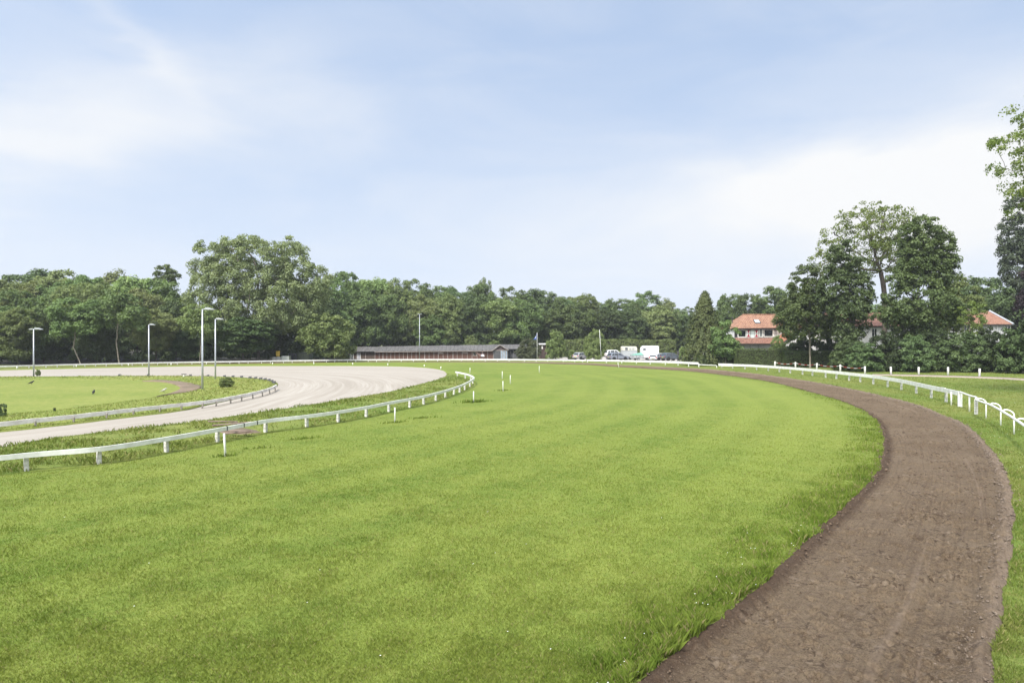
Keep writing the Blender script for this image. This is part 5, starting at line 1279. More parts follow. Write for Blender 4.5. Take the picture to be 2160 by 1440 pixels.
wpart(pxbox(MB(), 1456.8, 1465, 737, 760, 124, 0.8, M_PLAST, l[2]-0.1), 'shaft', r0, bevel=0.01)
wpart(pxbox(MB(), 1454.6, 1466.5, 733.4, 737, 123.85, 1.1, M_DGREY), 'cap', r0, bevel=0.02)
l = gpt(1480, 127); r0 = empty('garden_wall', l, 0, 'low white garden wall with a dark coping behind the conifer', 'wall')
wpart(pxbox(MB(), 1473, 1508, 738.5, 760, 127, 0.3, M_PLAST, l[2]-0.1), 'wall', r0); wpart(pxbox(MB(), 1472, 1509, 735, 738.5, 126.9, 0.5, M_DGREY), 'coping', r0)

# --- stuff under the giant tree
M_CONC = mat('concrete', (0.40, 0.39, 0.38), 0.9, col2=(0.31, 0.30, 0.29), vscale=2, bump=0.3)
M_GRNB = mat('green_metal', (0.085, 0.10, 0.07), 0.7, var=0.3); M_YEL = mat('yellow_panel', (0.62, 0.42, 0.05), 0.6, var=0.15)
Y0 = 136.5
def block(name, x0, x1, y0, dep, m, label, cat, Yb=Y0):
    l = gpt((x0+x1)/2, Yb); w = (x1-x0)*Yb/F; h = hgt(y0, Yb, l[2])
    return tag(MB().mat(m).box(-w/2, w/2, 0, dep, -0.1, h).build(name, None, l, bevel=0.03), label, cat)
block('concrete_block', 574.5, 583.2, 752.8, 0.8, M_CONC, 'left grey concrete block under the yellow sign', 'block')
block('concrete_block', 583.6, 592, 752.4, 0.8, M_CONC, 'middle grey concrete block right below the yellow sign', 'block')
block('concrete_block', 593.5, 609.5, 750.8, 1.0, mat('concrete_pale', (0.46, 0.47, 0.44), 0.9, var=0.15, vscale=2), 'larger pale concrete block right of the yellow sign', 'block')
l = gpt(586, Y0+1.2); r0 = empty('yellow_sign', l, 0, 'yellow notice panel on a short post above the concrete blocks', 'sign')
wpart(MB().mat(M_DGREY).tube([(l[0], l[1]+.04, l[2]-0.1), (l[0], l[1]+.04, D(586, 741, l[1])[2])], 0.05, 6), 'post', r0)
a = D(582.3, 751, l[1]-0.03); b = D(590.3, 740, l[1]-0.03)
wpart(MB().mat(M_YEL).box(a[0], b[0], a[1]-.02, a[1], a[2], b[2]), 'panel', r0, bevel=0.004)
M_PAL = mat('pallet_grey', (0.10, 0.105, 0.115), 0.9, var=0.4)
l = gpt(615.5, 140); r0 = empty('pallet_stack', l, 0, 'tall dark stack of pallets in the shade under the giant tree', 'pallets')
for i in range(10):
    zb = i*0.17; j = 0.06*prr.random()
    m_ = MB().mat(M_PAL).box(-0.75+j, 0.75+j, 0, 1.0, zb+0.12, zb+0.155)
    for x in (-0.72, -0.05, 0.62): m_.box(x+j, x+0.1+j, 0, 1.0, zb+0.0, zb+0.12)
    m_.build('pallet', r0)
l = gpt(640, 141.5); r0 = empty('storage_container', l, 0, 'dark green storage container in the shade left of the round tree', 'container')
MB().mat(M_GRNB).box(-1.25, 1.25, 0, 2.4, 0.0, 1.75).build('body', r0, bevel=0.02)
for x in (-0.6, 0.6): MB().mat(mat('green_metal2', (0.105, 0.12, 0.085), 0.7, var=0.2)).box(x-0.54, x+0.54, -0.035, -0.003, 0.1, 1.62).build('door', r0, bevel=0.008)
MB().mat(M_GRNB).box(-1.3, 1.3, -0.06, 2.45, 1.753, 1.82).build('roof', r0, bevel=0.01)

# --- flagpole and white pole
l = gpt(1133, 146.5); h = hgt(701, 146.5, l[2]); r0 = empty('flagpole', l, 0, 'white flagpole with a limp blue flag', 'flagpole')
MB().mat(M_WHITE).tube([(0, 0, -0.2), (0, 0, h-0.05), (0, 0, h)], [0.06, 0.04, 0.02], 8).build('pole', r0, smooth=True)
M_FLAG = mat('blue_cloth', (0.055, 0.095, 0.34), 0.8, var=0.2); M_FLAGW = mat('pale_cloth', (0.45, 0.52, 0.72), 0.8, var=0.1)
fm = MB(); Nf, Mf = 10, 10
fx = lambda u, v: (-0.05-u*(0.25+0.75*v)*0.95+0.02*math.sin(7*v), 0.10*math.sin(9*u+2*v), h-0.12-v*1.35-0.55*u*(1-v)*1.1-0.1*u)
vs = [fx(i/Nf, j/Mf) for j in range(Mf+1) for i in range(Nf+1)]
for j in range(Mf):
    for i in range(Nf):
        u, v = (i+.5)/Nf, (j+.5)/Mf
        fm.mat(M_FLAGW if (v < 0.72 and 0.15 < u < 0.8 and v > 0.15) else M_FLAG)
        a = j*(Nf+1)+i; fm.add([vs[a], vs[a+1], vs[a+Nf+2], vs[a+Nf+1]], [(0, 1, 2, 3)])
fm.build('flag', r0, smooth=True)
l = gpt(1269, 141); h = hgt(695, 141, l[2]); tag(MB().mat(M_WHITE).tube([(0, 0, -0.2), (-0.44, 0, h)], [0.045, 0.04], 8).build('white_pole', None, l, True), 'leaning bare white pole in front of the dense bush', 'pole')

# --- birds
M_CROW = mat('crow_feathers', (0.015, 0.015, 0.018), 0.6, var=0.3); M_GULL = mat('gull_feathers', (0.55, 0.53, 0.5), 0.7, col2=(0.3, 0.3, 0.3))
def bird(px, py, rz, label, m, s=1.0):
    p = P(px, py); r0 = empty('bird', (p[0], p[1], 0.02), rz, label, 'bird'); r0.scale = (s, s, s)
    b_ = MB().mat(m)
    b_.tube([(-0.30, 0, 0.10), (-0.22, 0, 0.13), (-0.12, 0, 0.17), (0.0, 0, 0.22), (0.10, 0, 0.27), (0.16, 0, 0.33), (0.20, 0, 0.37), (0.24, 0, 0.375), (0.27, 0, 0.37)], [0.02, 0.035, 0.07, 0.095, 0.085, 0.055, 0.055, 0.045, 0.015], 10)
    b_.tube([(0.26, 0, 0.372), (0.34, 0, 0.355)], [0.016, 0.004], 6)
    b_.add([(-0.42, -0.05, 0.07), (-0.42, 0.05, 0.07), (-0.24, 0.03, 0.13), (-0.24, -0.03, 0.13), (-0.42, -0.05, 0.085), (-0.42, 0.05, 0.085), (-0.24, 0.03, 0.15), (-0.24, -0.03, 0.15)], [(0, 1, 2, 3), (4, 7, 6, 5), (0, 4, 5, 1), (0, 3, 7, 4), (1, 5, 6, 2)])
    b_.build('body', r0, smooth=True)
    for sy in (-1, 1):
        MB().mat(m).add([(0.08, sy*0.085, 0.29), (-0.05, sy*0.105, 0.27), (-0.32, sy*0.06, 0.12), (-0.15, sy*0.085, 0.14), (0.05, sy*0.09, 0.19)], [(0, 1, 2, 3, 4)]).build('wing', r0)
        MB().mat(M_DGREY).tube([(0.0, sy*0.035, 0.16), (0.02, sy*0.035, 0.0), (0.07, sy*0.035, 0.0)], 0.010, 5).build('leg', r0)
bird(66, 811, 0.5, 'black crow farther out on the infield lawn, nearer the left border', M_CROW, 0.95)
bird(197.5, 832, 1.9, 'black crow in the middle of the infield lawn', M_CROW, 0.95)
bird(345.5, 827.5, 0.2, 'small pale bird at the right edge of the infield lawn', M_GULL, 0.9)
# ------------------------------------------------------------------ stable
def tiles(name, c1, c2, c3, freq=3.6, axis=0):
    m = bpy.data.materials.new(name); m.use_nodes = True; q = NT(m.node_tree); b = q.n['Principled BSDF']; b.inputs['Roughness'].default_value = 0.8
    tcn = q.new('ShaderNodeTexCoord'); v = tcn.outputs['Object']; sp = q.new('ShaderNodeSeparateXYZ'); q.l.new(v, sp.inputs[0])
    w = q.math('SINE', q.math('MULTIPLY', sp.outputs[axis], freq*6.2832)); w2 = q.math('FRACT', q.math('MULTIPLY', sp.outputs[2], 4.3))
    vor = q.new('ShaderNodeTexVoronoi'); q.l.new(q.scalevec(v, (freq, 2.0, 4.3)), vor.inputs['Vector']); vor.inputs['Scale'].default_value = 1.0
    c = q.mix(q.noise(v, 0.9, 4, 0.7), c1, c2)
    c = q.mix(q.math('MULTIPLY', q.ramp(vor.outputs['Color'], [(0.55, 0), (0.75, 1)]), 0.6), c, c3)
    c = q.mix(q.math('MULTIPLY', q.ramp(q.noise(v, 2.5, 3), [(0.5, 0), (0.7, 1)]), 0.35), c, tuple(x*0.5 for x in c3))
    q.l.new(c, b.inputs['Base Color'])
    bp = q.new('ShaderNodeBump'); bp.inputs['Strength'].default_value = 1.0; bp.inputs['Distance'].default_value = 0.06
    q.l.new(q.math('ADD', w, q.math('MULTIPLY', w2, 0.7)), bp.inputs['Height']); q.l.new(bp.outputs[0], b.inputs['Normal'])
    return m
def planks(name, c1, c2, freq=7.0, axis=0):
    m = bpy.data.materials.new(name); m.use_nodes = True; q = NT(m.node_tree); b = q.n['Principled BSDF']; b.inputs['Roughness'].default_value = 0.85
    tcn = q.new('ShaderNodeTexCoord'); v = tcn.outputs['Object']; sp = q.new('ShaderNodeSeparateXYZ'); q.l.new(v, sp.inputs[0])
    s = q.math('MULTIPLY', sp.outputs[axis], freq); fl = q.math('FLOOR', s)
    wn = q.new('ShaderNodeTexWhiteNoise', noise_dimensions='1D'); q.l.new(fl, wn.inputs[1])
    c = q.mix(wn.outputs[0], c1, c2); c = q.mix(q.math('MULTIPLY', q.noise(v, 4, 4), 0.4), c, tuple(x*0.5 for x in c1))
    c = q.mix(q.math('MULTIPLY', q.math('LESS_THAN', q.math('FRACT', s), 0.08), 0.7), c, (0.02, 0.015, 0.012))
    q.l.new(c, b.inputs['Base Color']); return m
M_SLATE = tiles('grey_sheet_roof', (0.090, 0.086, 0.085), (0.135, 0.130, 0.127), (0.065, 0.062, 0.060), 1.0)
M_BRICK = planks('brown_boards', (0.125, 0.058, 0.042), (0.165, 0.082, 0.060), 6.0, 2)
M_BROWN = planks('dark_brown_boards', (0.085, 0.058, 0.045), (0.115, 0.080, 0.060), 5.0)
M_TIMB = mat('pale_timber', (0.40, 0.34, 0.31), 0.8, var=0.25)
YS = 170.0
def SX(x): return (x-1080)*YS/F
zg = gz(SX(900), YS)
l = (SX(733), YS, zg); r0 = empty('stable', l, 0, 'long low brown stable with a grey roof at the edge of the wood', 'stable')
lin = lambda x, a, b: a+(b-a)*(x-733)/(1050-733)
eave = lambda x: lin(x, 1.28, 1.66); ridge = lambda x: lin(x, 2.36, 2.98)
def wallq(x0, x1, mt, dy=0.0, name='wall', dep=0.15, z0=None, z1=None):
    a, b = SX(x0), SX(x1)
    za = eave(x0) if z1 is None else z1; zb_ = eave(x1) if z1 is None else z1; zz0 = zg-0.1 if z0 is None else z0
    m_ = MB().mat(mt); m_.add([(a, YS+dy, zz0), (b, YS+dy, zz0), (b, YS+dy, zb_), (a, YS+dy, za), (a, YS+dy+dep, zz0), (b, YS+dy+dep, zz0), (b, YS+dy+dep, zb_), (a, YS+dy+dep, za)],
                 [(0, 1, 2, 3), (4, 7, 6, 5), (0, 4, 5, 1), (1, 5, 6, 2), (2, 6, 7, 3), (3, 7, 4, 0)])
    return wpart(m_, name, r0)
wallq(733, 791, M_BROWN); wallq(791.2, 1042, M_BRICK)
m_ = MB().mat(M_SLATE)
for dy0, dy1, s in ((-0.7, 3.4, 0), (7.5, 3.4, 1)):
    vs = []
    for t in np.linspace(0, 1, 25):
        x = 731+(1056-731)*t; sag = 0.03*math.sin(x*0.11)+0.02*math.sin(x*0.31)
        vs += [(SX(x), YS+dy0, eave(x)-0.04+sag*0.4), (SX(x), YS+dy1, ridge(x)+sag)]
    m_.add(vs, [(2*i, 2*i+2, 2*i+3, 2*i+1) for i in range(24)])
roofo = wpart(m_, 'roof', r0)
md = roofo.modifiers.new('t', 'SOLIDIFY'); md.thickness = 0.08; md.offset = -1
# left gable and back wall
a = SX(733); wpart(MB().mat(M_BROWN).add([(a, YS+0.15, zg), (a, YS+7, zg), (a, YS+7, eave(733)-0.05), (a, YS+3.4, ridge(733)-0.12), (a, YS+0.15, eave(733)-0.05)], [(0, 1, 2, 3, 4)]), 'gable', r0)
wallq(733, 1056, M_BROWN, 7.0, 'back_wall')
wpart(sweep(MB().mat(M_TIMB), [(SX(x), YS-0.74) for x in np.linspace(791, 1041, 12)], 0.05, [eave(x)-0.05 for x in np.linspace(791, 1041, 12)], 0.12), 'fascia', r0)
PMs = MB().mat(M_TIMB).box(-0.06, 0.06, -0.06, 0.06, 0, 1).mesh('post')
for i, a in enumerate((385, 492, 540, 583, 627, 672, 718, 768, 815, 863, 910, 960, 1058, 1108, 1163, 1213, 1268, 1320, 1380, 1428, 1485, 1543, 1597, 1655, 1712, 1775, 1838)):
    x = 700+a/5.4; w = 1.35 if a in (583, 863, 1058, 1380, 1840) else 0.85
    inst('post', PMs, r0, (SX(x)-l[0], -0.08, 0), (0, 0, 0), (w, 1, eave(x)-0.1-zg))
def win(x0, x1, y0, y1, frame, glass, Y, root, dep=0.06, bars=(0, 0), fw=0.10, name='window'):
    a = D(x0, y1, Y); b = D(x1, y0, Y); m_ = MB().mat(frame)
    m_.box(a[0], b[0], Y-dep, Y-0.003, a[2], a[2]+fw).box(a[0], b[0], Y-dep, Y-0.003, b[2]-fw, b[2]).box(a[0], a[0]+fw, Y-dep, Y-0.003, a[2]+fw, b[2]-fw).box(b[0]-fw, b[0], Y-dep, Y-0.003, a[2]+fw, b[2]-fw)
    for i in range(bars[0]):
        x = a[0]+(b[0]-a[0])*(i+1)/(bars[0]+1); m_.box(x-fw*.35, x+fw*.35, Y-dep+0.005, Y-0.02, a[2]+fw, b[2]-fw)
    for i in range(bars[1]):
        z = a[2]+(b[2]-a[2])*(i+1)/(bars[1]+1); m_.box(a[0]+fw, b[0]-fw, Y-dep+0.008, Y-0.022, z-fw*.3, z+fw*.3)
    fr = wpart(m_, name, root)
    g_ = MB().mat(glass).box(a[0]+fw, b[0]-fw, Y-0.018, Y-0.004, a[2]+fw, b[2]-fw)
    inst('pane', g_.mesh('pane'), fr)
    return fr
win(738.2, 746.2, 744.6, 759, M_WHITE, M_GLASS, YS-0.002, r0, bars=(1, 2), fw=0.14)
win(753, 760.8, 744.4, 759, M_WHITE, mat('pale_glass', (0.30, 0.30, 0.40), 0.15, var=0.3), YS-0.002, r0, bars=(1, 2), fw=0.14)
win(997.5, 1006, 741.5, 750.4, M_TIMB, M_GLASS, YS-0.002, r0, fw=0.16)
for x0, x1, y0, y1 in ((924.8, 934.6, 742.6, 746.4), (975.2, 985.6, 741.8, 745)):
    a = D(x0, y1, YS-0.05); b = D(x1, y0, YS-0.05); wpart(MB().mat(mat('vent_board', (0.36, 0.27, 0.25), 0.8, var=0.2)).box(a[0], b[0], YS-0.05, YS-0.004, a[2], b[2]), 'vent_board', r0)
# cross gable and right wing
r1 = empty('stable_porch', (SX(1055), YS-1.2, zg), 0, 'gabled end of the stable with pale sliding glass doors', 'porch')
YG = YS-1.2
ga, gp, gb = D(1040.6, 738.2, YG), D(1054.4, 728.4, YG), D(1070.6, 737.2, YG)
M_GAB = planks('gable_boards', (0.080, 0.055, 0.055), (0.10, 0.072, 0.07), 5.0)
wpart(MB().mat(M_GAB).add([(ga[0], YG, ga[2]), (gb[0], YG, gb[2]), (gp[0], YG, gp[2]), (ga[0], YG+0.1, ga[2]), (gb[0], YG+0.1, gb[2]), (gp[0], YG+0.1, gp[2])], [(0, 1, 2), (3, 5, 4), (0, 3, 4, 1), (1, 4, 5, 2), (2, 5, 3, 0)]), 'gable', r1)
m_ = MB().mat(M_SLATE)
for s, e in ((ga, -0.25), (gb, 0.25)):
    m_.add([(s[0]+e, YG-0.3, s[2]-0.15), (gp[0], YG-0.3, gp[2]+0.06), (gp[0], YG+6, gp[2]+0.06), (s[0]+e, YG+6, s[2]-0.15)], [(0, 1, 2, 3)])
o = wpart(m_, 'roof', r1); md = o.modifiers.new('t', 'SOLIDIFY'); md.thickness = 0.08; md.offset = -1
wpart(MB().mat(M_TIMB).tube([(ga[0]-.25, YG-0.33, ga[2]-.12), (gp[0], YG-0.33, gp[2]+.08)], 0.07, 4), 'barge_board', r1); wpart(MB().mat(M_TIMB).tube([(gb[0]+.25, YG-0.33, gb[2]-.12), (gp[0], YG-0.33, gp[2]+.08)], 0.07, 4), 'barge_board', r1)
wpart(pxbox(MB(), 1040.8, 1055.4, 738.6, 758, YG+0.02, 0.1, mat('grey_boards', (0.085, 0.085, 0.09), 0.8, var=0.3), zg), 'wall', r1)
M_PGL = mat('pale_blue_glass', (0.34, 0.40, 0.47), 0.25, col2=(0.22, 0.27, 0.33), vscale=1.5)
for x0, x1 in ((1055.8, 1060.6), (1060.9, 1065.7), (1066, 1070.3)): win(x0, x1, 738.4, 758.5, M_TIMB, M_PGL, YG+0.05, r1, fw=0.06, name='glass_door')
wpart(MB().mat(M_TIMB).box(ga[0], gb[0], YG-0.05, YG-0.003, ga[2]-0.12, ga[2]-0.002), 'beam', r1)
r2 = empty('stable_wing', (SX(1080), YS+1, zg), 0, 'dark open fronted wing at the right end of the stable', 'stable')
Yw = YS+1.0
m_ = MB().mat(M_SLATE); a, b, c, d = D(1058, 736.4, Yw-0.5), D(1112, 736.2, Yw-0.5), D(1112, 726.8, Yw+3.2), D(1052, 727.0, Yw+3.2)
m_.add([a, b, c, d], [(0, 1, 2, 3)]); m_.add([c, d, (d[0], Yw+6.8, a[2]), (c[0], Yw+6.8, b[2])], [(0, 1, 2, 3)])
o = wpart(m_, 'roof', r2); md = o.modifiers.new('t', 'SOLIDIFY'); md.thickness = 0.08; md.offset = -1
wpart(pxbox(MB(), 1071.5, 1112, 737, 758, Yw+0.3, 0.12, mat('wing_wall', (0.06, 0.058, 0.062), 0.85, var=0.3), zg), 'wall', r2)
for x in (1072.5, 1076, 1082.6, 1090.5, 1104): wpart(pxbox(MB(), x, x+0.8, 737, 758, Yw+0.15, 0.12, mat('grey_timber', (0.22, 0.22, 0.23), 0.8, var=0.3), zg), 'post', r2)
for x0, x1 in ((1076.9, 1082.5), (1083.5, 1090.3)): wpart(pxbox(MB(), x0, x1, 747, 758, Yw+0.2, 0.06, mat('grey_boards', (0.085, 0.085, 0.09)), zg), 'half_door', r2)
wpart(pxbox(MB(), 1077.2, 1082.2, 738.5, 746.4, Yw+0.27, 0.02, M_BLACK), 'doorway_shade_panel', r2)  # flat black sheet, painted shade for the inside of the open doorway
wpart(pxbox(MB(), 1092, 1096, 743.5, 748.5, Yw-0.1, 0.4, M_WHITE), 'white_box', r2)
# flat shed
Yf = 165.0; zf_ = gz((1150-1080)*Yf/F, Yf); r3 = empty('shed', ((1160-1080)*Yf/F, Yf, zf_), 0, 'brown flat roofed shed with a white roof edge behind the flagpole bush', 'shed')
wpart(pxbox(MB(), 1137, 1184, 726.8, 758, Yf, 3.0, planks('shed_boards', (0.055, 0.034, 0.030), (0.08, 0.05, 0.044), 3.0), zf_-0.1), 'wall', r3)
wpart(pxbox(MB(), 1126, 1187, 724.2, 726.6, Yf-0.5, 4.0, M_WHITE), 'roof', r3)
wpart(pxbox(MB(), 1142.2, 1145, 729, 735.5, Yf-0.05, 0.047, M_WGREY), 'notice', r3)
for x in (1138.5, 1152): wpart(pxbox(MB(), x, x+1.2, 726.7, 758, Yf-0.4, 0.14, M_WOODD, zf_-0.1), 'post', r3)

# ------------------------------------------------------------------ white house
M_OTILE = tiles('orange_tiles', (0.32, 0.165, 0.105), (0.40, 0.228, 0.148), (0.22, 0.105, 0.07), 2.9)
M_OTILE2 = tiles('red_tiles', (0.26, 0.125, 0.09), (0.31, 0.168, 0.125), (0.18, 0.085, 0.064), 2.9)
M_ORED = tiles('orange_tiles_far', (0.29, 0.145, 0.095), (0.34, 0.18, 0.118), (0.23, 0.105, 0.068), 2.9)
M_WALLW = mat('house_wall', (0.72, 0.71, 0.70), 0.85, col2=(0.62, 0.61, 0.60), vscale=1.2, bump=0.15)
M_WALLG = mat('house_wall_grey', (0.50, 0.50, 0.51), 0.85, col2=(0.42, 0.42, 0.43), vscale=1.2)
M_DKBRD = mat('dark_boards', (0.030, 0.030, 0.034), 0.8, var=0.3)
YH_ = 125.0
zgh = gz(45, YH_); r0 = empty('white_house', ((1600-1080)*YH_/F, YH_, zgh), 0, 'white house with an orange tiled roof and red and white shutters', 'house')
def pd(x, y, Y): return D(x, y, Y)
wpart(pxbox(MB(), 1549, 1667, 691, 714, YH_, 7.0, M_WALLW), 'upper_wall', r0)
wpart(pxbox(MB(), 1549.3, 1641.3, 692.2, 712.6, YH_-0.04, 0.038, M_DKBRD), 'dark_cladding', r0)
wpart(pxbox(MB(), 1549, 1668, 724.0, 775, YH_-0.55, 0.5, M_WALLG, zgh-0.1), 'lower_wall', r0)
for x in (1582.0, 1599.5): wpart(pxbox(MB(), x-0.3, x+0.3, 725.5, 760, YH_-0.57, 0.018, M_DGREY), 'downpipe', r0)
e0, e1 = pd(1547.5, 692.3, YH_-0.55), pd(1672, 690.5, YH_-0.55); zr = pd(1600, 663.8, YH_+3.6)[2]
rl = e0[0]+3.1; Yr = YH_+3.6; Yb = YH_+7.7
m_ = MB().mat(M_OTILE)
m_.add([e0, e1, (e1[0]+0.3, Yr, zr), (rl, Yr, zr)], [(0, 1, 2, 3)])
m_.add([(e0[0], YH_-0.55, e0[2]), (rl, Yr, zr), (e0[0], Yb, e0[2])], [(0, 1, 2)])
m_.add([(rl, Yr, zr), (e1[0]+0.3, Yr, zr), (e1[0], Yb, e0[2]), (e0[0], Yb, e0[2])], [(0, 1, 2, 3)])
roof = wpart(m_, 'roof', r0); md = roof.modifiers.new('t', 'SOLIDIFY'); md.thickness = 0.12; md.offset = -1
inst('ridge_tiles', MB().mat(M_OTILE).tube([(rl-0.1, Yr, zr+0.02), (e1[0]+0.3, Yr, zr+0.02)], 0.13, 8).mesh('ridge_tiles', True), roof)
# skylight lying on the slope
sl_d = (Vector((0, Yr-(YH_-0.55), zr-e0[2]))).normalized(); sl_n = Vector((0, -sl_d.z, sl_d.y))
c0 = Vector(pd(1596.6, 679.5, YH_+1.4)); t_ = (c0.y-(YH_-0.55))/sl_d.y; c0 = Vector((c0.x, YH_-0.55, e0[2]))+sl_d*t_
sk = MB().mat(M_DGREY)
def onroof(u, v, h_): return tuple(c0+Vector((u, 0, 0))+sl_d*v+sl_n*h_)
def slab(mb, u0, u1, v0, v1, h0, h1): mb.add([onroof(u, v, h) for h in (h0, h1) for (u, v) in ((u0, v0), (u1, v0), (u1, v1), (u0, v1))], [(0, 3, 2, 1), (4, 5, 6, 7), (0, 1, 5, 4), (1, 2, 6, 5), (2, 3, 7, 6), (3, 0, 4, 7)])
slab(sk, -0.52, 0.52, -0.62, 0.62, 0.0, 0.14); s_o = sk.mesh('skylight'); so_ = inst('skylight', s_o, roof)
gl_ = MB().mat(mat('sky_glass', (0.55, 0.60, 0.65), 0.12, var=0.1)); slab(gl_, -0.42, 0.42, -0.5, 0.52, 0.142, 0.155); inst('skylight_pane', gl_.mesh('skylight_pane'), roof)
wpart(sweep(MB().mat(M_DKBRD), [(e0[0], YH_-0.62), (e1[0], YH_-0.62)], 0.12, e0[2]-0.10, 0.14), 'gutter', r0)
# skirt roof
a, b = pd(1550, 713.2, YH_-0.05), pd(1646, 713.2, YH_-0.05); c, d = pd(1655, 725.2, YH_-1.35), pd(1551.5, 725.2, YH_-1.35)
o = wpart(MB().mat(M_OTILE2).add([a, d, c, b], [(0, 1, 2, 3)]), 'skirt_roof', r0); md = o.modifiers.new('t', 'SOLIDIFY'); md.thickness = 0.1; md.offset = -1
wpart(sweep(MB().mat(M_DKBRD), [(d[0], YH_-1.4), (c[0], YH_-1.4)], 0.1, d[2]-0.08, 0.12), 'gutter', r0)
wpart(pxbox(MB(), 1551, 1646, 711.9, 713.4, YH_-0.12, 0.07, M_WALLG), 'sill_band', r0)
# windows and shutters
Yw_ = YH_-0.045
win(1555.8, 1574.2, 695.3, 711.6, M_WHITE, M_GLASS, Yw_, r0, fw=0.14, dep=0.08)
win(1610.4, 1631.2, 694.0, 710.6, M_WHITE, M_GLASS, Yw_, r0, fw=0.14, dep=0.08)
win(1631.4, 1641.2, 693.6, 710.2, M_WHITE, mat('curtained_glass', (0.16, 0.17, 0.17), 0.2, col2=(0.45, 0.45, 0.44), vscale=1.3), Yw_, r0, fw=0.12, dep=0.08)
win(1600.8, 1609.2, 693.4, 710.8, M_WHITE, mat('open_window_glass', (0.11, 0.13, 0.13), 0.15, col2=(0.22, 0.24, 0.24)), Yw_-0.10, r0, fw=0.13, dep=0.06)
wpart(pxbox(MB(), 1584.0, 1590.8, 694.4, 711.9, Yw_-0.03, 0.027, mat('pale_green_panel', (0.66, 0.74, 0.72), 0.6, var=0.08)), 'panel', r0)
M_SHR = mat('shutter_red', (0.36, 0.030, 0.055), 0.5, var=0.15)
for x0, x1 in ((1574.9, 1582.8), (1591.4, 1599.6)):
    a = D(x0, 711.4, Yw_); b = D(x1, 695.2, Yw_); cx, cz = (a[0]+b[0])/2, (a[2]+b[2])/2; ya = Yw_-0.055
    so_ = wpart(MB().mat(M_WHITE).box(a[0], b[0], ya, Yw_-0.004, a[2], b[2]), 'shutter', r0)
    m_ = MB().mat(M_SHR); ee = 0.05
    for (p0, p1) in (((a[0]+ee, b[2]-ee), (b[0]-ee, b[2]-ee)), ((b[0]-ee, a[2]+ee), (a[0]+ee, a[2]+ee))):
        m_.add([(p0[0], ya-0.004, p0[1]), (p1[0], ya-0.004, p1[1]), (cx, ya-0.004, cz), (p0[0], ya-0.001, p0[1]), (p1[0], ya-0.001, p1[1]), (cx, ya-0.001, cz)], [(0, 1, 2), (3, 5, 4), (0, 3, 4, 1), (1, 4, 5, 2), (2, 5, 3, 0)])
    inst('shutter_diabolo', m_.mesh('shutter_diabolo'), so_)
win(1549, 1556, 737, 752, mat('dark_frame', (0.05, 0.05, 0.055), 0.6), M_GLASS, YH_-0.56, r0, fw=0.08, name='door_window')
m_ = MB().mat(M_DKBRD); a = D(1550, 760, YH_-0.9)
# lower left annexe with a door
wpart(pxbox(MB(), 1520, 1549, 735, 775, YH_+0.5, 3.0, mat('annexe_wall', (0.34, 0.34, 0.33), 0.85, var=0.2), zgh-0.1), 'annexe', r0)
win(1523, 1534, 737.5, 752, M_WHITE, M_GLASS, YH_+0.49, r0, fw=0.1)
wpart(MB().mat(M_DGREY).box(*[D(1544.2, 0, YH_+4)[0], D(1545.6, 0, YH_+4)[0]], YH_+4, YH_+4.15, 5.0, D(0, 671, YH_+4)[2]).box(D(1543.2, 0, YH_+4)[0], D(1546.6, 0, YH_+4)[0], YH_+3.9, YH_+4.25, D(0, 671, YH_+4)[2], D(0, 669, YH_+4)[2]), 'flue', r0)
# gabled wing at the right
Yg = 120.5; gA, gB, gC = D(1650, 723, Yg), D(1730, 723, Yg), D(1690, 690, Yg)
wpart(MB().mat(M_WALLW).add([(gA[0], Yg, zgh-.1), (gB[0], Yg, zgh-.1), gB, gC, gA], [(0, 1, 2, 3, 4)]).add([(gA[0], Yg, zgh-.1), (gA[0], Yg+5, zgh-.1), (gA[0], Yg+5, gA[2]), gA], [(0, 1, 2, 3)]), 'wing_wall', r0)
m_ = MB().mat(tiles('orange_tiles_side', (0.38, 0.15, 0.08), (0.46, 0.21, 0.11), (0.27, 0.1, 0.055), 2.9, 1))
dl = Vector(gA)-Vector(gC); dl.normalize()
for s in (gA, gB):
    e = (Vector(s)-Vector(gC)).normalized()*0.35; q0 = Vector(s)+e
    m_.add([(q0.x, Yg-0.25, q0.z), (gC[0], Yg-0.25, gC[2]+0.05), (gC[0], Yg+6.5, gC[2]+0.05), (q0.x, Yg+6.5, q0.z)], [(0, 1, 2, 3)])
o = wpart(m_, 'wing_roof', r0); md = o.modifiers.new('t', 'SOLIDIFY'); md.thickness = 0.12; md.offset = -1
wpart(MB().mat(M_DKBRD).tube([(gA[0]-0.22, Yg-0.29, gA[2]-0.30), (gC[0], Yg-0.29, gC[2]-0.02)], 0.09, 4).tube([(gB[0]+0.22, Yg-0.29, gB[2]-0.30), (gC[0], Yg-0.29, gC[2]-0.02)], 0.09, 4), 'barge_board', r0)

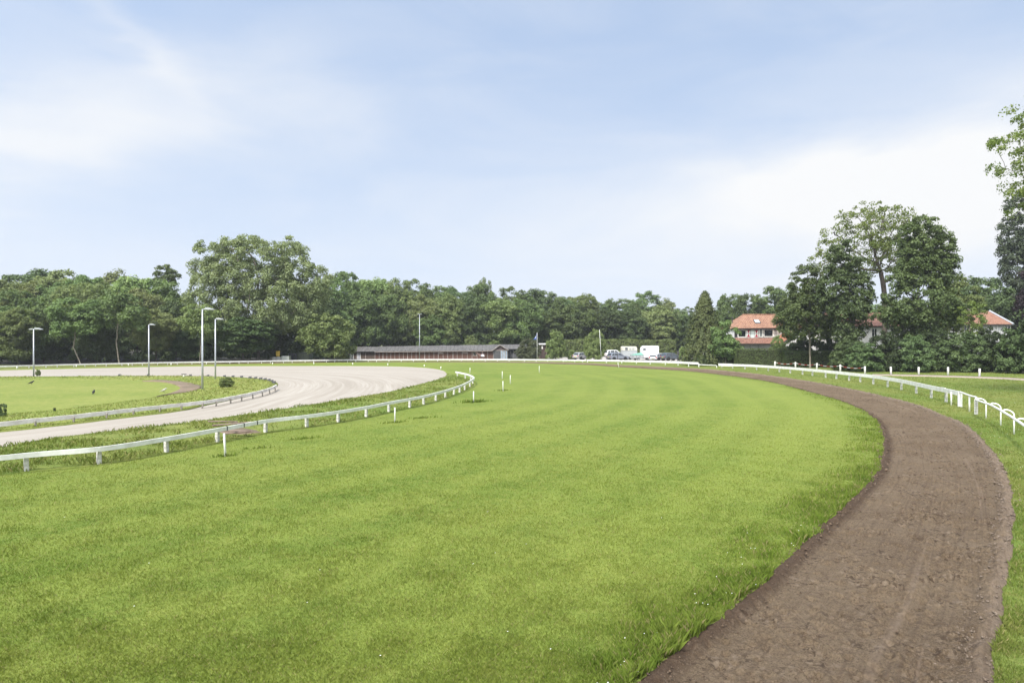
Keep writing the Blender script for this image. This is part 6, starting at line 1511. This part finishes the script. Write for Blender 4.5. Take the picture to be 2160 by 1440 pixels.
# ------------------------------------------------------------------ long houses behind the tall trees
def long_house(name, label, x0, x1, Y, yridge, yeave, rm, wm, xr0, xr1, hip1, windows):
    zz = gz(0, Y); r0 = empty(name, ((x0+x1)/2*Y/F-1080*Y/F, Y, zz), 0, label, 'house')
    a, b = D(x0, yeave, Y-0.5), D(x1, yeave, Y-0.5); zr = D(0, yridge, Y+4)[2]
    ra, rb = (xr0-1080)*(Y+4)/F, (xr1-1080)*(Y+4)/F
    wpart(MB().mat(wm).box(a[0]+0.4, b[0]-0.4, Y, Y+8, zz-0.1, a[2]+0.05), 'wall', r0)
    m_ = MB().mat(rm); c, d = (ra, Y+4, zr), (rb, Y+4, zr); e, f = (a[0], Y+8.5, a[2]), (b[0], Y+8.5, b[2])
    m_.add([a, b, d, c], [(0, 1, 2, 3)]); m_.add([c, d, f, e], [(0, 1, 2, 3)]); m_.add([b, f, d], [(0, 1, 2)]); m_.add([a, c, e], [(0, 1, 2)])
    o = wpart(m_, 'roof', r0); md = o.modifiers.new('t', 'SOLIDIFY'); md.thickness = 0.12; md.offset = -1
    if hip1: wpart(MB().mat(mat('pale_verge', (0.36, 0.38, 0.42), 0.6, var=0.1)).tube([(b[0]+0.05, b[1]-0.05, b[2]), (d[0], d[1], d[2]+0.06)], 0.2, 6), 'verge_trim', r0)
    wpart(sweep(MB().mat(M_DKBRD), [(a[0], Y-0.56), (b[0], Y-0.56)], 0.1, a[2]-0.1, 0.14), 'gutter', r0)
    for (w0, w1, y0, y1) in windows: win(w0, w1, y0, y1, M_WHITE, M_GLASS, Y-0.002, r0, fw=0.1, bars=(1, 0))
    return r0
long_house('red_roof_house', 'white house with a brownish red roof, half hidden behind the tall open tree', 1716, 1912, 123, 659.5, 687, M_OTILE2, M_WALLW, 1728, 1900, 0, ((1812, 1822, 690, 702), (1838, 1850, 692, 716), (1878, 1890, 692, 706), (1745, 1758, 690, 706)))
long_house('orange_roof_house', 'long low house with an orange roof and a pale roof edge, at the far right', 1958, 2137, 121, 656.5, 683.5, M_ORED, M_WALLG, 1975, 2087, 1, ((1985, 2000, 686, 698), (2030, 2046, 686, 698), (2098, 2104, 685.5, 697), (2118, 2132, 686, 698)))
# ------------------------------------------------------------------ vehicles
def paint(name, c, metal=0.3): return mat(name, c, 0.3, metal, var=0.06, coat=0.5)
M_RIM = mat('alloy', (0.42, 0.43, 0.45), 0.35, 0.8, var=0.2)
M_TAIL = mat('tail_light', (0.40, 0.02, 0.02), 0.25, var=0.3); M_HEADL = mat('head_light', (0.65, 0.66, 0.68), 0.15, var=0.1)
M_PLATE = mat('yellow_plate', (0.62, 0.50, 0.08), 0.5, var=0.1); M_TRIM = mat('black_trim', (0.03, 0.03, 0.032), 0.6, var=0.2)
def wheel(parent, x, y, r, w, s):
    o = MB().mat(M_BLACK).lathe([(r*0.66, -w/2), (r*0.93, -w/2), (r, -w*0.3), (r, w*0.3), (r*0.93, w/2), (r*0.66, w/2)], (0, 0, 0), 'y', 20).build('wheel', parent, (x, y, r), True)
    rm = MB().mat(M_RIM).lathe([(0.0, s*w*0.40), (r*0.2, s*w*0.42), (r*0.62, s*w*0.36), (r*0.67, s*w*0.46)], (0, 0, 0), 'y', 16)
    rm.build('rim', o, smooth=True); return o
def car(name, loc, rz, label, body, L=4.5, Wd=1.82, Hh=1.62, kind='suv', cat='car', group='cars in the car park'):
    """x forward; origin on the ground under the middle"""
    o = empty(name, loc, rz, label, cat, group)
    sx, sz = L/4.5, Hh/1.62
    if kind == 'suv':
        low = [(-2.20, 0.45), (-2.25, 0.62), (-2.22, 0.95), (-2.12, 1.06), (1.05, 1.04), (1.95, 0.93), (2.20, 0.80), (2.25, 0.55), (2.18, 0.32), (-2.12, 0.32)]
        gh = [(-2.12, 1.05), (-1.78, 1.52), (-1.45, 1.60), (0.05, 1.62), (0.35, 1.57), (1.10, 1.04)]
        wins = [[(-1.88, 1.08), (-1.62, 1.46), (-1.28, 1.51), (-1.22, 1.08)], [(-1.14, 1.08), (-1.18, 1.51), (-0.30, 1.54), (-0.26, 1.08)], [(-0.18, 1.08), (-0.20, 1.54), (0.16, 1.52), (0.84, 1.08)]]
    else:
        low = [(-2.12, 0.42), (-2.22, 0.60), (-2.20, 0.86), (-2.05, 0.95), (0.95, 0.93), (1.90, 0.80), (2.18, 0.68), (2.24, 0.48), (2.15, 0.28), (-2.05, 0.28)]
        gh = [(-2.08, 0.94), (-1.60, 1.42), (-1.15, 1.58), (-0.1, 1.62), (0.25, 1.54), (1.08, 0.93)]
        wins = [[(-1.80, 0.98), (-1.46, 1.38), (-1.16, 1.46), (-1.08, 0.98)], [(-1.00, 0.98), (-1.06, 1.48), (-0.26, 1.53), (-0.22, 0.98)], [(-0.14, 0.98), (-0.16, 1.53), (0.12, 1.49), (0.82, 0.98)]]
    S = lambda p: (p[0]*sx, p[1]*sz)
    hw = Wd/2; belt = 1.05*sz if kind == 'suv' else 0.94*sz
    def hwz(z): return hw-0.03 if z < belt else hw-0.03-(z-belt)*0.36
    def shell(mb, prof):
        n = len(prof); pr = [S(p) for p in prof]
        vs = [(x, -hwz(z)+ (0.05 if z < 0.5 else 0), z) for x, z in pr]+[(x, hwz(z)-(0.05 if z < 0.5 else 0), z) for x, z in pr]
        return mb.add(vs, [tuple(range(n)), tuple(range(2*n-1, n-1, -1))]+[(i, n+i, n+(i+1) % n, (i+1) % n) for i in range(n)])
    bd = shell(MB().mat(body), low).build('body', o, smooth=False, bevel=0.05)
    shell(MB().mat(body), [(gh[0][0], gh[0][1]-0.05)]+gh[1:-1]+[(gh[-1][0], gh[-1][1]-0.05)]).build('cabin', o, bevel=0.04)
    for s in (-1, 1):
        for w_ in wins:
            pr = [S(p) for p in w_]; n = len(pr)
            vs = [(x, s*(hwz(z)+0.006), z) for x, z in pr]+[(x, s*(hwz(z)-0.03), z) for x, z in pr]
            MB().mat(M_CARGL).add(vs, [tuple(range(n)), tuple(range(2*n-1, n-1, -1))]+[(i, n+i, n+(i+1) % n, (i+1) % n) for i in range(n)]).build('side_window', o)
        MB().mat(M_TRIM).box(-2.0*sx, 2.0*sx, s*(hw-0.04)-0.02, s*(hw-0.04)+0.02, 0.28*sz, 0.42*sz).build('sill', o, bevel=0.01)
        MB().mat(body).box(0.72*sx, 0.90*sx, s*(hw+0.02)-0.09, s*(hw+0.02)+0.09, belt+0.02, belt+0.16).build('mirror', o, bevel=0.03)
        MB().mat(M_TAIL).box(-2.235*sx, -2.05*sx, s*(hw-0.22)-0.14, s*(hw-0.22)+0.165, 0.72*sz, 0.98*sz).build('tail_light', o, bevel=0.015)
        MB().mat(M_HEADL).box(1.95*sx, 2.235*sx, s*(hw-0.28)-0.17, s*(hw-0.28)+0.2, 0.62*sz, 0.76*sz).build('headlight', o, bevel=0.02)
        for x in (-1.33*sx, 1.36*sx):
            MB().mat(M_BLACK).lathe([(0.0, -0.02), (0.40*sz+0.02, -0.02), (0.40*sz+0.02, 0.02), (0.0, 0.02)], (x, s*(hw-0.035), 0.37*sz), 'y', 18).build('wheel_arch', o)
            wheel(o, x, s*(hw-0.12), 0.345*sz, 0.22, s)
    def glassq(p0, p1, ins, name):
        (x0, z0), (x1, z1) = S(p0), S(p1); nx, nz = (z1-z0), -(x1-x0); l_ = math.hypot(nx, nz); nx, nz = nx/l_, nz/l_
        if name == 'rear_window': nx, nz = -abs(nx), abs(nz)
        else: nx, nz = abs(nx), abs(nz)
        q = lambda t: (x0+(x1-x0)*t, z0+(z1-z0)*t)
        a, b = q(0.12), q(0.9); wa, wb = hwz(a[1])-ins, hwz(b[1])-ins; k_ = 0.012
        vs = [(a[0]+nx*k_, -wa, a[1]+nz*k_), (a[0]+nx*k_, wa, a[1]+nz*k_), (b[0]+nx*k_, wb, b[1]+nz*k_), (b[0]+nx*k_, -wb, b[1]+nz*k_)]
        vs += [(x-nx*0.03, y, z-nz*0.03) for x, y, z in vs]
        MB().mat(M_CARGL).add(vs, [(0, 1, 2, 3), (4, 7, 6, 5), (0, 4, 5, 1), (1, 5, 6, 2), (2, 6, 7, 3), (3, 7, 4, 0)]).build(name, o)
    glassq(gh[0], gh[1], 0.12, 'rear_window'); glassq(gh[-1], gh[-2], 0.10, 'windscreen')
    MB().mat(M_TRIM).box(-2.285*sx, -2.10*sx, -hw+0.10, hw-0.10, 0.34*sz, 0.52*sz).build('rear_bumper', o, bevel=0.03)
    MB().mat(M_TRIM).box(2.08*sx, 2.29*sx, -hw+0.14, hw-0.14, 0.34*sz, 0.52*sz).build('front_bumper', o, bevel=0.03)
    MB().mat(M_PLATE).box(-2.262*sx, -2.24*sx, -0.26, 0.26, 0.64*sz, 0.75*sz).build('number_plate', o)
    return o
M_SILVER = paint('silver_paint', (0.55, 0.55, 0.57), 0.4); M_GREYB = paint('blue_grey_paint', (0.30, 0.33, 0.40), 0.4); M_CWHITE = paint('white_car_paint', (0.78, 0.78, 0.78), 0.0)
M_DKCAR = paint('dark_car_paint', (0.10, 0.125, 0.155), 0.3); M_SILV2 = paint('pale_silver_paint', (0.58, 0.60, 0.64), 0.35)
def on_park(x, Y): return ((x-1080)*Y/F, Y, -0.07)
car('parked_car', on_park(1228, 149.5), 0.75, 'silver car half hidden by the dense bush, its tail light showing', M_SILVER, 4.5, 1.8, 1.68)
car('parked_car', on_park(1302.5, 145), 0.42, 'blue grey car parked before the grey and cream trailer', M_GREYB, 4.6, 1.86, 1.70)
car('parked_car', on_park(1375.5, 141.5), 1.45, 'white hatchback seen from behind, before the tall white horse trailer', M_CWHITE, 4.1, 1.76, 1.56, 'hatch')
car('parked_car', on_park(1393.5, 147), 0.5, 'pale silver car between the white hatchback and the dark car', M_SILV2, 4.2, 1.76, 1.55, 'hatch')
car('parked_car', on_park(1415.5, 145.5), 0.45, 'dark blue grey car at the right end of the car park', M_DKCAR, 4.5, 1.8, 1.66)
car('parked_van', on_park(1297, 158), 0.1, 'white vehicle behind the blue grey car, only its roof showing', M_CWHITE, 4.6, 1.9, 2.05, 'suv', 'van')
# horse trailers
M_CREAM = mat('cream_panel', (0.66, 0.63, 0.53), 0.5, var=0.1); M_TGREY = mat('grey_panel', (0.40, 0.42, 0.43), 0.5, var=0.12); M_TWHITE = mat('white_panel', (0.80, 0.80, 0.79), 0.4, var=0.05)
def trailer(name, loc, rz, label, L, Wd, Hh, lower, upper, split, win_l, front_round=0.5):
    o = empty(name, loc, rz, label, 'horse trailer')
    r = front_round
    prof = [(-L/2, 0.5), (L/2, 0.5)]
    for t in np.linspace(0, math.pi/2, 5): prof.append((L/2-r+r*math.cos(t), Hh-r+r*math.sin(t)))
    for t in np.linspace(0, math.pi/2, 4): prof.append((-L/2+0.28-0.28*math.sin(t), Hh-0.28+0.28*math.cos(t)))
    MB().mat(upper).prism(prof, 'y', -Wd/2, Wd/2).build('body', o, bevel=0.05)
    if split: MB().mat(lower).box(-L/2-0.015, L/2+0.015, -Wd/2-0.015, Wd/2+0.015, 0.45, split).build('lower_panel', o, bevel=0.02); MB().mat(M_DGREY).box(-L/2-0.02, L/2+0.02, -Wd/2-0.022, Wd/2+0.022, split+0.002, split+0.06).build('waist_strip', o)
    for (x0, x1, z0, z1, m_) in win_l:
        MB().mat(m_).prism([(x0+.08, z0), (x1-.08, z0), (x1, z0+.08), (x1, z1-.08), (x1-.08, z1), (x0+.08, z1), (x0, z1-.08), (x0, z0+.08)], 'y', -Wd/2-0.02, -Wd/2+0.02).build('window', o)
    for x in (-0.45, 0.42):
        for s in (-1, 1):
            wheel(o, x, s*(Wd/2-0.05), 0.33, 0.2, s)
            MB().mat(M_TRIM).prism([(x-0.42, 0.42), (x-0.34, 0.62), (x-0.18, 0.71), (x+0.18, 0.71), (x+0.34, 0.62), (x+0.42, 0.42), (x+0.36, 0.42), (x+0.15, 0.66), (x-0.15, 0.66), (x-0.36, 0.42)], 'y', s*(Wd/2+0.07)-0.12, s*(Wd/2+0.07)+0.05).build('mudguard', o)
    MB().mat(M_DGREY).tube([(L/2-0.1, -0.4, 0.48), (L/2+0.9, 0, 0.48), (L/2-0.1, 0.4, 0.48)], 0.05, 6).tube([(L/2+0.85, 0, 0.0), (L/2+0.85, 0, 0.6)], 0.04, 6).build('drawbar', o)
    MB().mat(M_DGREY).box(-L/2+0.1, L/2-0.1, -Wd/2+0.1, Wd/2-0.1, 0.36, 0.48).build('chassis', o)
    return o
M_WDK = mat('trailer_window', (0.16, 0.17, 0.18), 0.2, var=0.2); M_WPALE = mat('trailer_window_pale', (0.42, 0.43, 0.42), 0.3, var=0.15)
trailer('horse_trailer', on_park(1326.5, 151), 0.08, 'grey and cream horse trailer with small windows behind the blue grey car', 3.3, 1.7, 2.95, M_TGREY, M_CREAM, 2.0, [(-1.05, -0.45, 2.12, 2.72, M_WDK), (-0.15, 0.35, 2.15, 2.62, M_WPALE), (0.5, 1.05, 2.15, 2.62, M_WPALE)], 0.45)
trailer('horse_trailer', on_park(1370, 149), math.pi+0.06, 'tall plain white horse trailer with rounded corners and one dark window', 3.75, 1.75, 3.10, M_TWHITE, M_TWHITE, 0, [], 0.75)
o_ = [o for o in COL.objects if o.name.startswith('horse_trailer') and 'plain white' in o.get('label', '')][0]
MB().mat(M_WDK).prism([(1.02, 2.12), (1.55, 2.12), (1.68, 2.2), (1.62, 2.5), (1.45, 2.62), (1.02, 2.55)], 'y', 0.855, 0.895).build('window', o_)
# open trailer under a tarpaulin
l = on_park(1344, 146.5); r0 = empty('box_trailer', l, 0.25, 'low grey box trailer under a green tarpaulin beside the tall white horse trailer', 'trailer')
MB().mat(M_TGREY).box(-1.35, 1.2, -0.7, 0.7, 0.5, 1.18).build('body', r0, bevel=0.02)
MB().mat(mat('green_tarp', (0.17, 0.38, 0.30), 0.7, var=0.2)).add([(-1.4, -0.75, 1.15), (1.25, -0.75, 1.15), (1.25, 0.75, 1.15), (-1.4, 0.75, 1.15), (-0.6, 0, 1.42), (0.95, 0, 1.72)], [(0, 1, 5, 4), (2, 3, 4, 5), (1, 2, 5), (3, 0, 4)]).build('tarpaulin', r0)
for s in (-1, 1): wheel(r0, -0.1, s*0.8, 0.3, 0.18, s)
MB().mat(M_DGREY).tube([(1.2, 0, 0.5), (2.0, 0, 0.5)], 0.04, 6).build('drawbar', r0)
for x in (-1.3, -0.5, 0.3, 1.1): MB().mat(M_DGREY).box(x, x+0.05, -0.735, -0.703, 0.5, 1.15).build('stake', r0)

# ------------------------------------------------------------------ horse and rider
def skin_body(name, nodes, edges, m, parent, root=0, sub=2):
    """nodes: (x, y, z, rx, ry)"""
    me = bpy.data.meshes.new(name); bm = bmesh.new(); lay = bm.verts.layers.skin.verify()
    vs = []
    for i, n in enumerate(nodes):
        v = bm.verts.new(n[:3]); v[lay].radius = (n[3], n[4] if len(n) > 4 else n[3]); v[lay].use_root = (i == root); vs.append(v)
    for a, b in edges: bm.edges.new((vs[a], vs[b]))
    bm.to_mesh(me); bm.free(); me.materials.append(m)
    o = inst(name, me, parent); a = o.modifiers.new('skin', 'SKIN'); a.use_smooth_shade = True
    b = o.modifiers.new('sub', 'SUBSURF'); b.levels = sub; b.render_levels = sub
    return o
Yh = 160.0; hx = (1017.5-1080)*Yh/F; hz = gz(hx, Yh)
M_HORSE = mat('chestnut_coat', (0.115, 0.052, 0.034), 0.6, var=0.25); M_MANE = mat('dark_mane', (0.025, 0.018, 0.016), 0.8, var=0.3)
hr = empty('horse', (hx, Yh, hz), math.pi-0.15, 'chestnut horse walking behind the far rail, in front of the stable window', 'horse')
N_ = [(-0.75, 0, 1.22, .26, .30), (-0.35, 0, 1.16, .30, .31), (0.15, 0, 1.14, .29, .31), (0.58, 0, 1.20, .26, .30), (0.92, 0, 1.45, .17, .22), (1.16, 0, 1.72, .12, .16), (1.30, 0, 1.86, .11, .13), (1.50, 0, 1.74, .09, .11), (1.70, 0, 1.56, .065, .075)]
E_ = [(0, 1), (1, 2), (2, 3), (3, 4), (4, 5), (5, 6), (6, 7), (7, 8)]
for s, (f1, f2) in ((-1, (0.12, -0.18)), (1, (-0.14, 0.16))):
    b = len(N_); N_ += [(0.58, s*0.17, 0.92, .12, .14), (0.60+f1*0.7, s*0.17, 0.55, .065, .07), (0.60+f1*0.9, s*0.17, 0.16, .045, .045), (0.66+f1, s*0.17, 0.04, .065, .06)]
    E_ += [(3, b), (b, b+1), (b+1, b+2), (b+2, b+3)]
    b = len(N_); N_ += [(-0.80, s*0.18, 0.92, .15, .18), (-0.68+f2*0.4, s*0.18, 0.72, .10, .11), (-0.95+f2*0.8, s*0.18, 0.50, .06, .07), (-0.90+f2, s*0.18, 0.16, .045, .05), (-0.83+f2, s*0.18, 0.04, .065, .06)]
    E_ += [(0, b), (b, b+1), (b+1, b+2), (b+2, b+3), (b+3, b+4)]
skin_body('body', N_, E_, M_HORSE, hr, 1)
for s in (-1, 1): MB().mat(M_HORSE).tube([(1.27, s*0.05, 1.92), (1.28, s*0.075, 2.06)], [0.04, 0.008], 6).build('ear', hr, smooth=True)
MB().mat(M_MANE).tube([(1.28, 0, 2.0), (1.06, 0, 1.86), (0.80, 0, 1.62), (0.58, 0, 1.48)], [0.03, 0.06, 0.06, 0.03], 6).build('mane', hr, smooth=True)
MB().mat(M_MANE).tube([(-0.98, 0, 1.36), (-1.12, 0, 1.22), (-1.18, 0, 0.9), (-1.15, 0, 0.6)], [0.05, 0.08, 0.08, 0.03], 7).build('tail', hr, smooth=True)
MB().mat(mat('pale_saddle_cloth', (0.50, 0.50, 0.52), 0.8, var=0.1)).add([(x, y, z) for x in (-0.55, 0.15) for (y, z) in ((-0.335, 0.98), (-0.30, 1.28), (-0.14, 1.47), (0.14, 1.47), (0.30, 1.28), (0.335, 0.98))], [(i, i+1, i+7, i+6) for i in range(5)]).build('saddle_cloth', hr, smooth=True)
pr = empty('person', (hx+0.12, Yh+0.02, hz+1.42), math.pi-0.15, 'rider in dark jacket and pale breeches sitting on the chestnut horse', 'person')
M_SKIN = mat('skin', (0.50, 0.31, 0.23), 0.6, var=0.08); M_JACK = mat('dark_jacket', (0.03, 0.032, 0.05), 0.8, var=0.3); M_BREE = mat('pale_breeches', (0.48, 0.50, 0.56), 0.8, var=0.1)
PN = [(0, 0, 0.08, .15, .13), (0.02, 0, 0.30, .13, .11), (0.05, 0, 0.52, .15, .12), (0.08, 0, 0.64, .06, .06), (0.10, 0, 0.74, .09, .085), (0.12, 0, 0.84, .085, .085)]
PE = [(0, 1), (1, 2), (2, 3), (3, 4), (4, 5)]
for s in (-1, 1):
    b = len(PN); PN += [(0.06, s*0.19, 0.54, .06), (0.12, s*0.24, 0.28, .045), (0.36, s*0.14, 0.20, .035), (0.43, s*0.10, 0.21, .035)]; PE += [(2, b), (b, b+1), (b+1, b+2), (b+2, b+3)]
    b = len(PN); PN += [(0.10, s*0.20, 0.02, .10), (0.40, s*0.34, -0.16, .075), (0.26, s*0.38, -0.56, .055), (0.26, s*0.38, -0.66, .045), (0.40, s*0.38, -0.68, .035)]; PE += [(0, b), (b, b+1), (b+1, b+2), (b+2, b+3), (b+3, b+4)]
skin_body('body', PN, PE, M_SKIN, pr, 0)
JN = [(0, 0, 0.06, .165, .145), (0.02, 0, 0.30, .145, .125), (0.05, 0, 0.53, .165, .13), (0.07, 0, 0.60, .075, .075)]; JE = [(0, 1), (1, 2), (2, 3)]
for s in (-1, 1):
    b = len(JN); JN += [(0.06, s*0.19, 0.54, .075), (0.12, s*0.24, 0.28, .058), (0.33, s*0.15, 0.205, .046)]; JE += [(2, b), (b, b+1), (b+1, b+2)]
skin_body('jacket', JN, JE, M_JACK, pr, 0)
BN = [(0, 0, 0.02, .155, .15)]; BE = []
for s in (-1, 1):
    b = len(BN); BN += [(0.10, s*0.20, 0.02, .112), (0.40, s*0.34, -0.16, .086), (0.30, s*0.37, -0.42, .066)]; BE += [(0, b), (b, b+1), (b+1, b+2)]
skin_body('breeches', BN, BE, M_BREE, pr, 0)
for s in (-1, 1): MB().mat(M_BLACK).tube([(0.305, s*0.37, -0.40), (0.26, s*0.38, -0.62), (0.27, s*0.38, -0.69), (0.42, s*0.38, -0.70)], [0.07, 0.06, 0.055, 0.04], 8).build('boot', pr, smooth=True)
MB().mat(M_BLACK).lathe([(0.125, 0.80), (0.128, 0.86), (0.11, 0.93), (0.06, 0.975), (0.0, 0.985)], (0.11, 0, 0), 'z', 14).add([(0.2, -0.08, 0.80), (0.2, 0.08, 0.80), (0.30, 0.0, 0.79), (0.2, -0.08, 0.815), (0.2, 0.08, 0.815), (0.30, 0, 0.80)], [(0, 1, 2), (3, 5, 4), (0, 3, 4, 1), (1, 4, 5, 2), (2, 5, 3, 0)]).build('helmet', pr, smooth=True)
MB().mat(M_SKIN).tube([(0.19, 0, 0.79), (0.225, 0, 0.755)], [0.012, 0.02], 6).build('nose', pr)

# ------------------------------------------------------------------ thin summer haze over the whole course
hm_ = bpy.data.materials.new('haze'); hm_.use_nodes = True; q = NT(hm_.node_tree); q.n.clear()
vp = q.new('ShaderNodeVolumePrincipled'); vp.inputs['Color'].default_value = (0.92, 0.95, 1.0, 1); vp.inputs['Density'].default_value = 0.00026; vp.inputs['Anisotropy'].default_value = 0.2
ho_ = q.new('ShaderNodeOutputMaterial'); q.l.new(vp.outputs[0], ho_.inputs['Volume'])
hz_ = MB().mat(hm_).box(-950, 950, -250, 1150, -1.7, 42).build('haze'); tag(hz_, kind='stuff')
SC.cycles.volume_bounces = 0
